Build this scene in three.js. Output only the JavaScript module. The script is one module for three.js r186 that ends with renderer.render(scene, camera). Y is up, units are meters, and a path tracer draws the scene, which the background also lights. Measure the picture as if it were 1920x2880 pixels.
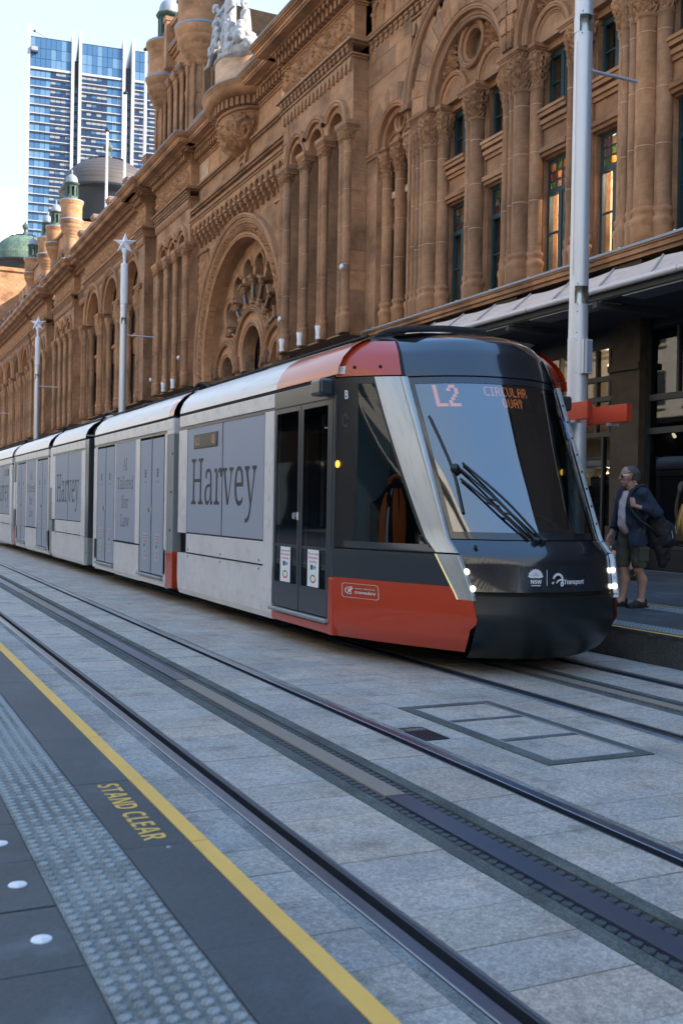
import * as THREE from 'three';
import { mergeGeometries } from 'three/addons/utils/BufferGeometryUtils.js';
import { RoundedBoxGeometry } from 'three/addons/geometries/RoundedBoxGeometry.js';
import { FontLoader } from 'three/addons/loaders/FontLoader.js';

// ---------------------------------------------------------------- camera, sky, sun, exposure
// World: x to the right (towards the sandstone building), y up from the rail heads, the street runs along -z. U = -z.
const scene = new THREE.Scene();
const camera = new THREE.PerspectiveCamera(52.04, 682 / 1024, 0.1, 3000);
camera.position.set(0, 1.437, 0);
camera.rotation.order = 'YXZ';
camera.rotation.set(THREE.MathUtils.degToRad(-0.307), THREE.MathUtils.degToRad(-25.157), THREE.MathUtils.degToRad(1.0));
camera.focus = 12; camera.userData.fStop = 5;
scene.add(camera);

const SUN = new THREE.Vector3(0.68, 0.52, 0.50).normalize();
{
  const w = 256, h = 128, d = new Float32Array(w * h * 4);
  const mix = (a, b, t) => a + (b - a) * t, st = (a, b, x) => { x = Math.min(1, Math.max(0, (x - a) / (b - a))); return x * x * (3 - 2 * x); };
  const zen = [0.20, 0.39, 0.74], mid = [0.34, 0.43, 0.52], hor = [0.41, 0.43, 0.44];
  for (let j = 0; j < h; j++) for (let i = 0; i < w; i++) {
    const e = ((j + 0.5) / h - 0.5) * 180, k = (j * w + i) * 4;
    const a = st(0, 27, e), b = st(20, 60, e);
    for (let c = 0; c < 3; c++) d[k + c] = e < 0 ? 0.3 : mix(mix(hor[c], mid[c], a), zen[c], b);
    d[k + 3] = 1;
  }
  const sky = new THREE.DataTexture(d, w, h, THREE.RGBAFormat, THREE.FloatType);
  sky.mapping = THREE.EquirectangularReflectionMapping; sky.magFilter = THREE.LinearFilter; sky.minFilter = THREE.LinearFilter; sky.needsUpdate = true;
  scene.background = sky; scene.environment = sky; scene.backgroundIntensity = 1; scene.environmentIntensity = 1;
}
const sun = new THREE.DirectionalLight(new THREE.Color(1, 0.88, 0.72), 5);
sun.position.copy(SUN).multiplyScalar(200).add(new THREE.Vector3(0, 0, -60)); sun.target.position.set(0, 0, -60);
sun.castShadow = true; sun.shadow.mapSize.set(4096, 4096);
Object.assign(sun.shadow.camera, { left: -160, right: 160, top: 160, bottom: -160, near: 1, far: 700 });
scene.add(sun, sun.target);
const renderer = new THREE.WebGLRenderer({ antialias: true });
renderer.toneMapping = THREE.LinearToneMapping; renderer.toneMappingExposure = 2.55;
renderer.shadowMap.enabled = true; renderer.setSize(682, 1024);

// ---------------------------------------------------------------- helpers
let seed = 7;
const rnd = () => { seed = (seed * 1664525 + 1013904223) >>> 0; return seed / 4294967296; };
const rr = (a, b) => a + (b - a) * rnd();
const PI = Math.PI, D2R = PI / 180;
const used = {};
const numbered = (n) => { const k = used[n] = (used[n] ?? -1) + 1; return k ? `${n}_${String(k).padStart(3, '0')}` : n; };
function tag(o, label, category, group) { o.userData.label = label; o.userData.category = category; if (group) o.userData.group = group; return o; }
function thing(name, label, category, pos = [0, 0, 0], group) {
  const o = new THREE.Group(); o.name = numbered(name); o.position.set(...pos); scene.add(o);
  return tag(o, label, category, group);
}
function M(name, geo, mat, parent, pos) {
  const m = new THREE.Mesh(geo, mat); m.castShadow = m.receiveShadow = true;
  m.name = parent ? name : numbered(name); if (pos) m.position.set(...pos);
  (parent ?? scene).add(m); return m;
}
function struct(name, geo, mat, label) { const m = M(name, geo, mat); m.userData.kind = 'structure'; if (label) m.userData.label = label; return m; }
const mv = (g, x = 0, y = 0, z = 0) => g.translate(x, y, z);
// uv from position in metres, by the way each vertex faces
function puv(g, s = 1) {
  const p = g.attributes.position, n = g.attributes.normal, uv = new Float32Array(p.count * 2);
  for (let i = 0; i < p.count; i++) {
    const ax = Math.abs(n.getX(i)), ay = Math.abs(n.getY(i)), az = Math.abs(n.getZ(i));
    let u, v; if (ay > ax && ay > az) { u = p.getX(i); v = p.getZ(i); } else if (ax > az) { u = p.getZ(i); v = p.getY(i); } else { u = p.getX(i); v = p.getY(i); }
    uv[i * 2] = u * s; uv[i * 2 + 1] = v * s;
  }
  g.setAttribute('uv', new THREE.BufferAttribute(uv, 2)); return g;
}
function box(x0, x1, y0, y1, z0, z1) {
  return puv(mv(new THREE.BoxGeometry(Math.abs(x1 - x0), Math.abs(y1 - y0), Math.abs(z1 - z0)), (x0 + x1) / 2, (y0 + y1) / 2, (z0 + z1) / 2));
}
function rbox(x0, x1, y0, y1, z0, z1, r = 0.01, seg = 2) {
  return puv(mv(new RoundedBoxGeometry(Math.abs(x1 - x0), Math.abs(y1 - y0), Math.abs(z1 - z0), seg, r), (x0 + x1) / 2, (y0 + y1) / 2, (z0 + z1) / 2));
}
function merge(list) {
  const L = list.filter(Boolean).map((g) => { const q = g.index ? g.toNonIndexed() : g; for (const k of Object.keys(q.attributes)) if (!['position', 'normal', 'uv'].includes(k)) q.deleteAttribute(k); return q; });
  return L.length === 1 ? L[0] : mergeGeometries(L);
}
// profile swept along x: pts are [z, y] going round
function mould(pts, x0, x1) {
  const s = new THREE.Shape(pts.map(([z, y]) => new THREE.Vector2(z, y)));
  const g = new THREE.ExtrudeGeometry(s, { depth: Math.abs(x1 - x0), bevelEnabled: false });
  g.rotateY(-PI / 2); g.translate(Math.max(x0, x1), 0, 0); // z(profile) -> z ... fixed below
  return puv(g);
}
// mould: shape x -> world z, shape y -> y, extrude -> -x
function ext(shape, z0, z1, bevel = 0, curve = 12) {
  const g = new THREE.ExtrudeGeometry(shape, { depth: z1 - z0 - 2 * bevel, bevelEnabled: bevel > 0, bevelSize: bevel, bevelThickness: bevel, bevelSegments: 1, bevelOffset: -bevel, curveSegments: curve });
  g.translate(0, 0, z0 + bevel); return puv(g);
}
// half-ring moulding: profile [r, z] swept round the z axis from angle a0 to a1 about (cx, cy)
function ring(prof, cx, cy, a0 = 0, a1 = PI, seg = 28) {
  const pos = [], idx = [], n = prof.length;
  const pts = [...prof]; const uv = []; let L = 0; const ls = [0];
  for (let j = 1; j < n; j++) { L += Math.hypot(pts[j][0] - pts[j - 1][0], pts[j][1] - pts[j - 1][1]); ls.push(L); }
  for (let i = 0; i < seg; i++) for (let j = 0; j < n - 1; j++) {
    const A = a0 + (a1 - a0) * i / seg, B = a0 + (a1 - a0) * (i + 1) / seg;
    const P = (a, k) => [cx + pts[k][0] * Math.cos(a), cy + pts[k][0] * Math.sin(a), pts[k][1]];
    const q = [P(A, j), P(B, j), P(B, j + 1), P(A, j + 1)], T = [[A * pts[j][0], ls[j]], [B * pts[j][0], ls[j]], [B * pts[j][0], ls[j + 1]], [A * pts[j][0], ls[j + 1]]];
    for (const k of [0, 1, 2, 0, 2, 3]) { pos.push(...q[k]); uv.push(...T[k]); }
  }
  const g = new THREE.BufferGeometry(); g.setAttribute('position', new THREE.Float32BufferAttribute(pos, 3)); g.setAttribute('uv', new THREE.Float32BufferAttribute(uv, 2));
  g.computeVertexNormals(); return g;
}
function lathe(prof, seg = 16, phi0 = 0, phi = 2 * PI) {
  const g = new THREE.LatheGeometry(prof.map(([r, y]) => new THREE.Vector2(r, y)), seg, phi0, phi);
  const uv = g.attributes.uv, p = g.attributes.position; let R = 0; prof.forEach(([r]) => R = Math.max(R, r));
  for (let i = 0; i < uv.count; i++) uv.setXY(i, uv.getX(i) * phi * R, p.getY(i)); return g;
}
function tube(pts, r, seg = 24, rad = 8) { return new THREE.TubeGeometry(new THREE.CatmullRomCurve3(pts.map((p) => new THREE.Vector3(...p)), false, 'centripetal'), seg, r, rad, false); }
function bar(a, b, r, rad = 8, r2 = r) {
  const A = new THREE.Vector3(...a), B = new THREE.Vector3(...b), d = B.clone().sub(A), g = new THREE.CylinderGeometry(r2, r, d.length(), rad);
  g.applyQuaternion(new THREE.Quaternion().setFromUnitVectors(new THREE.Vector3(0, 1, 0), d.normalize())); return mv(g, (A.x + B.x) / 2, (A.y + B.y) / 2, (A.z + B.z) / 2);
}
const shape = (pts) => new THREE.Shape(pts.map((p) => new THREE.Vector2(...p)));
// opening with a round top
function archHole(cx, y0, ysp, r, x = null) { const p = new THREE.Path(); p.moveTo(cx - r, y0); p.lineTo(cx + r, y0); p.lineTo(cx + r, ysp); p.absarc(cx, ysp, r, 0, PI, false); p.lineTo(cx - r, y0); return p; }
const rectHole = (x0, x1, y0, y1) => { const p = new THREE.Path(); p.moveTo(x0, y0); p.lineTo(x1, y0); p.lineTo(x1, y1); p.lineTo(x0, y1); p.closePath(); return p; };
function archShape(cx, y0, ysp, r) { const s = new THREE.Shape(); s.moveTo(cx - r, y0); s.lineTo(cx + r, y0); s.lineTo(cx + r, ysp); s.absarc(cx, ysp, r, 0, PI, false); s.lineTo(cx - r, y0); return s; }
const cache = new Map();
const memo = (key, f) => { if (!cache.has(key)) cache.set(key, f()); return cache.get(key); };

// ---------------------------------------------------------------- textures
function lattice(n, s) { const a = new Float32Array(n * n); let q = s * 7919 + 13; for (let i = 0; i < n * n; i++) { q = (q * 1664525 + 1013904223) >>> 0; a[i] = q / 4294967296; } return a; }
const lats = {};
function vn(u, v, n, s) { // tileable value noise, u v in 0..1
  const a = lats[n + '_' + s] ??= lattice(n, s + n); u *= n; v *= n; const x = Math.floor(u), y = Math.floor(v), f = u - x, g = v - y, F = f * f * (3 - 2 * f), G = g * g * (3 - 2 * g);
  const A = (i, j) => a[((j % n + n) % n) * n + ((i % n + n) % n)];
  return (A(x, y) * (1 - F) + A(x + 1, y) * F) * (1 - G) + (A(x, y + 1) * (1 - F) + A(x + 1, y + 1) * F) * G;
}
const fbm = (u, v, n, s, o = 4) => { let t = 0, a = 0.5, w = 0; for (let i = 0; i < o; i++) { t += a * vn(u, v, n << i, s + i); w += a; a *= 0.55; } return t / w; };
function tex(n, metres, fn, srgb = true) {
  const d = new Uint8Array(n * n * 4);
  for (let j = 0; j < n; j++) for (let i = 0; i < n; i++) { const c = fn(i / n, j / n), k = (j * n + i) * 4; if (c.length) { d[k] = c[0]; d[k + 1] = c[1]; d[k + 2] = c[2]; } else d[k] = d[k + 1] = d[k + 2] = c; d[k + 3] = 255; }
  const t = new THREE.DataTexture(d, n, n); t.wrapS = t.wrapT = THREE.RepeatWrapping; t.magFilter = THREE.LinearFilter; t.minFilter = THREE.LinearMipmapLinearFilter; t.generateMipmaps = true;
  t.repeat.set(1 / metres, 1 / metres); if (srgb) t.colorSpace = THREE.SRGBColorSpace; t.needsUpdate = true; return t;
}
const cl = (x) => Math.max(0, Math.min(255, x));
const stoneMap = tex(512, 2.6, (u, v) => { // sandstone: bedding, blotches, iron stains, fine grain
  const b = fbm(u, v, 4, 1, 4), bed = fbm(u * 0.5, v * 4 % 1, 6, 9, 3), g = vn(u, v, 256, 3), st = Math.max(0, fbm(u, v, 6, 21, 3) - 0.62) * 2.5;
  const k = 0.66 + 0.52 * b + 0.18 * (bed - 0.5) + 0.14 * (g - 0.5);
  return [cl(205 * k * (1 - 0.18 * st)), cl(171 * k * (1 - 0.28 * st)), cl(144 * k * (1 - 0.36 * st))];
});
const stoneBump = tex(512, 1.1, (u, v) => 255 * (0.55 * fbm(u, v, 16, 5, 4) + 0.45 * vn(u, v, 200, 8)), false);
const granMap = tex(1024, 1.9, (u, v) => { // sawn granite: speckle, drifts of pink and blue, rubbed dirt
  const g = vn(u, v, 256, 11), g2 = vn(u, v, 128, 12), g3 = vn(u, v, 512, 18), b = fbm(u, v, 5, 13, 4), pk = fbm(u, v, 3, 15, 3), dk = Math.max(0, fbm(u, v, 12, 17, 4) - 0.60) * 2.6;
  const k = (0.68 + 0.20 * b + 0.14 * (g - 0.5) + 0.14 * (g2 - 0.5) + 0.20 * (g3 - 0.5)) * (1 - 0.22 * dk);
  return [cl((205 + 26 * (pk - 0.5)) * k), cl(204 * k), cl((206 - 18 * (pk - 0.5)) * k)];
});
const fineBump = tex(512, 0.6, (u, v) => 255 * (0.5 * fbm(u, v, 32, 25, 3) + 0.5 * vn(u, v, 256, 28)), false);
const blueMap = tex(512, 2.2, (u, v) => { const b = fbm(u, v, 4, 31, 5), g = vn(u, v, 256, 33), w = Math.max(0, fbm(u, v, 10, 35, 4) - 0.64) * 2; const k = 0.72 + 0.36 * b + 0.12 * (g - 0.5) + 0.7 * w; return [cl(118 * k), cl(122 * k), cl(128 * k)]; });
const concMap = tex(512, 1.6, (u, v) => { const b = fbm(u, v, 6, 41, 5), g = vn(u, v, 256, 43); const k = 0.62 + 0.4 * b + 0.34 * (g - 0.5); return [cl(128 * k), cl(132 * k), cl(128 * k)]; });
const dirtMap = tex(512, 1.4, (u, v) => { const b = fbm(u, v, 5, 51, 5), s = Math.max(0, fbm(u, v, 14, 53, 3) - 0.6) * 2, k = 1.02 - 0.10 * b - 0.16 * s; return [cl(250 * k), cl(249 * k), cl(246 * k)]; });
const patina = tex(512, 1.8, (u, v) => { const b = fbm(u, v, 6, 61, 5), s = fbm(u * 6 % 1, v, 5, 63, 3), k = 0.62 + 0.5 * b + 0.3 * (s - 0.5); return [cl(106 * k), cl(128 * k), cl(118 * k)]; });
function canvasTex(w, h, draw, wrap) {
  const c = document.createElement('canvas'); c.width = w; c.height = h; const x = c.getContext('2d'); draw(x, w, h);
  const t = new THREE.CanvasTexture(c); t.colorSpace = THREE.SRGBColorSpace; t.magFilter = THREE.LinearFilter; t.anisotropy = 8; return t;
}
// ---------------------------------------------------------------- materials
const std = (o) => new THREE.MeshStandardMaterial(o), phy = (o) => new THREE.MeshPhysicalMaterial(o);
const C = (r, g, b) => new THREE.Color().setRGB(r, g, b);
const stoneTones = [[1.0, 1.0, 1.0], [0.84, 0.82, 0.80], [1.12, 1.08, 1.02], [0.94, 0.88, 0.82], [0.78, 0.79, 0.82], [1.03, 1.05, 1.08]];
const stones = stoneTones.map(([r, g, b]) => std({ color: C(0.68 * r, 0.55 * g, 0.43 * b), map: stoneMap, bumpMap: stoneBump, bumpScale: 0.006, roughness: 0.92 }));
const stone = stones[0];
const anyStone = () => stones[Math.floor(rnd() * stones.length)];
const paleStone = std({ color: C(0.95, 0.95, 0.95), map: stoneMap, bumpMap: stoneBump, bumpScale: 0.004, roughness: 0.9 });
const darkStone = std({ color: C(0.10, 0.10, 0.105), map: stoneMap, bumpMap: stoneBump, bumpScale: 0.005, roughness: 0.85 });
const mortar = std({ color: C(0.42, 0.31, 0.23), roughness: 0.95 });
const leadGrey = std({ color: C(0.28, 0.31, 0.36), roughness: 0.55, metalness: 0.3, bumpMap: fineBump, bumpScale: 0.003 });
const copper = std({ color: C(0.62, 0.68, 0.66), map: patina, roughness: 0.75, bumpMap: fineBump, bumpScale: 0.004 });
const brownRoof = std({ color: C(0.085, 0.07, 0.066), roughness: 0.6, bumpMap: fineBump, bumpScale: 0.005 });
const greenRoof = std({ color: C(0.95, 0.98, 0.85), map: patina, roughness: 0.7 });
const tealFrame = std({ color: C(0.022, 0.055, 0.065), roughness: 0.45 });
const darkMetal = std({ color: C(0.02, 0.022, 0.026), roughness: 0.4, metalness: 0.2 });
const black = std({ color: C(0.008, 0.008, 0.009), roughness: 0.8 });
const winGlass = phy({ color: C(0.9, 0.93, 0.95), roughness: 0.03, transmission: 1, thickness: 0, ior: 1.5 });
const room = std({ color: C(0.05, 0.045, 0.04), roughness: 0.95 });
const aluminium = std({ color: C(0.62, 0.64, 0.68), roughness: 0.42, metalness: 0.55 });
const whitePaint = std({ color: C(0.80, 0.81, 0.84), roughness: 0.5 });
// ---------------------------------------------------------------- ground, paving, track
const granite = [[1, 1, 1.03], [0.93, 0.94, 0.98], [1.05, 1.03, 1.03], [0.97, 0.95, 0.94], [0.88, 0.91, 0.97]].map(([r, g, b]) => std({ color: C(1.10 * r, 1.0 * g, 0.83 * b), map: granMap, bumpMap: fineBump, bumpScale: 0.004, roughness: 0.72 }));
const bluestone = [[1, 1, 1.04], [0.9, 0.92, 0.97], [1.1, 1.09, 1.1], [0.95, 0.97, 1.03]].map(([r, g, b]) => std({ color: C(0.36 * r, 0.38 * g, 0.36 * b), map: blueMap, bumpMap: fineBump, bumpScale: 0.002, roughness: 0.6 }));
const tactGrey = std({ color: C(1.15, 1.18, 1.22), map: concMap, roughness: 0.75, bumpMap: fineBump, bumpScale: 0.004 });
const roughConc = std({ color: C(0.62, 0.65, 0.64), map: concMap, roughness: 0.9, bumpMap: fineBump, bumpScale: 0.008 });
const paleConc = std({ color: C(1.25, 1.28, 1.32), map: concMap, roughness: 0.85, bumpMap: fineBump, bumpScale: 0.005 });
const yellowPaint = std({ color: C(0.86, 0.50, 0.11), map: dirtMap, roughness: 0.7, bumpMap: fineBump, bumpScale: 0.002 });
const jointFill = std({ color: C(0.26, 0.27, 0.29), roughness: 0.95, bumpMap: fineBump, bumpScale: 0.004 });

struct('ground', box(-400, 400, -0.5, -0.052, -900, 300), jointFill, 'grey ground under the street and the city');
{ // granite street paving: every paver that shows is a piece of its own
  const street = new THREE.Group(); street.name = 'street_paving'; street.userData.kind = 'structure'; scene.add(street);
  const strips = [[1.072, 1.605, 1, 0.3], [1.80, 2.285, 1, 0.3], [2.685, 3.065, 1, 0.3], [3.235, 4.70, 4, 0.3], [4.89, 5.345, 1, 0.3], [5.72, 6.14, 1, 0.3], [6.33, 6.86, 1, 0.3]];
  const far = granite.map(() => []); let n = 0;
  M('bedding', merge([...strips.map(([a, b]) => box(a - 0.002, b + 0.002, -0.034, -0.0045, -60, 8)), box(1.0, 6.9, -0.06, -0.05, -60, 8)]), jointFill, street);
  const inCover = (x0, x1, u0, u1) => x1 > 3.5 && x0 < 4.42 && u1 > 4.75 && u0 < 6.68;
  for (let row = 0; row < 200; row++) for (const [a, b, k, pu] of strips) {
    const u0 = -4 + row * pu, st = (row % 2) * 0.5;
    for (let c = -1; c < k; c++) {
      let x0 = a + (b - a) * (c + (k > 1 ? st : 0)) / k, x1 = x0 + (b - a) / k; if (k === 1 && c < 0) continue; x0 = Math.max(a, x0); x1 = Math.min(b, x1); if (x1 - x0 < 0.03) continue;
      const cover = k > 1 && inCover(x0, x1, u0, u0 + pu);
      if (cover) continue;
      const m = Math.floor(rnd() * granite.length), h = rr(-0.0012, 0.0012), j = 0.0028;
      const g = box(x0 + j * 0.6, x1 - j * 0.6, -0.03, h, -(u0 + pu - j), -(u0 + j));
      const near = u0 > 1.7 && u0 < 9.2 && (a < 4.5 || u0 < 8.2) && n < 296 && !(a > 5 && u0 > 7.3);
      if (near) { M('paver', g, granite[m], street); n++; } else far[m].push(g);
    }
  }
  far.forEach((l, i) => { if (l.length) M('paver_field', merge(l), granite[i], street).userData.kind = 'stuff'; });
  // paved-over covers: a rough concrete frame round three panels of pavers
  const cov = thing('utility_cover', 'long rectangular paver-filled cover framed by rough grey concrete between the tracks', 'cover', [3.97, 0, -5.72]);
  const B = (x0, x1, u0, u1, m, y = 0.003) => box(x0 - 3.97, x1 - 3.97, -0.0042, y, -u1 + 5.72, -u0 + 5.72);
  M('frame', merge([B(3.58, 3.665, 4.83, 6.62), B(4.27, 4.345, 4.83, 6.62), B(3.665, 4.27, 4.83, 4.90), B(3.665, 4.27, 6.545, 6.62)]), roughConc, cov);
  M('crossbar', B(3.665, 4.27, 5.43, 5.475, 0, 0.002), roughConc, cov); M('crossbar', B(3.665, 4.27, 6.035, 6.08, 0, 0.002), roughConc, cov);
  M('edge_strip', merge([B(3.668, 3.68, 4.91, 6.53, 0, 0.004), B(4.255, 4.267, 4.91, 6.53, 0, 0.004), B(3.69, 4.25, 4.905, 4.916, 0, 0.004), B(3.69, 4.25, 5.478, 5.488, 0, 0.004), B(3.69, 4.25, 6.083, 6.092, 0, 0.004)]), leadGrey, cov);
  for (const [u0, u1] of [[4.92, 5.425], [5.492, 6.03], [6.096, 6.54]]) for (let c = 0; c < 2; c++) for (let r = 0; r < 2; r++) {
    const a = 3.685 + c * 0.284, b = u0 + (u1 - u0) * r / 2; M('paver', B(a + 0.002, a + 0.282, b + 0.002, b + (u1 - u0) / 2 - 0.002, 0, rr(-0.001, 0.001)), granite[Math.floor(rnd() * 5)], cov);
  }
  
  // pavers round the cover
  for (const [a, b, u0, u1] of [[3.235, 3.578, 4.7, 5.0], [3.235, 3.578, 5.0, 5.3], [3.235, 3.578, 5.3, 5.62], [3.42, 3.578, 5.62, 6.0], [3.235, 3.578, 6.0, 6.3], [3.235, 3.578, 6.3, 6.62], [4.347, 4.7, 4.7, 5.0], [4.347, 4.7, 5.0, 5.3], [4.347, 4.7, 5.3, 5.6], [4.347, 4.7, 5.6, 5.9], [4.347, 4.7, 5.9, 6.2], [4.347, 4.7, 6.2, 6.62], [3.235, 3.578, 4.4, 4.7], [3.58, 3.96, 4.4, 4.825], [3.965, 4.345, 4.4, 4.825], [4.347, 4.7, 4.4, 4.7], [3.235, 3.578, 6.62, 7.0], [3.58, 3.96, 6.625, 7.0], [3.965, 4.345, 6.625, 7.0], [4.347, 4.7, 6.62, 7.0]])
    M('paver', box(a + 0.002, b - 0.002, -0.03, rr(-0.003, -0.0015), -u1 + 0.002, -u0 - 0.002), granite[Math.floor(rnd() * 5)], street);
  const dr = thing('drain_cover', 'small dark slotted drain cover set in the pavers beside the rail', 'drain', [3.33, 0, -5.81]);
  M('frame', merge([box(-0.085, 0.085, -0.02, 0.003, 0.165, 0.18), box(-0.085, 0.085, -0.02, 0.003, -0.18, -0.165), box(-0.085, -0.07, -0.02, 0.003, -0.165, 0.165), box(0.07, 0.085, -0.02, 0.003, -0.165, 0.165)]), darkMetal, dr);
  M('pit', box(-0.07, 0.07, -0.02, -0.016, -0.165, 0.165), black, dr);
  for (let i = 0; i < 5; i++) M('bar', box(-0.06 + i * 0.026, -0.047 + i * 0.026, -0.015, 0.002, -0.16, 0.16), darkMetal, dr);
}
{ // grooved rails
  const head = phy({ color: C(0.22, 0.27, 0.36), roughness: 0.28, metalness: 0.9 }), web = std({ color: C(0.05, 0.062, 0.08), roughness: 0.45, metalness: 0.5 }), grooveShade = std({ color: C(0.014, 0.013, 0.012), roughness: 0.9 }), seal = std({ color: C(0.10, 0.11, 0.13), roughness: 0.8, bumpMap: fineBump, bumpScale: 0.004 });  // groove floor near black, the shade of the recess put into its colour
  const rail = (x, s, label) => { // gauge face at x; s = +1 when the groove lies to the right
    const t = thing('tram_rail', label, 'rail', [x, 0, 0], 'grooved rails of the two tram tracks');
    const B = (a, b, y0, y1) => box(Math.min(a * s, b * s), Math.max(a * s, b * s), y0, y1, -70, 8);
    M('rail_head', rboxZ(-0.062 * s, 0, -0.048, 0.003, 0.006), head, t);
    M('groove', B(-0.062, 0.066, -0.05, -0.046), grooveShade, t);
    M('guard_lip', rboxZ(0.048 * s, 0.066 * s, -0.048, 0.0, 0.004), web, t);
    M('rubber_seal', merge([B(0.067, 0.078, -0.028, -0.003), B(-0.082, -0.063, -0.028, -0.004)]), seal, t);
  };
  function rboxZ(a, b, y0, y1, r) { const s = new THREE.Shape(), x0 = Math.min(a, b), x1 = Math.max(a, b); s.moveTo(x0, y0); s.lineTo(x1, y0); s.lineTo(x1, y1 - r); s.quadraticCurveTo(x1, y1, x1 - r, y1); s.lineTo(x0 + r, y1); s.quadraticCurveTo(x0, y1, x0, y1 - r); s.closePath(); const g = new THREE.ExtrudeGeometry(s, { depth: 78, bevelEnabled: false, curveSegments: 3 }); return mv(g, 0, 0, -70); }
  rail(1.722, 1, 'grooved steel rail nearest the platform with the yellow edge');
  rail(3.128, -1, 'far grooved rail of the empty track, beside the small drain cover');
  rail(4.81, 1, 'grooved rail running under the near side of the tram');
  rail(6.232, -1, 'grooved rail running under the far side of the tram beside the opposite platform');
  M('rail_bed', merge([box(1.607, 1.655, -0.03, -0.002, -60, 8), box(3.196, 3.233, -0.03, -0.003, -60, 8), box(4.702, 4.745, -0.03, -0.003, -60, 8), box(6.3, 6.328, -0.03, -0.003, -60, 8)]), paleConc).userData.kind = 'structure';
  // power rail in the middle of each track
  const plate = phy({ color: C(0.10, 0.125, 0.17), roughness: 0.34, metalness: 0.6 }), tan = std({ color: C(0.30, 0.25, 0.20), roughness: 0.8, bumpMap: fineBump, bumpScale: 0.012 }), hexm = std({ color: C(0.05, 0.062, 0.075), roughness: 0.6 }), hexp = std({ color: C(0.045, 0.055, 0.065), roughness: 0.6 });
  for (const cx of [2.482, 5.53]) {
    const t = thing('power_rail', cx < 3 ? 'dark power rail slot down the middle of the empty track' : 'dark power rail slot down the middle of the tram track', 'power rail', [cx, 0, 0]);
    M('concrete_edge', box(-0.195, -0.115, -0.03, 0.001, -60, 8), roughConc, t); M('concrete_edge', box(0.125, 0.2, -0.03, 0.001, -60, 8), roughConc, t);
    M('channel', box(-0.115, 0.125, -0.05, -0.016, -60, 8), hexm, t);
    for (const [u0, u1, m] of [[-8, 4.6, plate], [4.62, 8.3, tan], [8.32, 11.8, plate], [11.82, 14, plate], [14.02, 17, tan], [17.02, 26, plate], [26.02, 34, tan], [34.02, 60, plate]])
      M('contact_plate', box(-0.045, 0.072, -0.012, -0.001, -u1, -u0), m, t);
    const hx = []; for (let u = 1.5; u < 13; u += 0.062) for (const [x, o] of [[-0.08, 0], [0.098, 0.03]]) { const g = new THREE.CylinderGeometry(0.026, 0.028, 0.008, 6); g.scale(0.9, 1, 1); hx.push(mv(g, x, -0.008, -(u + o))); }
    M('hexagon_tread', merge(hx), hexp, t).userData.kind = 'stuff';
  }
}
const far2 = [];
{ // near platform
  const P = new THREE.Group(); P.name = 'near_platform'; P.userData.kind = 'structure'; scene.add(P);
  M('platform_core', box(-9, 1.045, -0.03, 0.335, -60, 8), jointFill, P);
  M('platform_face', box(1.045, 1.069, -0.03, 0.345, -60, 8), paleConc, P);
  const slab = (x0, x1, u0, u1) => box(x0 + 0.0015, x1 - 0.0015, 0.3, 0.35 + rr(-0.0006, 0.0006), -u1 + 0.0015, -u0 - 0.0015);
  const far = [];
  for (let i = -6; i < 140; i++) { // slabs 0.4 m deep behind the studs
    const u0 = 2.47 + (i - 1) * 0.39 + (i > 1 ? 0.01 : 0);
    for (const [x0, x1] of [[0.12, 0.52], [-0.48, 0.12], [-1.08, -0.48], [-1.68, -1.08]]) { const g = slab(x0, x1, u0, u0 + 0.39); if (u0 < 9 && u0 > 1 && x0 > -0.5) M('paving_slab', g, bluestone[Math.floor(rnd() * 4)], P); else far.push(g); }
  }
  for (let i = -4; i < 70; i++) { const u0 = 2.44 + i * 0.81, g = slab(0.792, 1.01, u0, u0 + 0.81), y = slab(1.01, 1.07, u0, u0 + 0.81); if (u0 < 12 && u0 > 0) { M('edge_slab', g, bluestone[Math.floor(rnd() * 2)], P); M('yellow_edge', y, yellowPaint, P); } else { far.push(g); far2.push(y); } }
  M('paving_field', merge(far), bluestone[0], P).userData.kind = 'stuff';
  M('yellow_line', merge(far2), yellowPaint, P);
  struct('street_paving_west', box(-14, -2.0, 0.3, 0.344, -120, 60), bluestone[1], 'dark paving behind the near platform');
}
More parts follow.
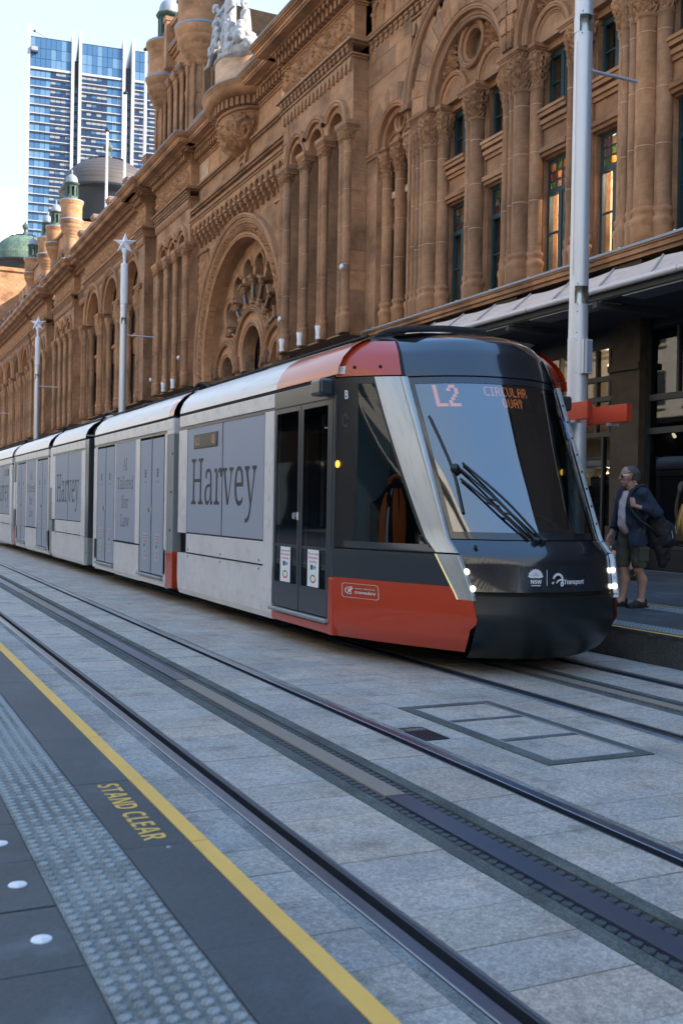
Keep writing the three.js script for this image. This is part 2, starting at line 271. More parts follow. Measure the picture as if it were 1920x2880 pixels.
{ // tactile studs
  const t = thing('tactile_strip', 'grey strip of raised tactile studs along the near platform', 'tactile paving', [0.655, 0.35, 0]);
  M('base', box(-0.1335, 0.1335, -0.05, 0.0015, -60, 4), tactGrey, t);
  const g = lathe([[0.0165, 0], [0.0155, 0.004], [0.012, 0.0062], [0, 0.0066]], 10), rest = [];
  let n = 0; const stud2 = std({ color: C(1.5, 1.54, 1.6), map: concMap, roughness: 0.6 });
  for (let r = 0; r < 1240; r++) for (let c = 0; c < 6; c++) {
    const x = -0.1125 + c * 0.045 + rr(-0.0008, 0.0008), u = 1.6 + r * 0.0445 + rr(-0.0008, 0.0008);
    if (u > 2.02 && n < 300) { M('stud', g, rnd() < 0.25 ? tactGrey : stud2, t, [x, 0.001, -u]); n++; } else rest.push([x, u]);
  }
  const im = new THREE.InstancedMesh(g, stud2, rest.length); im.name = 'stud_field'; im.userData.kind = 'stuff'; im.castShadow = im.receiveShadow = true;
  rest.forEach(([x, u], i) => im.setMatrixAt(i, new THREE.Matrix4().makeTranslation(x, 0.001, -u))); t.add(im);
  const disc = lathe([[0.026, 0], [0.025, 0.003], [0.0, 0.0032]], 28), dm = std({ color: C(0.82, 0.84, 0.86), map: dirtMap, roughness: 0.45 });
  [['nearest of the white discs set in the platform', 2.655], ['middle white disc set in the platform beside the tactile strip', 3.06], ['white disc cut off by the left edge of the photo', 3.45]].forEach(([l, u]) => tag(M('marker_disc', disc, dm, null, [0.447, 0.3505, -u]), l, 'marker', 'white discs in the platform paving'));
  // STAND CLEAR
  const font = await new FontLoader().loadAsync('fonts/droid/droid_sans_bold.typeface.json');
  globalThis.__font = font;
  const w = thing('platform_lettering', 'worn yellow words STAND CLEAR painted on the dark platform edge', 'lettering', [0.876, 0.3508, -4.03]);
  const txt = 'STAND CLEAR'; let x = 0; const geos = [];
  for (const ch of txt) {
    if (ch === ' ') { x += 0.035; continue; }
    const g = new THREE.ShapeGeometry(font.generateShapes(ch, 0.079), 6); g.computeBoundingBox(); const bw = g.boundingBox.max.x - g.boundingBox.min.x;
    g.translate(-g.boundingBox.min.x, 0, 0); g.scale(1.08, 1, 1); g.translate(x, 0, 0); x += bw * 1.08 + 0.013; 
    const e = new THREE.Matrix4().makeBasis(new THREE.Vector3(0, 0, 1), new THREE.Vector3(1, 0, 0), new THREE.Vector3(0, 1, 0)); g.applyMatrix4(e); puv(g);
    const mesh = M('letter', g, std({ color: C(0.72, 0.46, 0.10), map: dirtMap, roughness: 0.75 }), w);
    geos.push(mesh);
  }
  w.scale.set(1, 1, 0.735 / x);
  const bolt = M('bolt_cap', lathe([[0.008, 0], [0.006, 0.004], [0, 0.005]], 12), leadGrey, null, [0.93, 0.35, -3.22]); tag(bolt, 'small bolt head in the platform beside the last painted letter', 'bolt');
}
{ // opposite platform and footpath up to the shop fronts
  const P = new THREE.Group(); P.name = 'opposite_platform'; P.userData.kind = 'structure'; scene.add(P);
  const faceM = std({ color: C(0.55, 0.56, 0.55), map: concMap, roughness: 0.9, bumpMap: fineBump, bumpScale: 0.01 });
  M('platform_face', box(6.875, 7.2, -0.03, 0.262, -60, 12), faceM, P);
  M('edge_slab', box(6.868, 6.93, 0.262, 0.297, -60, 12), bluestone[0], P);
  M('yellow_line', box(6.869, 6.915, 0.297, 0.301, -60, 12), yellowPaint, P);
  M('platform_core', box(6.93, 14.6, -0.03, 0.292, -130, 30), jointFill, P);
  const L = [[], [], [], []];
  for (let r = 0; r < 130; r++) { const u0 = -4 + r * 0.6; for (const [a, b] of [[6.93, 6.97], [7.275, 7.87], [7.87, 8.47], [8.885, 8.97], [9.0, 9.6], [9.6, 10.2], [10.2, 10.8], [10.8, 11.4], [11.4, 12], [12, 12.6], [12.6, 13.2], [13.2, 13.95]]) { const m = Math.floor(rnd() * 4), g = box(a + 0.002, b - 0.002, 0.28, 0.30 + rr(-0.0006, 0.0006), -u0 - 0.598, -u0 - 0.002); if (u0 > 7 && u0 < 14 && a < 12.7 && b - a > 0.3) M('paving_slab', g, bluestone[m], P); else L[m].push(g); } }
  L.forEach((l, i) => M('paving_field', merge(l), bluestone[i], P).userData.kind = 'stuff');
  M('thin_yellow_line', box(8.97, 9.0, 0.28, 0.301, -60, 12), yellowPaint, P);
  for (const [a, b, n] of [[6.97, 7.275, 6], [8.47, 8.885, 8]]) {
    M('tactile_base', box(a, b, 0.28, 0.3, -60, 12), tactGrey, P);
    const g = lathe([[0.0165, 0], [0.012, 0.006], [0, 0.0066]], 6), N = n * 900, im = new THREE.InstancedMesh(g, tactGrey, N); im.name = 'tactile_studs'; im.userData.kind = 'stuff';
    for (let i = 0; i < N; i++) im.setMatrixAt(i, new THREE.Matrix4().makeTranslation(a + 0.03 + (i % n) * (b - a - 0.06) / (n - 1), 0.3, -(4 + Math.floor(i / n) * 0.05))); P.add(im);
  }
}
// ---------------------------------------------------------------- tram
const tram = thing('tram', 'articulated white and grey tram with orange and black cab, arriving along the street', 'tram', [5.525, 0, 0]);
{
  const white = phy({ color: C(0.80, 0.77, 0.77), map: dirtMap, roughness: 0.32, clearcoat: 0.25, clearcoatRoughness: 0.2 }), vinyl = std({ color: C(0.33, 0.37, 0.44), roughness: 0.5 });
  const vinylTxt = (t) => memo("v" + t.uuid, () => std({ color: C(1, 1, 1), map: t, roughness: 0.5 }));
  const grey = std({ color: C(0.27, 0.29, 0.30), roughness: 0.45, metalness: 0.2 }), charcoal = phy({ color: C(0.035, 0.043, 0.052), roughness: 0.3, clearcoat: 0.4, clearcoatRoughness: 0.15 });
  const gloss = phy({ color: C(0.012, 0.016, 0.022), roughness: 0.22, clearcoat: 1, clearcoatRoughness: 0.04, specularIntensity: 1 }), satin = std({ color: C(0.012, 0.014, 0.017), roughness: 0.38 });
  const orange = phy({ color: C(0.50, 0.05, 0.014), roughness: 0.3, clearcoat: 0.7, clearcoatRoughness: 0.08 });
  const tint = phy({ color: C(0.42, 0.46, 0.48), roughness: 0.02, transmission: 1, thickness: 0, ior: 1.55 }), shield = phy({ color: C(0.26, 0.36, 0.38), roughness: 0.015, transmission: 1, thickness: 0, ior: 2.7 });
  const rubber = std({ color: C(0.012, 0.012, 0.013), roughness: 0.8 }), olive = std({ color: C(0.10, 0.09, 0.035), roughness: 0.7 }), inner = std({ color: C(0.10, 0.105, 0.11), roughness: 0.8 }), innerD = std({ color: C(0.03, 0.032, 0.035), roughness: 0.85 });
  const alu = phy({ color: C(0.55, 0.56, 0.55), map: dirtMap, roughness: 0.35, metalness: 0.35 });
  const yel = std({ color: C(0.6, 0.42, 0.05), roughness: 0.5 });
  const P = (n, g, m, par = tram) => M(n, g, m, par);
  const HW = 1.335;
  const sb = (s, xa, xb, y0, y1, u0, u1, r = 0) => (r ? rbox : box)(Math.min(s * xa, s * xb), Math.max(s * xa, s * xb), y0, y1, -u1, -u0, r || undefined);
  // flat sheet on a side with its own uv; s = -1 near side: left edge of the picture is the far end
  function sheet(s, x, y0, y1, u0, u1, a0 = 0, a1 = 1, b0 = 0, b1 = 1) {
    const g = new THREE.BufferGeometry(), X = s * x, L = s < 0 ? [u1, u0] : [u0, u1];
    g.setAttribute('position', new THREE.Float32BufferAttribute([X, y0, -L[0], X, y0, -L[1], X, y1, -L[1], X, y1, -L[0]], 3));
    g.setAttribute('uv', new THREE.Float32BufferAttribute([a0, b0, a1, b0, a1, b1, a0, b1], 2)); g.setIndex([0, 1, 2, 0, 2, 3]); g.computeVertexNormals(); return g;
  }
  const grid = (n, m, f, flip) => { const pos = [], uv = [], idx = []; for (let j = 0; j <= m; j++) for (let i = 0; i <= n; i++) { pos.push(...f(i / n, j / m)); uv.push(i / n, j / m); } for (let j = 0; j < m; j++) for (let i = 0; i < n; i++) { const a = j * (n + 1) + i, b = a + 1, c = a + n + 1, d = c + 1; flip ? idx.push(a, c, b, b, c, d) : idx.push(a, b, c, b, d, c); } const g = new THREE.BufferGeometry(); g.setAttribute('position', new THREE.Float32BufferAttribute(pos, 3)); g.setAttribute('uv', new THREE.Float32BufferAttribute(uv, 2)); g.setIndex(idx); g.computeVertexNormals(); return g; };
  // ---- lettering
  const serif = (x, t, px, py, w, h, col) => { x.fillStyle = col; x.font = '200px serif'; const m = x.measureText(t); x.save(); x.translate(px, py); x.scale(w / m.width, h / 143); x.fillText(t, 0, 0); x.restore(); };
  const V0 = '#9aa2b1';
  const harveyT = canvasTex(1024, 512, (x, w, h) => { x.fillStyle = V0; x.fillRect(0, 0, w, h); serif(x, 'Harvey', 60, 372, 880, 222, '#232b33'); });
  const lawT = canvasTex(256, 512, (x, w, h) => { x.fillStyle = V0; x.fillRect(0, 0, w, h); const L = [['AI', 100, 145, 56], ['Tailored', 24, 242, 208], ['for', 82, 340, 92], ['Law', 72, 436, 112]]; for (const [t, px, py, ww] of L) serif(x, t, px, py, ww, 62, '#333b45'); });
  const stickT = (bg) => canvasTex(128, 288, (x, w, h) => {
    x.fillStyle = bg; x.fillRect(0, 0, w, h); x.textAlign = 'center'; x.fillStyle = '#c0303a'; x.font = 'bold 25px sans-serif'; ['Tap on every', 'time before', 'boarding'].forEach((t, i) => { x.save(); x.translate(64, 40 + i * 31); x.scale(0.75, 1); x.fillText(t, 0, 0); x.restore(); });
    x.fillStyle = '#27405e'; x.fillRect(34, 118, 30, 38); x.fillStyle = '#7fb6c9'; x.fillRect(70, 122, 26, 30); x.fillStyle = '#39424c'; x.fillRect(70, 132, 26, 5);
    const cols = ['#e06a2c', '#d8503a', '#4b9fd6', '#58b26c', '#3d8a5a', '#e0a02c']; for (let i = 0; i < 36; i++) { x.strokeStyle = cols[Math.floor(i / 6)]; x.lineWidth = 13; x.beginPath(); x.arc(64, 226, 27, i / 36 * 2 * PI, (i + 1.2) / 36 * 2 * PI); x.stroke(); }
  });
  const stickW = stickT('#eceef0'), stickV = stickT('#a9b0bd');
  const doorT = canvasTex(128, 512, (x, w, h) => { x.fillStyle = V0; x.fillRect(0, 0, w, h); x.fillStyle = '#20262e'; x.beginPath(); x.roundRect(54, 150, 17, 44, 8); x.fill(); x.fillStyle = '#9aa2b1'; x.fillRect(59, 160, 7, 8); x.fillRect(59, 176, 7, 8); x.fillStyle = '#6d7685'; x.fillRect(46, 214, 34, 3); x.fillRect(50, 220, 26, 3); });
  const led5 = { L: '100001000010000100001000011111 1', 2: 0 };
  const GL = { L: ['1000', '1000', '1000', '1000', '1000', '1000', '1111'], 2: ['0110', '1001', '0001', '0010', '0100', '1000', '1111'], C: ['0111', '1000', '1000', '1000', '1000', '1000', '0111'], I: ['111', '010', '010', '010', '010', '010', '111'], R: ['1110', '1001', '1001', '1110', '1010', '1001', '1001'], U: ['1001', '1001', '1001', '1001', '1001', '1001', '0110'], A: ['0110', '1001', '1001', '1111', '1001', '1001', '1001'], Q: ['0110', '1001', '1001', '1001', '1001', '1011', '0111'], Y: ['101', '101', '101', '010', '010', '010', '010'], D: ['1110', '1001', '1001', '1001', '1001', '1001', '1110'] };
  const dots = (x, t, px, py, d, col, dy = d) => { let X = px; for (const ch of t) { const g = GL[ch]; if (!g) { X += 3 * d; continue; } g.forEach((r, j) => { for (let i = 0; i < r.length; i++) if (r[i] === '1') { x.fillStyle = col; const W = dy > 1.4 * d ? d * 1.5 : d * 0.96; for (let k = 0; k < 3; k++) x.fillRect(X + i * d, py + (j + k / 3) * dy, W, dy * 0.26); } }); X += (g[0].length + 1) * d; } };
  const ledT = canvasTex(512, 128, (x, w, h) => { x.fillStyle = '#000'; x.fillRect(0, 0, w, h); dots(x, 'L2', 22, 4, 9.5, '#ff8a4a', 16.5); dots(x, 'CIRCULAR', 222, 10, 6.1, '#ff8040', 7); dots(x, 'QUAY', 300, 70, 6.1, '#ff8040', 7); });
  const ledMat = std({ color: C(0.008, 0.008, 0.01), emissive: C(1, 1, 1), emissiveMap: ledT, emissiveIntensity: 0.95, roughness: 0.6 });
  const sideLed = canvasTex(256, 64, (x, w, h) => { x.fillStyle = '#0d1c1e'; x.fillRect(0, 0, w, h); dots(x, 'L2', 16, 14, 5, '#d07030'); dots(x, 'Q', 205, 10, 6, '#d07030'); });
  const decal = (w, h, f) => std({ map: canvasTex(w, h, f), transparent: true, roughness: 0.5, alphaTest: 0.02 });
  // ---- hollow body of each section
  const secs = [['A', 9.15, 14.32], ['B', 14.62, 19.95], ['C', 20.75, 24.42], ['D', 24.95, 30.32], ['E', 30.9, 37.2]];
  const roofP = [[HW, 2.692], [1.325, 2.76], [1.28, 2.86], [1.19, 2.96], [1.06, 3.04], [0.93, 3.085]];
  function roofSide(s, u0, u1, off = 0) { return grid(roofP.length - 1, 1, (a, b) => { const q = roofP[Math.round(a * (roofP.length - 1))]; return [s * (q[0] + off), q[1] + off * 0.7, -(u0 + (u1 - u0) * b)]; }, s < 0); }
  for (const [k, u0, u1] of secs) {
    P('floor', box(-1.29, 1.29, 0.22, 0.34, -u1, -u0), innerD);
    P('ceiling', box(-1.29, 1.29, 2.52, 2.66, -u1, -u0), inner);
    P('underframe', box(-1.0, 1.0, 0.12, 0.22, -u1 + 0.3, -u0 - 0.3), rubber);
    for (const s of [-1, 1]) {
      P('roof_fairing', roofSide(s, u0 + 0.03, u1 - 0.03), white);
      P('seam', sb(s, 1.27, 1.325, 2.655, 2.695, u0, u1), rubber);
      P('fascia', sb(s, 1.26, HW, 2.50, 2.655, u0 + 0.02, u1 - 0.02, 0.008), k === 'A' ? white : white);
      P('head_rail', sb(s, 1.25, HW - 0.012, 2.455, 2.495, u0, u1), charcoal);
      P('roof_rail', bar([s * 0.93, 3.115, -u0 - 0.1], [s * 0.93, 3.115, -u1 + 0.1], 0.018, 6), rubber);
    }
    P('roof_deck', box(-0.94, 0.94, 2.99, 3.08, -u1 + 0.03, -u0 - 0.03), grey);
    if (k !== 'A') P('bulkhead', box(-1.25, 1.25, 0.3, 2.6, -u1 + 0.02, -u1 + 0.05), innerD);
  }
  // roof gear that shows above the edges
  for (const [u0, u1, h] of [[10.3, 12.6, 3.22], [15.6, 18.6, 3.2], [21.4, 23.4, 3.24], [26.2, 29.2, 3.2]]) P('roof_unit', rbox(-0.7, 0.7, 3.08, h, -u1, -u0, 0.05), grey);
  for (const u of [14.47, 20.35, 24.68, 30.6]) { const w = u === 20.35 ? 0.42 : 0.18; P('bellows', box(-1.16, 1.16, 0.25, 2.85, -u - w, -u + w), rubber); for (let i = -2; i <= 2; i++) P('bellows_fold', box(-1.2, 1.2, 0.26, 2.88, -u + i * w * 0.36 - 0.012, -u + i * w * 0.36 + 0.012), satin); P('roof_cable', tube([[-0.98, 3.06, -u - w - 0.25], [-1.0, 3.16, -u - w * 0.4], [-0.98, 3.15, -u + w * 0.5], [-0.95, 3.05, -u + w + 0.2]], 0.022, 14, 6), rubber); }
  // end posts of the sections
  const post = (s, u0, u1, parts) => { for (const [y0, y1, m] of parts) P('end_post', sb(s, 1.2, HW - 0.006, y0, y1, u0, u1, 0.006), m); };
  for (const s of [-1, 1]) {
    post(s, 14.60, 14.96, [[0.74, 2.43, grey], [0.22, 0.735, orange], [2.435, 2.66, white]]);
    post(s, 20.45, 20.75, [[0.22, 0.74, grey], [0.745, 2.66, charcoal]]);
    post(s, 19.70, 19.97, [[0.22, 2.45, white]]);
    post(s, 24.42, 24.72, [[0.22, 1.0, grey], [1.005, 1.75, charcoal], [1.755, 2.66, white]]);
    post(s, 30.28, 30.6, [[0.22, 0.7, orange], [0.705, 1.2, charcoal], [1.205, 1.95, white], [1.955, 2.66, charcoal]]);
    for (const [u, h] of [[14.66, 2.15], [14.70, 1.6], [14.74, 1.05], [20.55, 0.45], [24.5, 1.4]]) P('post_bolt', bar([s * 1.325, h, -u], [s * 1.335, h, -u], 0.018, 10), rubber);
    P('roof_flash', roofFlash(s, 14.60, 14.86), orange); P('roof_flash', roofFlash(s, 30.34, 30.5), orange);
  }
  function roofFlash(s, u0, u1) { return grid(roofP.length - 1, 4, (a, b) => { const q = roofP[Math.round(a * (roofP.length - 1))], k = Math.sin(PI * (0.5 + a * 0.5)) ; return [s * (q[0] + 0.004), q[1] + 0.004, -(u0 + (u1 - u0) * b * (0.25 + 0.75 * k))]; }, s < 0); }
  // ---- sides
  const slotDoor = (s, u0, u1, glass) => {
    for (const [a, b, hinge] of [[u0, (u0 + u1) / 2 - 0.008, 1], [(u0 + u1) / 2 + 0.008, u1, -1]]) {
      const d = new THREE.Group(); d.name = 'door'; tram.add(d);
      if (glass) {
        P('pane', sb(s, 1.318, 1.324, 0.40, 2.44, a + 0.05, b - 0.05), tint, d);
        P('frame', merge([sb(s, 1.30, 1.33, 0.36, 2.47, a, a + 0.055), sb(s, 1.30, 1.33, 0.36, 2.47, b - 0.055, b), sb(s, 1.30, 1.33, 0.36, 0.62, a + 0.055, b - 0.055), sb(s, 1.30, 1.33, 2.42, 2.47, a + 0.055, b - 0.055), sb(s, 1.305, 1.326, 1.0, 1.03, a + 0.055, b - 0.055)]), charcoal, d);
        if (s < 0) P('sticker', sheet(s, 1.334, 0.63, 1.00, (a + b) / 2 - 0.15, (a + b) / 2 + 0.13), vinylTxt(stickW), d);
      } else {
        P('panel', sb(s, 1.28, 1.328, 0.36, 2.42, a + 0.006, b - 0.006, 0.008), vinyl, d);
        P('frame', merge([sb(s, 1.27, 1.332, 0.36, 2.45, a - 0.004, a + 0.006), sb(s, 1.27, 1.332, 0.36, 2.45, b - 0.006, b + 0.004)]), charcoal, d);
        if (s < 0) { P('door_print', sheet(s, 1.3315, 0.9, 2.40, a + 0.02, b - 0.02), vinylTxt(doorT), d); P('sticker', sheet(s, 1.3325, 0.56, 0.98, (a + b) / 2 - 0.13, (a + b) / 2 + 0.13), vinylTxt(stickV), d); }
        P('top_glass', sb(s, 1.29, 1.329, 2.42, 2.455, a + 0.01, b - 0.01), tint, d);
      }
    }
    const m = (u0 + u1) / 2;
    P('door_seal', sb(s, 1.29, 1.331, 0.36, 2.46, m - 0.012, m + 0.012), glass ? rubber : olive);
    P('door_button', merge([bar([s * 1.328, 1.33, -m - 0.12], [s * 1.35, 1.33, -m - 0.12], 0.036, 14)]), grey); P('button_plate', sb(s, 1.325, 1.337, 1.29, 1.37, m + 0.025, m + 0.065), white);
    P('door_sill', sb(s, 1.25, 1.375, 0.305, 0.345, u0 - 0.03, u1 + 0.03, 0.012), grey);
    P('sill_skirt', sb(s, 1.24, 1.328, 0.20, 0.30, u0 - 0.03, u1 + 0.03, 0.02), glass ? orange : white);
  };
  const panels = (s, u0, u1, splits) => { // fixed window, panel and skirt of a motor section
    P('window_surround', merge([sb(s, 1.25, HW, 1.035, 2.455, u1 - 0.001, u1 + 0.40)]), white);
    const e = [u1, ...splits, u0];
    for (let i = 0; i < e.length - 1; i++) {
      const a = e[i + 1] + 0.012, b = e[i] - 0.012, L = u1 - u0;
      const w = P('window', sb(s, 1.28, 1.326, 1.05, 2.45, a, b), vinyl);
      if (s < 0) P('window_print', sheet(s, 1.330, 1.05, 2.45, a, b, (u1 - b) / L, (u1 - a) / L), vinylTxt(harveyT), w);
    }
    for (const x of e) P('window_gasket', sb(s, 1.27, 1.331, 1.04, 2.46, x - 0.014, x + 0.014), rubber);
    P('window_gasket', sb(s, 1.27, 1.329, 1.03, 1.05, u0, u1), rubber);
    P('lower_panel', sb(s, 1.26, HW, 0.775, 1.028, u0, u1, 0.006), white); P('panel_gap', sb(s, 1.25, 1.325, 0.76, 0.775, u0, u1), rubber);
    P('skirt', skirt(s, u0, u1), white);
    for (const y of [0.72, 0.815]) for (const u of [u0 + 0.12, (u0 + u1) / 2, u1 - 0.1]) P('panel_catch', bar([s * 1.33, y, -u], [s * 1.338, y, -u], 0.014, 8), rubber);
  };
  function skirt(s, u0, u1) { const sh = shape([[1.22, 0.2], [1.30, 0.19], [1.325, 0.26], [HW, 0.40], [HW, 0.755], [1.25, 0.755]].map(([x, y]) => [s * x, y])); const g = new THREE.ExtrudeGeometry(sh, { depth: u1 - u0, bevelEnabled: false }); mv(g, 0, 0, -u1); return puv(g); }
  for (const s of [-1, 1]) {
    // A
    panels(s, 10.97, 13.92, [12.43]); P('skirt', skirt(s, 13.92, 14.32), white);
    P('pillar', sb(s, 1.25, HW + 0.002, 0.36, 2.47, 10.69, 10.965, 0.01), white); P('skirt', skirt(s, 10.69, 10.97), white);
    slotDoor(s, 9.22, 10.67, true); P('door_head', sb(s, 1.25, 1.338, 2.475, 2.652, 9.15, 10.68, 0.006), charcoal);
    P('roof_band', roofSide(s, 9.05, 10.62, 0.004), orange);
    // B, D
    for (const [d1, w, d2] of [[[15.08, 16.47], [16.78, 18.17], [18.27, 19.62]], [[25.05, 26.5], [26.72, 28.22], [28.39, 29.86]]]) {
      slotDoor(s, ...d1, false); slotDoor(s, ...d2, false);
      P('pillar', sb(s, 1.25, HW, 0.30, 2.455, d1[0] - 0.14, d1[0] - 0.03, 0.006), white); P('pillar', sb(s, 1.25, HW, 0.78, 2.455, d1[1] + 0.03, w[0] - 0.005, 0.006), white); P('pillar', sb(s, 1.25, HW, 0.78, 2.455, w[1] + 0.005, d2[0] - 0.03, 0.006), white); P('pillar', sb(s, 1.25, HW, 0.30, 2.455, d2[1] + 0.03, d2[1] + 0.2, 0.006), white);
      const g = P('window', sb(s, 1.28, 1.326, 0.79, 2.45, w[0] + 0.01, w[1] - 0.01), vinyl); if (s < 0) P('window_print', sheet(s, 1.33, 0.79, 2.45, w[0] + 0.01, w[1] - 0.01), vinylTxt(lawT), g);
      P('window_gasket', sb(s, 1.27, 1.329, 0.775, 0.79, w[0], w[1]), rubber);
      P('skirt', skirt(s, d1[1] + 0.03, d2[0] - 0.03), white); P('skirt', skirt(s, d2[1] + 0.03, d2[1] + 0.3), white); P('skirt', skirt(s, d1[0] - 0.14, d1[0] - 0.03), white);
    }
    panels(s, 21.15, 24.03, [22.55]); P('pillar', sb(s, 1.25, HW, 0.76, 2.455, 20.76, 21.14, 0.006), white); P('skirt', skirt(s, 20.76, 21.15), white); P('skirt', skirt(s, 24.03, 24.42), white);
    panels(s, 31.4, 34.3, [32.85]); P('pillar', sb(s, 1.25, HW, 0.76, 2.455, 30.92, 31.39, 0.006), white); P('skirt', skirt(s, 30.92, 31.4), white);
    slotDoor(s, 34.7, 36.1, false); P('pillar', sb(s, 1.25, HW, 0.2, 2.455, 36.14, 37.2, 0.006), charcoal);
    if (s < 0) for (const [u, w] of [[12.62, 13.62], [31.7, 32.5]]) { const b = P('destination_display', sb(s, 1.3, 1.338, 2.17, 2.36, u, w, 0.005), satin); P('display_face', sheet(s, 1.341, 2.185, 2.345, u + 0.02, w - 0.02), std({ map: sideLed, emissive: C(1, 1, 1), emissiveMap: sideLed, emissiveIntensity: 0.35, roughness: 0.3 }), b); }
  }
  // running gear
  for (const u of [12.45, 22.6, 32.9]) { for (const s of [-1, 1]) for (const d of [-0.9, 0.9]) P('wheel', bar([s * 0.68, 0.28, -(u + d)], [s * 0.80, 0.28, -(u + d)], 0.28, 20), darkMetal); P('bogie', box(-0.9, 0.9, 0.16, 0.42, -u - 1.3, -u + 1.3), rubber); }
  // inside
  for (const [u, x] of [[10.0, -0.75], [10.6, 0.4], [11.6, -0.55], [9.6, 0.6], [12.6, 0.5], [15.6, 0.2]]) P('grab_pole', bar([x, 0.34, -u], [x, 2.52, -u], 0.019, 8), yel);
  for (const u of [9.7, 10.5, 11.6, 12.8]) P('ceiling_light', box(0.35, 0.5, 2.50, 2.515, -u - 0.3, -u + 0.25), std({ color: C(0.8, 0.85, 0.85), emissive: C(0.8, 0.9, 0.9), emissiveIntensity: 0.4 }));
  for (const u of [9.9, 10.3]) P('strap_handle', box(-0.35, -0.27, 2.08, 2.24, -u - 0.05, -u + 0.05), std({ color: C(0.05, 0.22, 0.28), roughness: 0.5 }));
  for (const u of [11.3, 12.2, 13.1]) { P('seat', merge([rbox(0.35, 1.2, 0.7, 0.8, -u - 0.22, -u + 0.22, 0.03), rbox(0.35, 1.2, 0.8, 1.35, -u - 0.26, -u - 0.18, 0.03)]), std({ color: C(0.05, 0.07, 0.12), roughness: 0.8 })); }
  P('inner_wall', box(1.22, 1.25, 0.34, 2.5, -19.9, -9.2), innerD);
  // ---- cab: plan of the nose by height [y, half width, corner u, centre u]
  const N = [[0.14, 0.64, 7.80, 7.55], [0.20, 0.685, 7.68, 7.47], [0.32, 0.715, 7.58, 7.38], [0.50, 0.725, 7.50, 7.32], [0.70, 0.745, 7.55, 7.31], [1.0, 0.80, 7.68, 7.30], [1.06, 0.805, 7.72, 7.325], [1.17, 0.81, 7.86, 7.42], [1.8, 0.825, 8.17, 7.75], [2.62, 0.845, 8.59, 8.14], [2.72, 0.845, 8.64, 8.19], [2.9, 0.825, 8.74, 8.27], [3.02, 0.79, 8.88, 8.37], [3.09, 0.74, 9.05, 8.52], [3.13, 0.66, 9.3, 8.8]];
  const nz = (y) => { let i = 0; while (i < N.length - 2 && y > N[i + 1][0]) i++; const a = N[i], b = N[i + 1], t = Math.min(1, Math.max(0, (y - a[0]) / (b[0] - a[0]))); return [1, 2, 3].map((k) => a[k] + (b[k] - a[k]) * t); };
  const xb = (y) => { if (y < 0.3) return 1.335 - (0.3 - y) * 0.5; if (y <= 2.69) return 1.335; let i = 0; while (i < roofP.length - 2 && y > roofP[i + 1][1]) i++; const a = roofP[i], b = roofP[i + 1], t = Math.min(1, (y - a[1]) / (b[1] - a[1])); return a[0] + (b[0] - a[0]) * t; };
  const front = (s, y, off = 0) => { const [h, uc, un] = nz(y); return [h * s * (1 + off * 0.6), y, -(un + (uc - un) * Math.pow(Math.abs(s), 2.3) - off)]; };
  const flank = (sg, t, y, off = 0) => { const [h, uc] = nz(y); const bul = 0.035 * Math.sin(PI * Math.min(1, Math.max(0, t))); const X = xb(y); return [sg * (X - (X - h) * t + bul + off * 0.85), y, -(9.15 - (9.15 - uc) * t - off * 0.45)]; };
  const fp = (s0, s1, y0, y1, off, n = 24, m = 8) => grid(n, m, (a, b) => { const y = y0 + (y1 - y0) * b; return front(s0 + (s1 - s0) * a, y, off); });
  const lp = (sg, t0, t1, y0, y1, off, n = 8, m = 8) => grid(n, m, (a, b) => { const y = y0 + (y1 - y0) * b, A = typeof t0 === 'function' ? t0(y) : t0, B = typeof t1 === 'function' ? t1(y) : t1; return flank(sg, A + (B - A) * a, y, off); }, sg > 0);
  P('windscreen', fp(-0.97, 0.97, 1.21, 2.60, 0, 28, 10), shield);
  P('windscreen_border', merge([fp(-1, -0.95, 1.19, 2.64, 0.004), fp(0.95, 1, 1.19, 2.64, 0.004), fp(-1, 1, 1.175, 1.235, 0.004), fp(-1, 1, 2.585, 2.645, 0.004)]), gloss);
  P('roof_panel', fp(-1, 1, 2.66, 3.13, 0.006, 28, 14), gloss); P('screen_gap', fp(-1, 1, 2.64, 2.665, -0.012), rubber);
  P('hood', fp(-1, 1, 0.735, 1.165, 0.006, 28, 14), gloss); P('hood_gap', fp(-1, 1, 1.16, 1.185, -0.012), rubber);
  P('bumper_gap', fp(-0.99, 0.99, 0.70, 0.74, -0.02), rubber);
  P('bumper', fp(-1, 1, 0.14, 0.70, 0.012, 28, 12), phy({ color: C(0.006, 0.009, 0.010), roughness: 0.38, clearcoat: 0.35, clearcoatRoughness: 0.25 })); P('bumper_lip', fp(-1, 1, 0.685, 0.70, 0.02, 28, 2), satin);
  P('coupler_cover', mv(new THREE.SphereGeometry(0.5, 20, 12).scale(1.15, 0.4, 0.5), 0.25, 0.24, -8.05), satin);
  P('hood_bolt', bar([-0.68, 1.10, -7.62], [-0.69, 1.115, -7.60], 0.016, 10), rubber); P('nose_bolt', bar([-0.62, 0.55, -7.5], [-0.62, 0.55, -7.46], 0.014, 10), satin);
  // roof of the cab
  P('cab_roof', grid(16, 6, (a, b) => { const u = 8.75 + b * 0.55, w = 0.70 + b * 0.22; return [(a * 2 - 1) * w, 3.125 - 0.03 * Math.pow(Math.abs(a * 2 - 1), 3), -u]; }, false), white);
  P('roof_cowl', tube([[-0.80, 3.07, -9.5], [-0.72, 3.17, -9.25], [-0.3, 3.20, -8.95], [0.2, 3.20, -8.9]], 0.035, 20, 8), rubber);
  const stripL = (y) => y > 1.045 ? 0.866 - (y - 1.045) / 1.6 * 0.236 : 0.866 + (1.045 - y) * 0.142, stripR = (y) => y > 1.045 ? 1.0 - (y - 1.045) / 1.6 * 0.06 : 1.0;
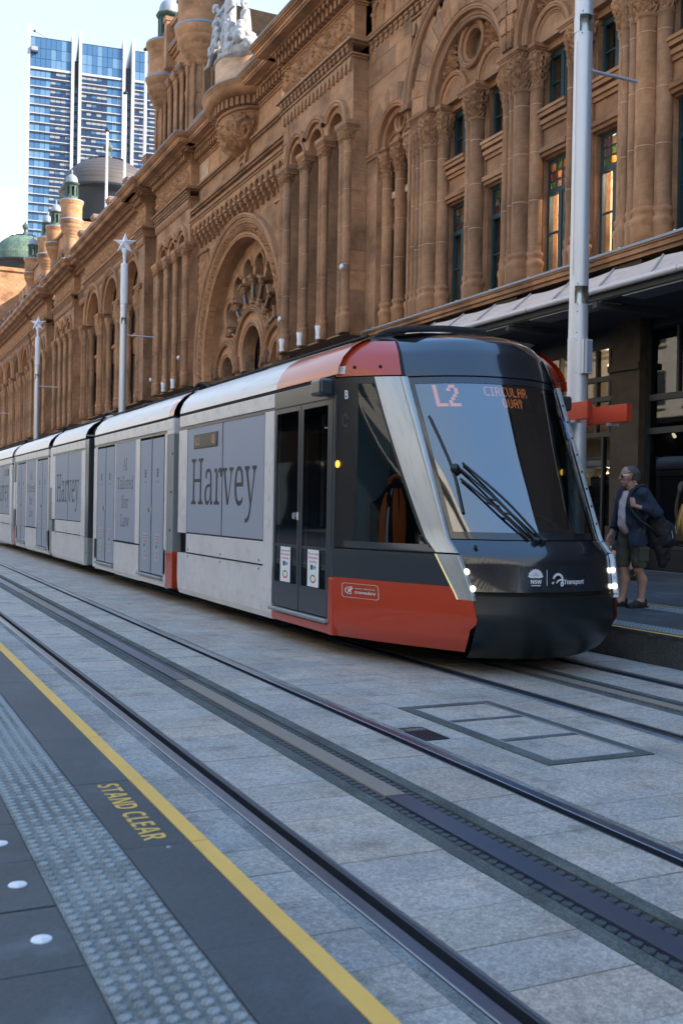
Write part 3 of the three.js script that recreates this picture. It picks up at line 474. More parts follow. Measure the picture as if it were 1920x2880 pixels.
  for (const sg of [-1, 1]) {
    const lit = (x) => x;
    P('cab_side_panel', lp(sg, 0.0, (y) => stripL(y), 0.765, 1.035, 0.004), charcoal);
    P('orange_side_panel', lp(sg, 0.0, (y) => y > 0.66 ? stripL(y) : 0.975, 0.20, 0.765, 0.004, 10, 14), orange);
    P('orange_tip', lp(sg, (y) => 0.94, (y) => 1.008, 0.46, 0.66, 0.024, 5, 8), orange); P('orange_return', lp(sg, 0.92, (y) => 0.975 + (y - 0.40) * 0.55, 0.40, 0.46, 0.02, 5, 4), orange);
    P('door_post', sb(sg, 1.25, 1.334, 0.20, 0.75, 9.10, 9.21, 0.01), orange); P('door_post', sb(sg, 1.25, 1.334, 0.755, 2.5, 9.10, 9.21, 0.01), charcoal);
    P('belt_line', lp(sg, 0, stripL, 1.035, 1.05, -0.006), rubber);
    P('sill', lp(sg, 0.13, (y) => stripL(y) - 0.012, 1.05, 1.115, 0.006), charcoal);
    const tw = (y) => 0.2 + (y - 1.1) / 1.5 * 0.16; P('cab_pillar', lp(sg, 0.0, tw, 1.05, 2.66, 0.004), satin);
    P('cab_window', lp(sg, tw, (y) => stripL(y) - 0.01, 1.115, 2.62, 0, 8, 12), tint); P('window_head', lp(sg, 0.13, stripL, 2.60, 2.665, 0.004), satin);
    P('window_frame', lp(sg, (y) => stripL(y) - 0.035, stripL, 1.06, 2.62, 0.003), satin); P('window_frame', lp(sg, tw, (y) => tw(y) + 0.025, 1.1, 2.62, 0.003), satin);
    P('light_pillar', lp(sg, stripL, stripR, 1.055, 2.66, 0.018, 5, 14), alu); P('pillar_front', grid(4, 14, (a, b) => { const y = 1.055 + b * 1.6, A = flank(sg, stripR(y), y, 0.018), B = front(sg * 0.985, y, 0.012), k = a; return [A[0] + (B[0] - A[0]) * k + sg * 0.03 * Math.sin(PI * k), y, A[2] + (B[2] - A[2]) * k + 0.02 * Math.sin(PI * k)]; }, sg > 0), alu);
    if (sg > 0) for (let i = 0; i < 9; i++) { const y = 1.15 + i * 0.165, q = front(sg * 1.0, y, 0.03); P('pillar_bolt', mv(new THREE.SphereGeometry(0.011, 8, 6), q[0], y, q[2]), darkMetal); }
    P('cap', lp(sg, 0.05, 0.965, 2.675, 3.03, 0.012, 10, 10), orange); P('cap_gap', lp(sg, 0.955, 1.0, 2.67, 3.05, 0.002), rubber);
    for (const t of [0.35, 0.72]) { const q = flank(sg, t, 2.76, 0.02); P('cap_hole', mv(new THREE.SphereGeometry(0.016, 8, 6), ...q), rubber); }
    // headlamp strip
    const hs = new THREE.Group(); hs.name = 'headlamp_strip'; tram.add(hs);
    P('housing', lp(sg, stripL, (y) => 1.0, 0.66, 1.04, 0.02, 5, 8), alu, hs); P('housing_front', grid(4, 8, (a, b) => { const y = 0.66 + b * 0.38, A = flank(sg, 1.0, y, 0.02), B = front(sg * 0.975, y, 0.012), k = a; return [A[0] + (B[0] - A[0]) * k + sg * 0.035 * Math.sin(PI * k), y, A[2] + (B[2] - A[2]) * k + 0.03 * Math.sin(PI * k)]; }, sg > 0), alu, hs);
    P('light_edge', lp(sg, (y) => stripL(y) - 0.012, stripL, 0.66, 1.04, 0.022, 2, 8), std({ color: C(0.6, 0.55, 0.3), emissive: C(1, 0.85, 0.35), emissiveIntensity: 0.16 }), hs);
    for (const y of [0.76, 0.90]) { const q = front(sg * 1.0, y, 0.035); P('headlight_lamp', mv(new THREE.SphereGeometry(0.027, 14, 10), q[0] - sg * 0.02, y, q[2] + 0.005), std({ color: C(0.9, 0.9, 0.85), emissive: C(1, 0.95, 0.78), emissiveIntensity: 1.1 }), hs); }
    for (const y of [0.69, 0.83, 0.98]) { const q = front(sg * 1.0, y, 0.03); P('lamp_screw', mv(new THREE.SphereGeometry(0.014, 8, 6), q[0], y, q[2]), grey, hs); }
    const q = flank(sg, 0.075, 1.84, 0.01); P('indicator_lamp', mv(new THREE.SphereGeometry(0.036, 14, 10).scale(0.5, 1, 1), ...q), std({ color: C(0.5, 0.2, 0.02), emissive: C(1, 0.42, 0.05), emissiveIntensity: 0.9 }));
    P('camera_pod', rbox(sg > 0 ? 1.33 : -1.48, sg > 0 ? 1.48 : -1.33, 2.50, 2.66, -9.38, -9.14, 0.03), charcoal);
  }
  P('led_display', fp(-0.90, 0.62, 2.34, 2.60, -0.10, 20, 4), innerD); P('led_text', fp(-0.86, 0.42, 2.355, 2.585, -0.085, 20, 4), ledMat);
  // cab inside
  P('cab_floor', merge([box(-0.78, 0.78, 0.3, 0.36, -8.7, -8.0), box(-1.05, 1.05, 0.3, 0.36, -9.15, -8.7)]), innerD); P('cab_partition', box(-1.25, 1.25, 0.34, 2.6, -9.2, -9.16), inner);
  P('partition_panel', box(-1.1, -0.72, 0.5, 2.5, -9.15, -9.14), std({ color: C(0.22, 0.30, 0.32), roughness: 0.6 }));
  P('dashboard', grid(16, 5, (a, b) => { const s = a * 2 - 1; const q = front(s * 0.96, 1.16 - 0.0 * b, -0.03 - b * 0.55); return [q[0], 1.16 + 0.10 * Math.sin(b * 2.4), q[2]]; }), innerD); P('dash_front', box(-0.8, 0.8, 0.4, 1.18, -8.45, -8.38), innerD);
  P('cab_ceiling', box(-0.9, 0.9, 2.66, 2.69, -9.2, -8.75), innerD);
  P('instrument_hood', mv(new THREE.TorusGeometry(0.42, 0.035, 8, 24, PI).scale(1, 0.55, 1), 0.15, 1.16, -8.12), inner); P('driver_screen', box(-0.62, -0.4, 1.15, 1.32, -8.35, -8.33), inner);
  const seat = new THREE.Group(); seat.name = 'driver_seat'; tram.add(seat);
  P('seat_back', rbox(-0.95, -0.48, 0.8, 1.5, -9.13, -9.02, 0.05), innerD, seat); P('cushion', rbox(-0.85, -0.40, 0.74, 0.86, -9.0, -8.6, 0.05), innerD, seat);
  // wipers
  const wp = new THREE.Group(); wp.name = 'wiper'; tram.add(wp);
  const F = (s, y, o) => front(s, y, o);
  for (const [a, b] of [[[-0.25, 1.18], [-0.80, 1.82]], [[-0.17, 1.18], [-0.74, 1.84]], [[-0.32, 1.18], [-0.79, 1.70]]]) P('arm', tube([F(...a, 0.02), F((a[0] + b[0]) / 2, (a[1] + b[1]) / 2, 0.06), F(...b, 0.04)], 0.011, 10, 6), satin, wp);
  P('blade', tube([F(-0.905, 2.27, 0.025), F(-0.86, 2.0, 0.028), F(-0.83, 1.75, 0.028), F(-0.84, 1.4, 0.022)], 0.014, 12, 6), satin, wp); P('hub', mv(new THREE.SphereGeometry(0.045, 10, 8), ...F(-0.81, 1.79, 0.035)), satin, wp);
  P('arm_clip', merge([tube([F(-0.42, 1.39, 0.05), F(-0.48, 1.40, 0.06), F(-0.54, 1.41, 0.05)], 0.009, 6, 5), tube([F(-0.5, 1.5, 0.05), F(-0.56, 1.515, 0.06), F(-0.62, 1.53, 0.05)], 0.009, 6, 5)]), satin, wp);
  P('wiper_base', merge([bar(F(-0.25, 1.15, 0), F(-0.25, 1.19, 0.05), 0.03, 10), bar(F(-0.17, 1.15, 0), F(-0.17, 1.19, 0.05), 0.03, 10)]), satin, wp);
  // prints on the nose and cab side
  const logo = (x, w, h) => {
    x.clearRect(0, 0, w, h); x.fillStyle = '#dfe4ea'; x.strokeStyle = '#dfe4ea';
    x.save(); x.translate(52, 66); for (let i = 0; i < 9; i++) { const a = (i - 4) * 0.36; x.save(); x.rotate(a); x.beginPath(); x.ellipse(0, -24, 8, 24, 0, 0, 2 * PI); x.fill(); x.restore(); } x.restore();
    x.globalCompositeOperation = 'destination-out'; x.lineWidth = 2.5; x.save(); x.translate(52, 66); for (let i = 0; i < 8; i++) { x.save(); x.rotate((i - 3.5) * 0.36); x.beginPath(); x.moveTo(0, -8); x.lineTo(0, -34); x.stroke(); x.restore(); } x.restore(); x.globalCompositeOperation = 'source-over';
    x.font = 'bold 33px sans-serif'; x.textAlign = 'center'; x.fillText('NSW', 52, 104); x.font = 'bold 9px sans-serif'; x.fillText('GOVERNMENT', 52, 117); x.fillRect(124, 24, 4, 92);
    x.lineWidth = 13; x.beginPath(); x.arc(206, 84, 34, PI * 1.08, PI * 1.98); x.stroke(); x.lineWidth = 9; x.beginPath(); x.arc(226, 116, 34, PI * 1.15, PI * 1.72); x.stroke(); x.beginPath(); x.moveTo(158, 100); x.lineTo(178, 90); x.lineTo(172, 108); x.fill(); x.beginPath(); x.ellipse(238, 106, 8, 10, 0, 0, 2 * PI); x.stroke();
    x.textAlign = 'left'; x.font = 'bold 38px sans-serif'; x.save(); x.translate(252, 108); x.scale(0.92, 1); x.fillText('Transport', 0, 0); x.restore();
  };
  P('nose_logo', fp(-0.43, 0.34, 0.775, 0.965, 0.012, 16, 2), decal(440, 128, logo));
  P('operator_badge', lp(-1, 0.10, 0.40, 0.575, 0.725, 0.008, 4, 2), decal(256, 144, (x, w, h) => { x.clearRect(0, 0, w, h); x.strokeStyle = x.fillStyle = '#e6d6d0'; x.lineWidth = 4; x.beginPath(); x.roundRect(6, 8, 244, 126, 20); x.stroke(); x.lineWidth = 6; x.beginPath(); x.arc(58, 72, 30, PI * 0.35, PI * 1.75); x.stroke(); x.beginPath(); x.moveTo(38, 62); x.lineTo(88, 48); x.lineTo(66, 70); x.lineTo(72, 100); x.lineTo(56, 78); x.lineTo(40, 98); x.lineTo(52, 66); x.fill(); x.beginPath(); x.arc(68, 42, 7, 0, 7); x.fill(); x.font = 'bold 12px sans-serif'; x.fillText('PROUDLY OPERATED BY', 94, 54); x.font = 'bold 38px sans-serif'; x.save(); x.translate(92, 96); x.scale(0.86, 1); x.fillText('transdev', 0, 0); x.restore(); }));
  P('cab_letter', lp(-1, 0.17, 0.255, 2.44, 2.56, 0.009, 2, 2), decal(64, 80, (x) => { x.clearRect(0, 0, 64, 80); x.fillStyle = '#cfd6dc'; x.font = 'bold 78px sans-serif'; x.fillText('B', 4, 68); }));
  P('maker_mark', lp(-1, 0.125, 0.235, 2.12, 2.34, 0.009, 2, 2), decal(128, 160, (x) => { x.clearRect(0, 0, 128, 160); x.strokeStyle = '#39424a'; x.lineWidth = 15; x.beginPath(); x.arc(64, 62, 40, 0.5, 6.1); x.stroke(); x.lineWidth = 6; x.beginPath(); x.arc(72, 44, 30, 3.4, 5.6); x.stroke(); x.fillStyle = '#2f373e'; x.font = 'bold 22px sans-serif'; x.fillText('ALSTOM', 20, 148); }));
  P('fleet_number', lp(-1, 0.085, 0.20, 2.70, 2.775, 0.016, 2, 2), decal(96, 48, (x) => { x.fillStyle = '#e8e6e4'; x.fillRect(0, 0, 96, 48); x.fillStyle = '#c9b8b4'; x.font = 'bold 40px sans-serif'; x.fillText('033', 10, 39); }));
  P('platform_number', fp(0.80, 0.90, 1.30, 1.47, 0.008, 2, 2), decal(64, 96, (x) => { x.clearRect(0, 0, 64, 96); x.strokeStyle = '#5fa6b4'; x.lineWidth = 8; x.font = 'bold 92px sans-serif'; x.fillStyle = '#5fa6b4'; x.fillText('3', 8, 84); }));
  P('access_sticker', fp(0.80, 0.93, 2.10, 2.32, 0.008, 2, 2), decal(64, 96, (x) => { x.fillStyle = '#2f6fc4'; x.fillRect(0, 0, 64, 96); x.fillStyle = '#e9eef4'; x.strokeStyle = '#e9eef4'; x.lineWidth = 6; x.beginPath(); x.arc(30, 18, 7, 0, 7); x.fill(); x.beginPath(); x.moveTo(30, 26); x.lineTo(32, 50); x.lineTo(48, 52); x.lineTo(54, 74); x.stroke(); x.beginPath(); x.arc(30, 64, 18, 0.2, 4.2); x.stroke(); }));
  // hi-vis jacket on the driver's seat
  const vest = thing('safety_jacket', 'orange and black hi-vis jacket hung over the driver seat behind the cab side window', 'jacket', [5.525 - 0.72, 0.98, -8.98]);
  const body = new THREE.SphereGeometry(1, 28, 18, 0, 2 * PI, 0, PI * 0.62); body.scale(0.27, 0.52, 0.13); mv(body, 0, 0.18, 0); 
  { const p = body.attributes.position; for (let i = 0; i < p.count; i++) { const y = p.getY(i); p.setX(i, p.getX(i) * (1 + 0.05 * Math.sin(y * 40))); p.setZ(i, p.getZ(i) + 0.012 * Math.sin(p.getX(i) * 38)); } body.computeVertexNormals(); }
  const hv = std({ color: C(0.75, 0.16, 0.02), roughness: 0.7 });
  M('jacket_body', body, std({ color: C(0.012, 0.012, 0.013), roughness: 0.85 }), vest);
  const band = (a, w, bend) => grid(3, 12, (i, j) => { const y = 0.64 - j * 0.62, k = Math.min(0.98, Math.max(0, (y - 0.18) / 0.52)), r = Math.sqrt(Math.max(0.05, 1 - k * k)), an = a + (i - 0.5) * w + bend * j; return [0.278 * r * Math.sin(an), y, 0.14 * r * Math.cos(an)]; }, false);
  for (const [a, b] of [[-0.9, 0.1], [-0.35, 0.15], [0.05, -0.12], [1.25, 0.1]]) M('orange_stripe', band(a, a > 1 ? 1.1 : 0.28, b), hv, vest);
  M('collar', mv(new THREE.TorusGeometry(0.08, 0.022, 8, 18, PI), 0, 0.68, 0), hv, vest); M('reflective_tape', band(-0.62, 0.1, 0), std({ color: C(0.6, 0.62, 0.62), roughness: 0.4 }), vest);
}
// ---------------------------------------------------------------- the long sandstone building
// Its own axes: x runs towards the camera along the street (x = -U), y up, z out over the footpath; the wall plane z = 0 stands at world x = 14.
const qv = thing('sandstone_building', 'long ornate brown sandstone building with arches, columns and domes along the whole street', 'building', [14, 0, 0]);
qv.rotation.y = -PI / 2;
const Q = (n, g, m = stone, par = qv) => M(n, g, m, par);
// u ranges become x ranges
const ub = (u0, u1, y0, y1, z0, z1) => box(-u1, -u0, y0, y1, z0, z1);
const um = (prof, u0, u1) => mould(prof, -u1, -u0);
// ---- carved relief
const hash2 = (i, j) => { const s = Math.sin(i * 127.1 + j * 311.7) * 43758.5453; return s - Math.floor(s); };
function scrollH(a, b, flip) { // spiral acanthus scroll, a b in -0.5..0.5
  const e = Math.min(0.5 - Math.abs(a), 0.5 - Math.abs(b)); if (e < 0.012) return 0;
  const r = Math.hypot(a, b) + 1e-4, th = Math.atan2(b, a * flip);
  const ph = th / (2 * PI) + Math.log(r / 0.42) * 0.62, f = ph - Math.floor(ph); let h = 0;
  if (r < 0.46) h = Math.pow(Math.max(0, 1 - Math.abs(f - 0.5) * 2.5), 0.6) * (0.5 + 0.5 * Math.min(1, r / 0.12)) * (0.82 + 0.18 * Math.sin(th * 13 + r * 55));
  const l = Math.max(0, Math.sin(th * 7 - r * 22) * 0.6 + Math.sin(a * 34 + b * 17) * 0.4); if (r > 0.36) h = Math.max(h * Math.max(0, 1 - (r - 0.36) * 10), l * 0.85);
  if (r < 0.055) h = 1; return h * Math.min(1, e / 0.05);
}
function relief(w, h, d, n, m, fn) {
  const g = new THREE.PlaneGeometry(w, h, n, m), p = g.attributes.position; for (let i = 0; i < p.count; i++) p.setZ(i, d * fn(p.getX(i) / w, p.getY(i) / h)); g.computeVertexNormals(); return puv(g);
}
const scrollG = [1, -1].map((f) => relief(1, 1, 0.19, 60, 60, (a, b) => scrollH(a, b * (f > 0 ? 1 : -1), f))), scrollLo = [1, -1].map((f) => relief(1, 1, 0.19, 30, 30, (a, b) => scrollH(a, b * (f > 0 ? 1 : -1), f)));
const leafH = (a, b) => { const v = Math.sin(a * 50 + Math.sin(b * 30) * 2) * Math.sin(b * 38 + Math.sin(a * 22) * 2.2); const q = Math.sin(a * 91 + b * 60) * Math.sin(b * 83 - a * 40); return Math.max(0, 0.5 + 0.6 * v + 0.3 * q); };
function capital(r, h, n = 64, m = 20, flare = 0.62) { // round below, square above, carved all over
  const pos = [], idx = [];
  for (let j = 0; j <= m; j++) for (let i = 0; i <= n; i++) {
    const v = j / m, th = i / n * 2 * PI, k = Math.min(1, v * 1.15), c = Math.cos(th), s = Math.sin(th), sq = 1 / Math.pow(Math.pow(Math.abs(c), 2 + 8 * k) + Math.pow(Math.abs(s), 2 + 8 * k), 1 / (2 + 8 * k));
    const R = r * (1 + flare * Math.pow(Math.min(1, v * 1.25), 0.75)) * (1 + (sq - 1) * k * 0.8) + (v > 0.04 && v < 0.97 ? r * 0.62 * (Math.min(1, leafH(th * 0.30 * (r > 0.15 ? 1 : 0.6), v * 0.42)) - 0.62) : 0);
    pos.push(R * c, h * v, R * s);
  }
  for (let j = 0; j < m; j++) for (let i = 0; i < n; i++) { const a = j * (n + 1) + i, b = a + 1, c = a + n + 1, d = c + 1; idx.push(a, c, b, b, c, d); }
  const g = new THREE.BufferGeometry(); g.setAttribute('position', new THREE.Float32BufferAttribute(pos, 3)); g.setIndex(idx); g.computeVertexNormals(); return puv(g);
}
// ---- columns: base, shaft of drums, carved capital
function column(u, yb, yt, z, r, o = {}) {
  const { cap = 0.75, base = 0.8, lo = false, m = anyStone(), mid = 0, par = qv, capFlare = 0.5 } = o, H = yt - yb, seg = lo ? 10 : 18;
  const g = memo(`col${H.toFixed(2)}_${r}_${cap}_${base}_${lo}_${mid}`, () => {
    const b = base / 0.8, p = [[0, 0], [1.24, 0], [1.24, 0.40 * b], [1.34, 0.42 * b], [1.40, 0.48 * b], [1.34, 0.55 * b], [1.08, 0.58 * b], [1.06, 0.64 * b], [1.20, 0.67 * b], [1.24, 0.71 * b], [1.18, 0.76 * b], [1, 0.79 * b]].map(([a, y]) => [a * r, y]);
    const top = H - cap; if (mid) p.push([r, mid - 0.04], [r * 1.14, mid - 0.02], [r * 1.14, mid + 0.02], [r, mid + 0.04]);
    p.push([r * 0.97, top - 0.1], [r * 1.14, top - 0.08], [r * 1.16, top - 0.03], [r * 1.0, top]); return lathe(p, seg);
  });
  const c = Q('column', g, m, par); c.position.set(-u, yb, z);
  if (!lo) { const j = memo(`jt${r}`, () => lathe([[r * 0.99, -0.008], [r * 1.003, -0.006], [r * 1.003, 0.006], [r * 0.99, 0.008]], 18)); let k = 0; for (let y = base + 1.05; y < H - cap - 0.4; y += 1.12) Q('joint', j, paleStone, c).position.y = y + ((u * 7) % 1) * 0.2; }
  if (cap > 0.1) Q('capital', memo(`cap${r}_${cap}_${lo}_${capFlare}`, () => capital(r, cap, lo ? 26 : 64, lo ? 9 : 20, capFlare)), m, c).position.y = H - cap;
  return c;
}
const abacusP = (z0, z1, y, h = 0.2) => [[z0, y], [z1 - 0.06, y], [z1 - 0.05, y + h * 0.35], [z1 - 0.01, y + h * 0.5], [z1, y + h * 0.6], [z1, y + h], [z0, y + h]];
function abacus(u0, u1, y, z0, z1, h = 0.2, par = qv, m) { // moulded slab with returns
  const s = (d, a, b) => ub(u0 - d, u1 + d, a, b, z0, z1 + d);
  return Q('abacus', merge([s(-0.05, y, y + h * 0.32), s(-0.025, y + h * 0.325, y + h * 0.52), s(0, y + h * 0.525, y + h)]), m ?? anyStone(), par);
}
// round arch mouldings: list of [r0, r1, z] steps with a roll between
const roll = (r0, r1, z0, zf) => { const d = r1 - r0; return [[r0, z0], [r0, zf - d * 0.15], [r0 + d * 0.12, zf], [r0 + d * 0.3, zf + d * 0.05], [r0 + d * 0.36, zf - d * 0.12], [r0 + d * 0.5, zf + d * 0.12], [r0 + d * 0.66, zf + d * 0.16], [r0 + d * 0.8, zf + d * 0.05], [r0 + d * 0.86, zf - d * 0.08], [r1, zf - d * 0.02], [r1, z0]]; };
function arch(u, y, r0, r1, zb, zf, o = {}) { return Q(o.name ?? 'arch_moulding', ring(roll(r0, r1, zb, zf), -u, y, o.a0 ?? 0, o.a1 ?? PI, o.seg ?? 26), o.m ?? anyStone(), o.par); }
function voussoirs(u, y, r0, r1, z0, z1, n, a0 = 0, a1 = PI) {
  for (let i = 0; i < n; i++) { const A = a0 + (a1 - a0) * (i + 0.02) / n, B = a0 + (a1 - a0) * (i + 0.98) / n, s = new THREE.Shape(); s.absarc(0, 0, r1, A, B, false); s.absarc(0, 0, r0, B, A, true); s.closePath(); Q('voussoir', mv(ext(s, z0, z1 + rr(-0.004, 0.004), 0, 3), -u, y), anyStone()); }
}
function ashlar(u0, u1, y0, y1, zf, h, w, skip) { // dressed blocks, skip(u, y) true where there is no wall
  let r = 0; for (let y = y0; y < y1 - 0.05; y += h, r++) { const H = Math.min(h, y1 - y); for (let u = u0 - (r % 2) * w / 2; u < u1 - 0.05;) { const W = w * rr(0.85, 1.15), a = Math.max(u, u0), b = Math.min(u + W, u1); u += W; if (b - a < 0.12) continue; if ([[a, y], [b, y], [a, y + H], [b, y + H], [(a + b) / 2, y + H / 2]].some(([p, q]) => skip(p, q))) continue; Q('stone_block', ub(a + 0.005, b - 0.005, y + 0.005, y + H - 0.005, zf - 0.05, zf + 0.012 + rr(0, 0.006)), anyStone()); } }
}
// ---- windows
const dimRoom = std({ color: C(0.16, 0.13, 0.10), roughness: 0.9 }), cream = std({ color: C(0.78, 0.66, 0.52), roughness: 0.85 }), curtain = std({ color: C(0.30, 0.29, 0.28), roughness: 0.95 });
const stained = [[0.55, 0.32, 0.12], [0.22, 0.30, 0.10], [0.40, 0.10, 0.06], [0.60, 0.42, 0.22], [0.30, 0.18, 0.20], [0.45, 0.36, 0.28]].map(([r, g, b]) => phy({ color: C(r, g, b), roughness: 0.25, transmission: 0.75, thickness: 0 }));
function windowUnit(u0, u1, y0, y1, z, o = {}) { // casements below, leaded lights above; round top if o.round
  const w = new THREE.Group(); w.name = 'window'; qv.add(w); const um_ = (u0 + u1) / 2, r = (u1 - u0) / 2, f = 0.075, yt = o.trans ?? y1;
  const rt = !!o.round, parts = [];
  const sp = rt ? y1 : null; // springing
  const outer = rt ? archShape(-um_, y0, sp, r) : shape([[-u1, y0], [-u0, y0], [-u0, y1], [-u1, y1]]);
  outer.holes.push(rt ? archHole(-um_, y0 + f, sp, r - f) : rectHole(-u1 + f, -u0 - f, y0 + f, y1 - f)); parts.push(ext(outer, z - 0.06, z + 0.05));
  if (o.trans) parts.push(ub(u0 + f, u1 - f, yt - 0.06, yt + 0.06, z - 0.05, z + 0.06));
  if (!o.plain) { parts.push(ub(um_ - 0.045, um_ + 0.045, y0 + f, (o.trans ? yt - 0.06 : y1) - 0.0, z - 0.045, z + 0.055)); const yr = y0 + ((o.trans ? yt : y1) - y0) * 0.5; parts.push(ub(u0 + f, u1 - f, yr - 0.018, yr + 0.018, z - 0.03, z + 0.03)); for (const s of [-1, 1]) parts.push(ub(um_ + s * 0.08 - 0.03, um_ + s * 0.08 + 0.03, y0 + f, (o.trans ? yt - 0.06 : y1), z - 0.03, z + 0.035)); }
  Q('frame', merge(parts), tealFrame, w);
  if (o.leaded) { const nx = o.nx ?? 4, ny = 3, a = u0 + f, b = u1 - f, c = yt + 0.06, d = y1 - f, dx = (b - a) / nx, dy = (d - c) / ny, bars = []; for (let i = 1; i < nx; i++) bars.push(ub(a + i * dx - 0.014, a + i * dx + 0.014, c, d, z - 0.02, z + 0.025)); for (let j = 1; j < ny; j++) bars.push(ub(a, b, c + j * dy - 0.014, c + j * dy + 0.014, z - 0.018, z + 0.022)); Q('glazing_bar', merge(bars), tealFrame, w); for (let i = 0; i < nx; i++) for (let j = 0; j < ny; j++) Q('stained_pane', ub(a + i * dx + 0.006, a + (i + 1) * dx - 0.006, c + j * dy + 0.006, c + (j + 1) * dy - 0.006, z - 0.004, z + 0.004), stained[Math.floor(rnd() * 6)], w); }
  const gs = rt ? archShape(-um_, y0 + f, sp, r - f) : shape([[-u1 + f, y0 + f], [-u0 - f, y0 + f], [-u0 - f, (o.leaded ? yt - 0.06 : y1 - f)], [-u1 + f, (o.leaded ? yt - 0.06 : y1 - f)]]);
  const g = new THREE.ShapeGeometry(gs, 10); mv(g, 0, 0, z - 0.012); Q('pane', g, winGlass, w);
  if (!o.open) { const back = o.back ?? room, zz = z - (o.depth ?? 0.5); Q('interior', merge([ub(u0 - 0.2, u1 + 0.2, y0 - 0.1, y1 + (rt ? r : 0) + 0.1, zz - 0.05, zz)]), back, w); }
  return w;
}
// ---- entablature: corbels, dentils, carved frieze, modillions, cornice
const YC = 14.52;
function entablature(u0, u1, z, o = {}) {
  const { lo = false, frieze = true, cornice = true, top = 18.0, dU = 0.1, s = 1, y = 0 } = o, e = [], lift = y;
  const Y = (a) => a + lift; const R = (d, a, b) => ub(u0 - d, u1 + d, Y(a), Y(b), z - 0.45, z + d);
  const n = Math.round((u1 - u0) / 0.31), pit = (u1 - u0) / n, corb = [], dent = [], mod = [];
  const cb = shape([[-0.14, 0.38], [0.14, 0.38], [0.14, 0.30], [0.085, 0.22], [0.06, 0.12], [0.05, 0.03], [0, 0], [-0.05, 0.03], [-0.06, 0.12], [-0.085, 0.22], [-0.14, 0.30]]);
  for (let i = 0; i < n; i++) { const x = -(u0 + (i + 0.5) * pit); corb.push(mv(ext(cb, 0, 0.10), x, Y(14.52), z)); if (!lo || i % 1 === 0) { dent.push(box(x - 0.085, x + 0.085, Y(15.07), Y(15.22), z, z + 0.16)); dent.push(box(x - 0.055, x + 0.055, Y(15.03), Y(15.07), z, z + 0.12), box(x - 0.11, x + 0.11, Y(15.22), Y(15.30), z, z + 0.19)); }
    mod.push(box(x - 0.075, x + 0.075, Y(16.62), Y(17.0), z - 0.02, z + 0.30), box(x - 0.075, x + 0.075, Y(16.86), Y(17.0), z + 0.30, z + 0.42)); const a = ring([[0.085, -0.02], [0.085, 0.30], [0.16, 0.30]], x - pit / 2, Y(16.86), 0, PI, 6); mod.push(mv(a, 0, 0, z)); }
  Q('corbel_table', merge(corb)); Q('dentil_row', merge(dent), stones[1]); if (cornice) Q('modillion_row', merge(mod), stones[3]);
  Q('string_course', merge([R(0.06, 14.90, 14.96), R(0.12, 14.965, 15.02), R(0.10, 15.305, 15.34), R(0.24, 15.345, 15.42), R(0.19, 15.425, 15.47)]), anyStone());
  Q('frieze_wall', merge([ub(u0, u1, Y(13.0 < 1 ? 0 : 15.475), Y(16.5), z - 0.4, z), ub(u0, u1, Y(16.5), Y(17.2), z - 0.4, z - 0.02)]), stone);
  if (frieze) { const nf = Math.max(1, Math.round((u1 - u0 - 0.1) / 1.03)), w = (u1 - u0 - 0.1) / nf; for (let i = 0; i < nf; i++) { const m = Q('carved_panel', (lo ? scrollLo : scrollG)[i % 2], stones[[2, 5][i % 2]]); m.scale.set(w, 0.98, 1); m.position.set(-(u0 + 0.05 + w * (i + 0.5)), Y(15.99), z + 0.005); } }
  Q('frieze_moulding', merge([R(0.05, 16.50, 16.55), R(0.10, 16.555, 16.61)]), anyStone());
  if (cornice) {
    Q('cornice', merge([R(0.26, 17.02, 17.06), R(0.42, 17.065, 17.11), R(0.78, 17.115, 17.17), R(0.82, 17.175, 17.29), R(0.87, 17.295, 17.34), R(0.93, 17.345, 17.41), R(0.98, 17.415, 17.47)]), stones[2]);
    Q('lead_capping', merge([R(1.01, 17.475, 17.515), R(0.9, 17.516, 17.55), R(0.4, 17.5, 17.62)]), leadGrey);
  }
}
// ---- mass, ground floor, string above the awning
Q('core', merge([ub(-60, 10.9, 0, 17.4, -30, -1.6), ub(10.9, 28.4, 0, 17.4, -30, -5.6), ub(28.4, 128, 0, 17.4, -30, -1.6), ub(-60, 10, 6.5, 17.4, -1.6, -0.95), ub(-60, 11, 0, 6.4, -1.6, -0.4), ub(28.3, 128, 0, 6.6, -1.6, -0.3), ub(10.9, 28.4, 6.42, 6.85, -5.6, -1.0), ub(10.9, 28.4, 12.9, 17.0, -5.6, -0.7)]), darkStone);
Q('roof_slab', ub(-60, 128, 17.4, 17.55, -30, -0.45), leadGrey);
Q('string_course', merge([ub(11, 28.4, 6.42, 6.50, -1.0, 0.04), ub(11, 28.4, 6.505, 6.60, -1.0, 0.10), ub(11, 28.4, 6.605, 6.64, -1.0, 0.14)]), stone); Q('gutter', merge([ub(11, 28.3, 6.641, 6.69, 0.05, 0.17)]), leadGrey);
for (let u = 12; u < 28; u += 1.55) Q('gutter_bracket', ub(u - 0.02, u + 0.02, 6.68, 6.70, 0.03, 0.18), aluminium);
Q('ledge', ub(11, 28.4, 6.55, 6.67, -1.0, 0.04), stone);
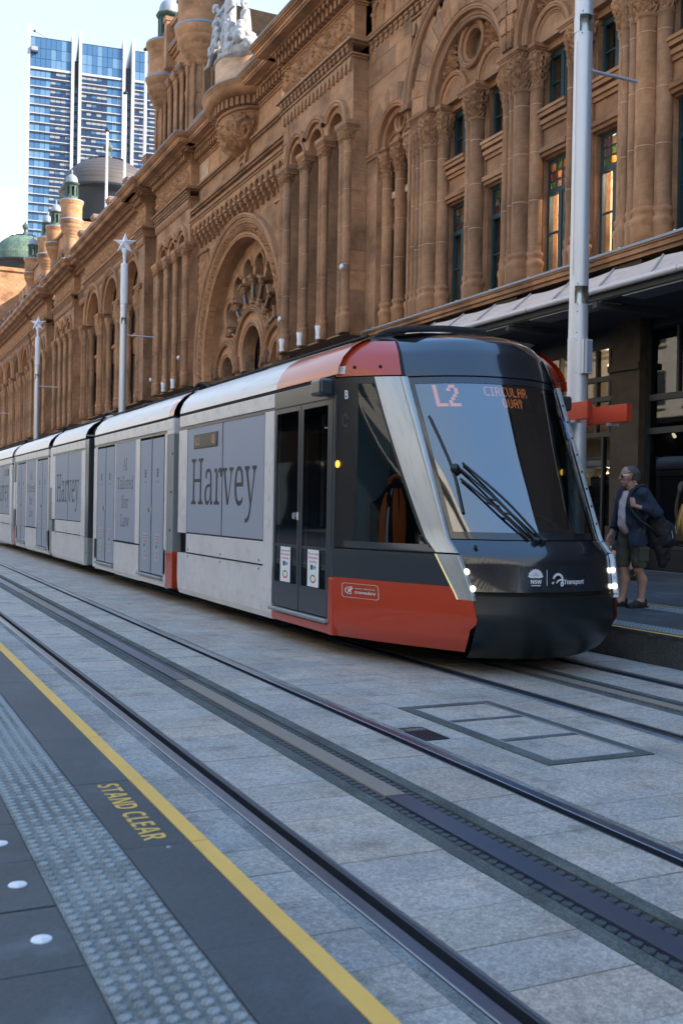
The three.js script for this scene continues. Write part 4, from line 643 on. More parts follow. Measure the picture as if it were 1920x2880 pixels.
// ---- bays of the near wing
const B0 = 23.06, PB = 4.26;
function wingBay(B, o = {}) {
  const ys = 12.25, R = 1.8, P = o.P ?? PB, h = P / 2, lo = !!o.lo, top = o.top ?? 14.95, zw = o.z ?? 0;
  const g = o.par ?? qv;
  { const s = shape([[-(B + h), ys], [-(B - h), ys], [-(B - h), top], [-(B + h), top]]); const p = new THREE.Shape(); p.moveTo(-(B + h), ys); p.lineTo(-B - R, ys); p.absarc(-B, ys, R, PI, 0, true); p.lineTo(-(B - h), ys); p.lineTo(-(B - h), top); p.lineTo(-(B + h), top); p.closePath(); Q('wall', ext(p, zw - 0.34, zw, 0, 28)); }
  arch(B, ys, R - 0.2, R, zw - 0.5, zw - 0.10, { name: 'arch_moulding' }); arch(B, ys, R, R + 0.12, zw - 0.2, zw + 0.03);
  // tympanum with two round-headed lights and an oculus
  const hr = 0.5, ds = 0.95, oy = ys + 1.12;
  const t = new THREE.Shape(); t.absarc(-B, ys, R - 0.02, 0, PI, false); t.closePath();
  for (const s of [-1, 1]) { const p = new THREE.Path(); p.absarc(-B + s * ds, ys - 0.001, hr, 0, PI, false); p.closePath(); t.holes.push(p); }
  { const p = new THREE.Path(); p.absarc(-B, oy, 0.38, 0, 2 * PI, true); t.holes.push(p); }
  Q('tympanum', ext(t, zw - 0.66, zw - 0.36, 0, 26), anyStone());
  for (const s of [-1, 1]) { arch(B + s * ds, ys, hr, hr + 0.12, zw - 0.5, zw - 0.34, { seg: 18 }); arch(B + s * ds, ys, hr + 0.12, hr + 0.24, zw - 0.45, zw - 0.27, { seg: 18 }); }
  Q('oculus', merge([ring(roll(0.38, 0.49, zw - 0.5, zw - 0.32), -B, oy, 0, 2 * PI, 30), ring(roll(0.49, 0.62, zw - 0.45, zw - 0.24), -B, oy, 0, 2 * PI, 30)]), anyStone());
  Q('oculus_back', new THREE.CircleGeometry(0.42, 20).translate(-B, oy, zw - 0.64), dimRoom);
  if (!lo) for (const s of [-1, 1]) { // carved spandrels beside the oculus
    const c = relief(0.62, 0.9, 0.15, 30, 40, (a, b) => leafH(a * 0.5, b * 0.5)); mv(c, -B + s * 1.02, oy + 0.0, zw - 0.345); const p = c.attributes.position, ix = c.index.array, keep = [];
    const ok = (i) => { const x = p.getX(i) + B, y = p.getY(i); return Math.hypot(x, y - ys) < R - 0.2 && Math.hypot(x, y - oy) > 0.6 && Math.hypot(x - s * ds, y - ys) > hr + 0.22; };
    for (let i = 0; i < ix.length; i += 3) if (ok(ix[i]) && ok(ix[i + 1]) && ok(ix[i + 2])) keep.push(ix[i], ix[i + 1], ix[i + 2]); c.setIndex(keep); Q('carved_spandrel', c, stones[3]);
  }
  // piers and the wall behind the columns, with two storeys of windows
  const w = shape([[-(B + h), 6.66], [-(B - h), 6.66], [-(B - h), ys], [-(B + h), ys]]);
  for (const s of [-1, 1]) { w.holes.push(rectHole(-B + s * ds - hr, -B + s * ds + hr, 6.9, 9.58), rectHole(-B + s * ds - hr, -B + s * ds + hr, 10.72, ys - 0.001)); }
  Q('wall', ext(w, zw - 0.98, zw - 0.56), anyStone()); Q('impost_band', ub(B - 1.5, B + 1.5, ys - 0.16, ys - 0.001, zw - 0.97, zw - 0.54), anyStone());
  for (const s of [-1, 1]) {
    const a = B + s * ds - hr, b = B + s * ds + hr, k = s > 0 ? 0 : 1, Wd = o.windows?.[k] ?? {};
    Q('spandrel', merge([ub(a - 0.03, b + 0.03, 9.62, 9.70, zw - 0.9, zw - 0.44), ub(a - 0.03, b + 0.03, 9.705, 9.82, zw - 0.9, zw - 0.38), ub(a, b, 9.82, 10.26, zw - 0.9, zw - 0.52), ub(a - 0.03, b + 0.03, 10.265, 10.36, zw - 0.9, zw - 0.46), ub(a - 0.03, b + 0.03, 10.365, 10.46, zw - 0.9, zw - 0.40), ub(a - 0.03, b + 0.03, 10.465, 10.52, zw - 0.9, zw - 0.46), ub(a - 0.04, b + 0.04, 10.525, 10.62, zw - 0.9, zw - 0.36), ub(a - 0.04, b + 0.04, 10.625, 10.70, zw - 0.9, zw - 0.32)]), anyStone());
    windowUnit(a + 0.001, b - 0.001, 6.92, 9.58, zw - 0.74, lo ? { plain: true, back: o.back } : { trans: 8.83, leaded: true, ...Wd.low });
    windowUnit(a + 0.001, b - 0.001, 10.72, 12.22, zw - 0.74, lo ? { plain: true, round: true } : { round: true, trans: 12.0, ...Wd.up });
  }
  // columns: cluster on the high-U pier, pair in the middle
  const Pc = B + h, mk = (u, z, r, q = {}) => column(u, 6.67, 12.05, zw + z, r, { lo, ...q });
  if (!o.noPier) {
    const sm = o.smalls ?? [0.24, 0.0];
    for (const d of sm) mk(Pc + d, -0.14, 0.105, { cap: 0.78, capFlare: 0.35 });
    mk(Pc - 0.29, -0.2, 0.21, { cap: 0.78, capFlare: 0.35 }); mk(Pc - 0.56, -0.42, 0.17, { cap: 0.74, capFlare: 0.4 }); if (!o.edge) mk(Pc + 0.56, -0.42, 0.17, { cap: 0.74 });
    Q('pier', ub(Pc - 0.4, Pc + (o.edge ? 0.75 : 0.4), 6.67, 12.04, zw - 0.6, zw - 0.3), anyStone());
    abacus(Pc - 0.46, Pc + (sm.length > 2 ? 0.72 : 0.46), 12.05, zw - 0.6, zw + 0.06); abacus(Pc - 0.80, Pc - 0.465, 12.05, zw - 0.7, zw - 0.16); if (!o.edge) abacus(Pc + 0.465, Pc + 0.80, 12.05, zw - 0.7, zw - 0.16);
  }
  mk(B + 0.22, -0.40, 0.11, { cap: 0.66 }); mk(B - 0.17, -0.40, 0.205, { cap: 0.66, capFlare: 0.45 }); Q('pier', ub(B - 0.40, B + 0.40, 6.67, 12.04, zw - 0.6, zw - 0.5), anyStone()); abacus(B - 0.46, B + 0.46, 12.05, zw - 0.7, zw - 0.12);
}
wingBay(B0, { smalls: [0.50, 0.26, 0.02], edge: true, top: 15.35, windows: [{ low: { back: curtain, depth: 0.2 } }, { low: { back: dimRoom, depth: 2.2 } }] });
wingBay(B0 - PB, { top: 15.35, windows: [{ low: { open: true } }, { low: { open: true } }] });
wingBay(B0 - 2 * PB, { top: 15.35 });
// voussoirs and hood over the end bay, rough-faced stone between the bays
voussoirs(B0, 12.27, 1.93, 2.58, -0.2, 0.03, 15, 0.35, PI); voussoirs(B0 - PB, 12.27, 1.93, 2.1, -0.2, 0.03, 13, 0.2, PI - 0.2);
arch(B0 + 0.28, 12.62, 2.36, 2.66, -0.1, 0.12, { name: 'hood_mould', a0: PI * 0.35, a1: PI, seg: 30 });
Q('hood_stop', merge([ub(B0 + 2.58, B0 + 3.0, 12.50, 12.64, -0.1, 0.16)]), anyStone());
for (let i = 0; i < 7; i++) for (let j = 0; j < 2; j++) { const y = 12.3 + i * 0.4, w = Math.max(0.05, Math.sqrt(Math.max(0, 2.13 * 2.13)) - Math.sqrt(Math.max(0, 1.93 * 1.93 - (y - 12.25) ** 2))), u = B0 - PB / 2 + (j ? 0.02 : -w); if (w > 0.9) continue; const g = new THREE.BoxGeometry(w - 0.03, 0.37, 0.2, 6, 5, 1), p = g.attributes.position; for (let k = 0; k < p.count; k++) if (p.getZ(k) > 0) p.setZ(k, p.getZ(k) - 0.02 + 0.05 * hash2(Math.round(p.getX(k) * 40) + i * 9, Math.round(p.getY(k) * 40) + j * 5)); g.computeVertexNormals(); Q('rock_faced_block', puv(mv(g, -(u + w / 2), y + 0.19, -0.02)), anyStone()); }
// ---- narrow bay beside the pavilion
function smallBay(u, lo, left) {
  const ys = 12.0, R = 0.95, y1 = 15.35, a = u - 1.05, b = u + 1.62;
  const L = left ? [u - 1.62, u + 1.05] : [a, b];
  const p = new THREE.Shape(); p.moveTo(-L[1], 6.66); p.lineTo(-u - R, 6.66); p.lineTo(-u - R, ys); p.absarc(-u, ys, R, PI, 0, true); p.lineTo(-u + R, 6.66); p.lineTo(-L[0], 6.66); p.lineTo(-L[0], y1); p.lineTo(-L[1], y1); p.closePath(); Q('wall', ext(p, -0.5, 0, 0, 24), anyStone());
  arch(u, ys, R - 0.02, R + 0.14, -0.2, 0.04); arch(u, ys, R - 0.16, R - 0.02, -0.4, -0.12);
  const t = new THREE.Shape(); t.absarc(-u, ys, R, 0, PI, false); t.closePath(); for (const s of [-1, 1]) { const h = new THREE.Path(); h.absarc(-u + s * 0.46, ys - 0.001, 0.34, 0, PI, false); h.closePath(); t.holes.push(h); } { const h = new THREE.Path(); h.absarc(-u, ys + 0.60, 0.17, 0, 2 * PI, true); t.holes.push(h); } Q('tympanum', ext(t, -0.62, -0.34, 0, 20), anyStone());
  for (const s of [-1, 1]) { arch(u + s * 0.46, ys, 0.34, 0.45, -0.45, -0.28, { seg: 14 }); } Q('oculus', merge([ring(roll(0.17, 0.25, -0.45, -0.30), -u, ys + 0.60, 0, 2 * PI, 22), ring(roll(0.25, 0.34, -0.45, -0.22), -u, ys + 0.60, 0, 2 * PI, 22)]), anyStone()); Q('oculus_back', new THREE.CircleGeometry(0.2, 14).translate(-u, ys + 0.6, -0.6), dimRoom);
  const w = shape([[-u - R, 6.66], [-u + R, 6.66], [-u + R, ys], [-u - R, ys]]); for (const s of [-1, 1]) w.holes.push(rectHole(-u + s * 0.46 - 0.3, -u + s * 0.46 + 0.3, 6.9, 9.58), rectHole(-u + s * 0.46 - 0.3, -u + s * 0.46 + 0.3, 10.72, ys - 0.001)); Q('wall', ext(w, -0.9, -0.56), anyStone());
  for (const s of [-1, 1]) { const c = u + s * 0.46; windowUnit(c - 0.3, c + 0.3, 6.9, 9.58, -0.72, { plain: true }); windowUnit(c - 0.3, c + 0.3, 10.72, 12.0, -0.72, { plain: true, round: true }); Q('spandrel', merge([ub(c - 0.32, c + 0.32, 9.62, 9.80, -0.8, -0.42), ub(c - 0.3, c + 0.3, 9.8, 10.3, -0.8, -0.5), ub(c - 0.32, c + 0.32, 10.3, 10.5, -0.8, -0.42), ub(c - 0.33, c + 0.33, 10.505, 10.70, -0.8, -0.34)]), paleStone); }
  for (const [d, r] of [[0.80, 0.18], [0, 0.18], [-0.80, 0.18]]) { column(u + d, 6.67, 11.84, -0.30, r, { cap: 0.62, lo }); abacus(u + d - 0.27, u + d + 0.27, 11.84, -0.6, -0.04, 0.155); }
  Q('impost', merge([ub(u + (left ? -1.60 : 0.96), u + (left ? -0.96 : 1.60), 11.78, 11.88, -0.3, 0.05), ub(u + (left ? -1.61 : 0.955), u + (left ? -0.955 : 1.61), 11.885, 11.98, -0.3, 0.08)]), anyStone());
  if (!lo) voussoirs(u, ys + 0.02, R + 0.15, R + 0.62, -0.1, 0.02, 13, left ? 0 : 0.55, left ? PI - 0.55 : PI);
}
smallBay(26.80, false, false);
ashlar(25.75, 28.40, 12.7, 15.35, 0, 0.66, 1.0, (u, y) => Math.hypot(u - 26.8, y - 12) < 1.6 || Math.hypot(u - B0 - 0.28, y - 12.62) < 2.7);
{ // upper wall of the near wing: string and blind arcade, then frieze level
  const y = 15.4; Q('string_course', merge([ub(12, 28.4, y - 0.04, y + 0.04, -0.4, 0.10), ub(12, 28.4, y + 0.045, y + 0.12, -0.4, 0.16)]), anyStone());
  Q('wall', ub(12, 28.4, 15.3, 17.0, -0.5, -0.22), stone); 
  for (let i = 0; i < 6; i++) { const u = 28.0 - i * 0.62; arch(u, 16.25, 0.2, 0.3, -0.25, -0.02, { seg: 12 }); column(u + 0.31, 15.52, 16.25, -0.1, 0.07, { cap: 0.16, base: 0.12, lo: true }); }
  entablature(12, 28.3, -0.1, { frieze: false, y: 0.02 });
  Q('arcade_wall', ub(24.3, 28.35, 16.45, 16.6, -0.3, -0.03), stone);
}
// ---- three-arched groups of the pavilions
function group3(uR, zf, o = {}) { // uR: the end nearer the camera; four piers, three openings
  const lo = !!o.lo, k = o.k ?? 1, pit = 1.535 * k, ys = 13.05, R = 0.52 * k, W = 5.55 * k, c = [0, 1, 2].map((i) => uR + 1.15 * k + i * pit);
  const s = shape([[-(uR + W), 6.66], [-uR, 6.66], [-uR, 14.92], [-(uR + W), 14.92]]); for (const u of c) s.holes.push(archHole(-u, 6.7, ys, R)); Q('wall', ext(s, zf - 1.45, zf, 0, 20), anyStone());
  const th = Math.acos(Math.min(1, pit / 2 / (0.92 * k)));
  c.forEach((u, i) => { arch(u, ys, R, R + 0.10, zf - 0.1, zf + 0.05, { seg: 18 }); const a0 = i === 0 ? -0.0 : th, a1 = i === 2 ? PI : PI - th; arch(u, ys, 0.72 * k, 0.93 * k, zf - 0.05, zf + 0.13, { a0, a1, name: 'hood_mould', seg: 22 }); Q('recess', ub(u - R - 0.02, u + R + 0.02, 6.7, ys + R, zf - 1.50, zf - 1.46), black); windowUnit(u - R * 0.8, u + R * 0.8, 6.75, 12.9, zf - 1.40, { plain: true, round: true }); });
  const piers = [[uR + 0.02, c[0] - R], [c[0] + R, c[1] - R], [c[1] + R, c[2] - R], [c[2] + R, uR + W - 0.02]];
  for (const [a, b] of piers) {
    const w = b - a, r = Math.min(0.075, w * 0.13);
    for (let i = 0; i < 3; i++) column(b - w * (0.14 + i * 0.21), 6.67, 12.72, zf + 0.09, r, { cap: 0.32, mid: 5.3, lo, capFlare: 0.5 });
    column(a + w * 0.16, 6.67, 12.72, zf + 0.07, r * 1.75, { cap: 0.32, mid: 5.3, lo, capFlare: 0.4 });
    abacus(a - 0.10, b + 0.10, 12.72, zf - 0.2, zf + 0.25, 0.30); if (!lo) { const m = []; for (let i = 0; i < 4; i++) m.push(mv(new THREE.TorusGeometry(0.05, 0.022, 6, 12), -(a + (i + 0.5) * w / 4), 12.6, zf + 0.19)); Q('drop_ornament', merge(m), stones[1]); }
  }
  if (!lo) ashlar(uR + 0.02, uR + W - 0.02, 13.9, 14.5, zf, 0.62, 1.3, (u, y) => c.some((q) => Math.hypot(u - q, y - ys) < 0.95));
  entablature(uR, uR + W, zf, { lo, ...o.ent });
}
group3(28.45, 0.5); group3(45.0, 0.5);
Q('return_wall', merge([ub(28.46, 28.5, 6.6, 14.9, -0.3, 0.45)]), stones[1]);
// stones of the pavilion's near corner
for (let i = 0; i < 13; i++) Q('corner_stone', ub(28.435, 28.46, 6.75 + i * 0.6, 7.34 + i * 0.6, 0.006, 0.494), anyStone());
// ---- the central great arch with its wheel window
{
  const U = 39.5, yc = 7.6, z = 0.1, Ro = 4.35, u0 = 33.99, u1 = 45.01;
  const p = new THREE.Shape(); p.moveTo(-u1, 6.66); p.lineTo(-U - Ro, 6.66); p.lineTo(-U - Ro, yc); p.absarc(-U, yc, Ro, PI, 0, true); p.lineTo(-U + Ro, 6.66); p.lineTo(-u0, 6.66); p.lineTo(-u0, 17.05); p.lineTo(-u1, 17.05); p.closePath(); Q('wall', ext(p, z - 0.95, z, 0, 48), stone);
  Q('arch_moulding', ring(roll(Ro, Ro + 0.2, z - 0.3, z + 0.06), -U, yc, -0.2, PI + 0.2, 60), stones[2]);
  const carve = ring([[Ro + 0.2, z - 0.1], [Ro + 0.2, z + 0.02], [Ro + 0.53, z + 0.02], [Ro + 0.53, z - 0.1]], -U, yc, -0.2, PI + 0.2, 60); Q('carved_band_back', carve, stones[1]);
  { const n = 300, m = 8, pos = [], idx = []; for (let j = 0; j <= m; j++) for (let i = 0; i <= n; i++) { const a = -0.2 + (PI + 0.4) * i / n, r = Ro + 0.21 + 0.31 * j / m, h = (j === 0 || j === m) ? 0 : 0.15 * leafH(i * 0.0405, j * 0.031 + 0.3); pos.push(-U + r * Math.cos(a), yc + r * Math.sin(a), z + 0.022 + h); } for (let j = 0; j < m; j++) for (let i = 0; i < n; i++) { const a = j * (n + 1) + i, b = a + 1, c = a + n + 1, d = c + 1; idx.push(a, c, b, b, c, d); } const g = new THREE.BufferGeometry(); g.setAttribute('position', new THREE.Float32BufferAttribute(pos, 3)); g.setIndex(idx); g.computeVertexNormals(); Q('carved_band', puv(g), stones[3]); }
  Q('hood_mould', merge([ring(roll(Ro + 0.53, Ro + 0.72, z - 0.1, z + 0.14), -U, yc, -0.2, PI + 0.2, 60), ring(roll(Ro + 0.72, Ro + 0.9, z - 0.1, z + 0.22), -U, yc, -0.2, PI + 0.2, 60)]), stone);
  Q('soffit', ring([[Ro + 0.01, z - 0.9], [Ro + 0.005, z - 0.3]], -U, yc, -0.2, PI + 0.2, 48), stones[4]);
  // wheel
  const zw = -0.52, w = new THREE.Group(); w.name = 'wheel_window'; qv.add(w);
  const s = new THREE.Shape(); s.moveTo(-U - Ro - 0.05, 6.66); s.lineTo(-U + Ro + 0.05, 6.66); s.lineTo(-U + Ro + 0.05, yc); s.absarc(-U, yc, Ro + 0.05, 0, PI, false); s.closePath();
  const rot = (a, r, t) => [-U + r * Math.cos(a) - t * Math.sin(a), yc + r * Math.sin(a) + t * Math.cos(a)];
  for (let i = 1; i < 7; i++) { const a = (11.25 + 22.5 * i) * D2R, h = new THREE.Path(), pts = [rot(a, 1.96, -0.34), rot(a, 2.9, -0.5)]; for (let k = 0; k <= 10; k++) { const b = -PI / 2 + PI * k / 10; pts.push(rot(a, 3.32 + 0.5 * Math.cos(b), 0.5 * Math.sin(b))); } pts.push(rot(a, 2.9, 0.5), rot(a, 1.96, 0.34)); h.setFromPoints(pts.map((q) => new THREE.Vector2(...q))); s.holes.push(h);
    Q('petal_moulding', mv(ring(roll(0.5, 0.62, -0.1, 0.06), 0, 0, a - PI / 2, a + PI / 2, 16), -U + 3.32 * Math.cos(a), yc + 3.32 * Math.sin(a), zw), stone, w); }
  s.holes.push(archHole(-U, 6.68, 7.5, 1.08), archHole(-U - 2.95, 6.68, 6.9, 0.78), archHole(-U + 2.95, 6.68, 6.9, 0.78));
  Q('tracery', ext(s, zw - 0.5, zw, 0, 24), stone, w);
  for (const [du, y, r0, r1] of [[0, 7.5, 1.08, 1.32], [0, 7.5, 1.32, 1.9], [2.95, 6.9, 0.78, 1.0], [2.95, 6.9, 1.0, 1.5], [-2.95, 6.9, 0.78, 1.0], [-2.95, 6.9, 1.0, 1.5]]) { if (r1 - r0 < 0.3) Q('door_arch', ring(roll(r0, r1, zw - 0.1, zw + 0.10), -U - du, y, du ? 0 : -0.6, du ? PI : PI + 0.6, 26), stone, w); else { Q('door_arch', ring([[r0, zw], [r0, zw + 0.06], [r1 - 0.26, zw + 0.06], [r1 - 0.26, zw]], -U - du, y, du ? 0.15 : 0, du ? PI - 0.15 : PI, 26), stones[2], w); Q('door_hood', merge([ring(roll(r1 - 0.26, r1 - 0.12, zw - 0.05, zw + 0.20), -U - du, y, du ? 0 : -0.3, du ? PI : PI + 0.3, 26), ring(roll(r1 - 0.12, r1, zw - 0.05, zw + 0.16), -U - du, y, du ? 0 : -0.3, du ? PI : PI + 0.3, 26)]), stones[1], w); } }
  const polished = phy({ color: C(0.16, 0.13, 0.115), map: stoneMap, roughness: 0.25, clearcoat: 0.5 });
  for (let i = 1; i < 8; i++) { const a = 22.5 * i * D2R, P = (r) => [...rot(a, r, 0), zw + 0.02]; const sp = new THREE.Group(); sp.name = 'spoke'; // a radial column
    Q('spoke_shaft', bar(P(2.1), P(2.62), 0.095, 14, 0.085), polished, w); Q('spoke_base', merge([bar(P(1.86), P(2.05), 0.15, 14, 0.15), bar(P(2.05), P(2.10), 0.17, 14, 0.12)]), stones[1], w);
    const c = capital(0.11, 0.26, 24, 8, 0.6); c.rotateZ(a - PI / 2); const q = P(2.62); mv(c, q[0], q[1], zw + 0.02); Q('spoke_capital', c, stones[1], w); const bx = box(-0.24, 0.24, 0, 0.1, -0.2, 0.2); bx.rotateZ(a - PI / 2); const q2 = P(2.88); mv(bx, q2[0], q2[1], zw + 0.02); Q('spoke_abacus', bx, stones[4], w); }
  const lead = std({ color: C(0.06, 0.06, 0.065), roughness: 0.3, metalness: 0.2 });
  const gl = phy({ color: C(0.03, 0.03, 0.03), roughness: 0.12, transmission: 0.6, thickness: 0 }); Q('glazing', ub(U - 4.2, U + 4.2, 6.7, 12.0, zw - 0.62, zw - 0.605), gl, w); Q('dark_hall', ub(U - 4.2, U + 4.2, 6.7, 12.0, zw - 1.0, zw - 0.98), room, w);
  { const b = []; for (let r = 2.3; r < 4; r += 0.38) b.push(new THREE.TorusGeometry(r, 0.014, 5, 48, PI).translate(-U, yc, zw - 0.59)); for (let i = 0; i <= 48; i++) { const a = PI * i / 48; b.push(bar([...rot(a, 2.0, 0), zw - 0.59], [...rot(a, 4.0, 0), zw - 0.59], 0.010, 4)); } for (let i = -5; i < 6; i++) b.push(bar([-U + i * 0.2, 6.7, zw - 0.59], [-U + i * 0.2, 8.5, zw - 0.59], 0.012, 4)); for (let y = 6.9; y < 8.6; y += 0.3) b.push(bar([-U - 1, y, zw - 0.59], [-U + 1, y, zw - 0.59], 0.012, 4)); Q('leading', merge(b), lead, w); }
  // wrought iron rails low in the doorways
  { const b = []; for (const d of [-2.95, -1.3, 1.3, 2.95]) { for (let k = -3; k < 4; k++) b.push(bar([-U + d + k * 0.16, 6.67, 0.05], [-U + d + k * 0.16, 7.0, 0.05], 0.012, 5)); b.push(new THREE.TorusGeometry(0.12, 0.014, 5, 14).translate(-U + d, 7.1, 0.05), new THREE.TorusGeometry(0.08, 0.012, 5, 12).translate(-U + d + 0.2, 7.08, 0.05)); } Q('iron_railing', merge(b), darkMetal, w); }
  // carved panels in the corners above the arch
  for (const s of [-1, 1]) { const c = relief(1.5, 2.4, 0.10, 40, 60, (a, b) => scrollH((a + 0.5) % 1 - 0.5, ((b + 0.5) * 1.6) % 1 - 0.5, s)); mv(c, -U + s * 4.72, 11.15, z + 0.012); const q = c.attributes.position, ix = c.index.array, keep = [], ok = (i) => Math.hypot(q.getX(i) + U, q.getY(i) - yc) > Ro + 1.15; for (let i = 0; i < ix.length; i += 3) if (ok(ix[i]) && ok(ix[i + 1]) && ok(ix[i + 2])) keep.push(ix[i], ix[i + 1], ix[i + 2]); c.setIndex(keep); Q('carved_spandrel', c, stones[3]); Q('panel_moulding', merge([box(-U + s * 5.45 - (s > 0 ? 1.55 : -0), -U + s * 5.45 + (s > 0 ? 0 : 1.55), 12.36, 12.44, z - 0.05, z + 0.12), box(-U + s * 5.40 - 0.05, -U + s * 5.40 + 0.05, 9.2, 12.35, z - 0.05, z + 0.1)]), anyStone()); }
  // bracketed arcade
  const n = 19, pit = (u1 - u0 - 0.1) / n, ar = [], A = memo('arcA', () => { const q = new THREE.Shape(); q.moveTo(-pit / 2, 0); q.lineTo(-0.19, 0); q.absarc(0, 0, 0.19, PI, 0, true); q.lineTo(pit / 2, 0); q.lineTo(pit / 2, 0.42); q.lineTo(-pit / 2, 0.42); q.closePath(); return merge([ext(q, 0, 0.36, 0, 10), mv(ring(roll(0.19, 0.26, 0.25, 0.40), 0, 0, 0, PI, 12))]); });
  const Bk = memo('arcB', () => merge([box(-0.15, 0.15, -0.12, 0.0, 0, 0.40), box(-0.12, 0.12, -0.22, -0.125, 0, 0.34), ext(shape([[0, -0.62], [0.10, -0.60], [0.13, -0.48], [0.22, -0.44], [0.24, -0.33], [0.32, -0.30], [0.33, -0.225], [0, -0.225]]).clone(), -0.09, 0.09).rotateY(-PI / 2)]));
  for (let i = 0; i < n; i++) { const x = -(u0 + 0.05 + (i + 0.5) * pit); Q('arcade_arch', A, stones[i % 3]).position.set(x, 13.32, z); Q('bracket', Bk, stones[(i * 2 + 1) % 4]).position.set(x + pit / 2, 13.30, z); }
  const R = (d, a, b) => ub(u0, u1, a, b, z - 0.1, z + d);
  Q('string_course', merge([R(0.40, 13.745, 13.83), R(0.46, 13.835, 13.95), R(0.36, 13.955, 14.0), R(0.2, 14.0, 14.22), R(0.34, 14.225, 14.3), R(0.42, 14.305, 14.42), R(0.3, 14.425, 14.5)]), stones[1]);
  Q('string_course', merge([R(0.10, 15.36, 15.42), R(0.18, 15.425, 15.52)]), stones[4]);
  // plain cream panels of the attic and cornice over it
  for (const [a, b, m] of [[34.0, 35.3, paleStone], [35.35, 37.0, stones[2]], [42.1, 43.6, stones[2]], [43.65, 44.95, paleStone]]) Q('attic_panel', ub(a + 0.02, b - 0.02, 15.55, 16.45, z - 0.02, z + 0.02), m);
  const mo = []; for (let u = u0 + 0.2; u < u1; u += 0.31) { mo.push(box(-u - 0.075, -u + 0.075, 16.62, 17.0, z, z + 0.3)); mo.push(mv(ring([[0.085, 0], [0.085, 0.3], [0.16, 0.3]], -u + 0.155, 16.86, 0, PI, 6), 0, 0, z)); } Q('modillion_row', merge(mo), stones[3]);
  Q('frieze_moulding', merge([R(0.06, 16.48, 16.55), R(0.12, 16.555, 16.61)]), stones[2]);
  Q('cornice', merge([R(0.28, 17.02, 17.06), R(0.44, 17.065, 17.11), R(0.76, 17.115, 17.17), R(0.80, 17.175, 17.29), R(0.85, 17.295, 17.34), R(0.90, 17.345, 17.41), R(0.94, 17.415, 17.47)]), stones[2]); Q('lead_capping', R(0.97, 17.475, 17.515), leadGrey);
  Q('blocking_course', merge([ub(u0, u1, 17.5, 18.1, -0.3, 0.25), ub(u0, u1, 18.105, 18.22, -0.32, 0.34), ub(u0, u1, 18.225, 18.35, -0.34, 0.42)]), stone); Q('lead_capping', ub(u0, u1, 18.351, 18.39, -0.35, 0.45), leadGrey);
  // bowed balcony on a carved bowl
  const el = (prof, sx, sz, m, name, seg = 40) => { const g = lathe(prof, seg, -PI / 2, PI); g.scale(sx, 1, sz); mv(g, -U, 0, z); return Q(name, g, m, bal); };
  const bal = new THREE.Group(); bal.name = 'bowed_balcony'; qv.add(bal); bal.position.set(0.3, -0.1, 0);
  { const n2 = 96, m2 = 44, pos = [], idx = [], uv = []; for (let j = 0; j <= m2; j++) for (let i = 0; i <= n2; i++) { const v = j / m2, th = -PI / 2 + PI * i / n2, y = 15.3 + 1.25 * v, r = Math.sqrt(1 - Math.pow(1 - v, 2.1)), h = v > 0.03 && v < 0.93 ? 0.17 * scrollH((i / n2 * 3) % 1 - 0.5, (v * 1.15) % 1 - 0.5, 1) + 0.02 * leafH(i * 0.03, v) : 0; pos.push(-U + (1.62 * r + h) * Math.sin(th), y, z + (0.95 * r + h) * Math.cos(th)); uv.push(i * 0.04, v * 1.8); } for (let j = 0; j < m2; j++) for (let i = 0; i < n2; i++) { const a = j * (n2 + 1) + i, b = a + 1, c = a + n2 + 1, d = c + 1; idx.push(a, b, c, b, d, c); } const g = new THREE.BufferGeometry(); g.setAttribute('position', new THREE.Float32BufferAttribute(pos, 3)); g.setAttribute('uv', new THREE.Float32BufferAttribute(uv, 2)); g.setIndex(idx); g.computeVertexNormals(); Q('carved_bowl', g, stones[3], bal); }
  el([[1.0, 16.55], [1.06, 16.58], [1.06, 16.64], [1.0, 16.68], [1.0, 16.98], [1.1, 17.0]], 1.68, 0.98, stone, 'bowl_rim');
  for (let i = 0; i < 19; i++) { const th = -PI / 2 + PI * (i + 0.5) / 19, b = box(-0.075, 0.075, 16.68, 16.99, 0, 0.22); b.rotateY(th); mv(b, -U + 1.68 * Math.sin(th), 0, z + 0.98 * Math.cos(th)); Q('modillion', b, stones[1], bal); }
  el([[0.5, 17.0], [1.12, 17.0], [1.20, 17.06], [1.36, 17.10], [1.38, 17.28], [1.41, 17.33], [1.44, 17.40], [1.48, 17.46], [1.48, 17.48]], 1.66, 1.06, stones[2], 'balcony_cornice'); el([[1.49, 17.481], [1.50, 17.51], [0.9, 17.55]], 1.66, 1.06, leadGrey, 'lead_capping');
  el([[1, 17.5], [1, 18.75]], 1.42, 1.15, paleStone, 'plinth_drum'); el([[1.02, 18.75], [1.05, 18.78], [1.05, 18.84], [1.0, 18.88], [0, 18.9]], 1.42, 1.15, leadGrey, 'plinth_top');
  // inscribed shield under the bowl
  const sh = new THREE.Shape(); sh.moveTo(-0.95, 0.75); sh.quadraticCurveTo(-0.5, 0.2, -0.1, -0.65); sh.lineTo(0.1, -0.65); sh.quadraticCurveTo(0.5, 0.2, 0.95, 0.75); sh.closePath(); const sg = mv(ext(sh, 0, 0.1), -U, 15.0, z); Q('inscribed_shield', sg, stones[2], bal);
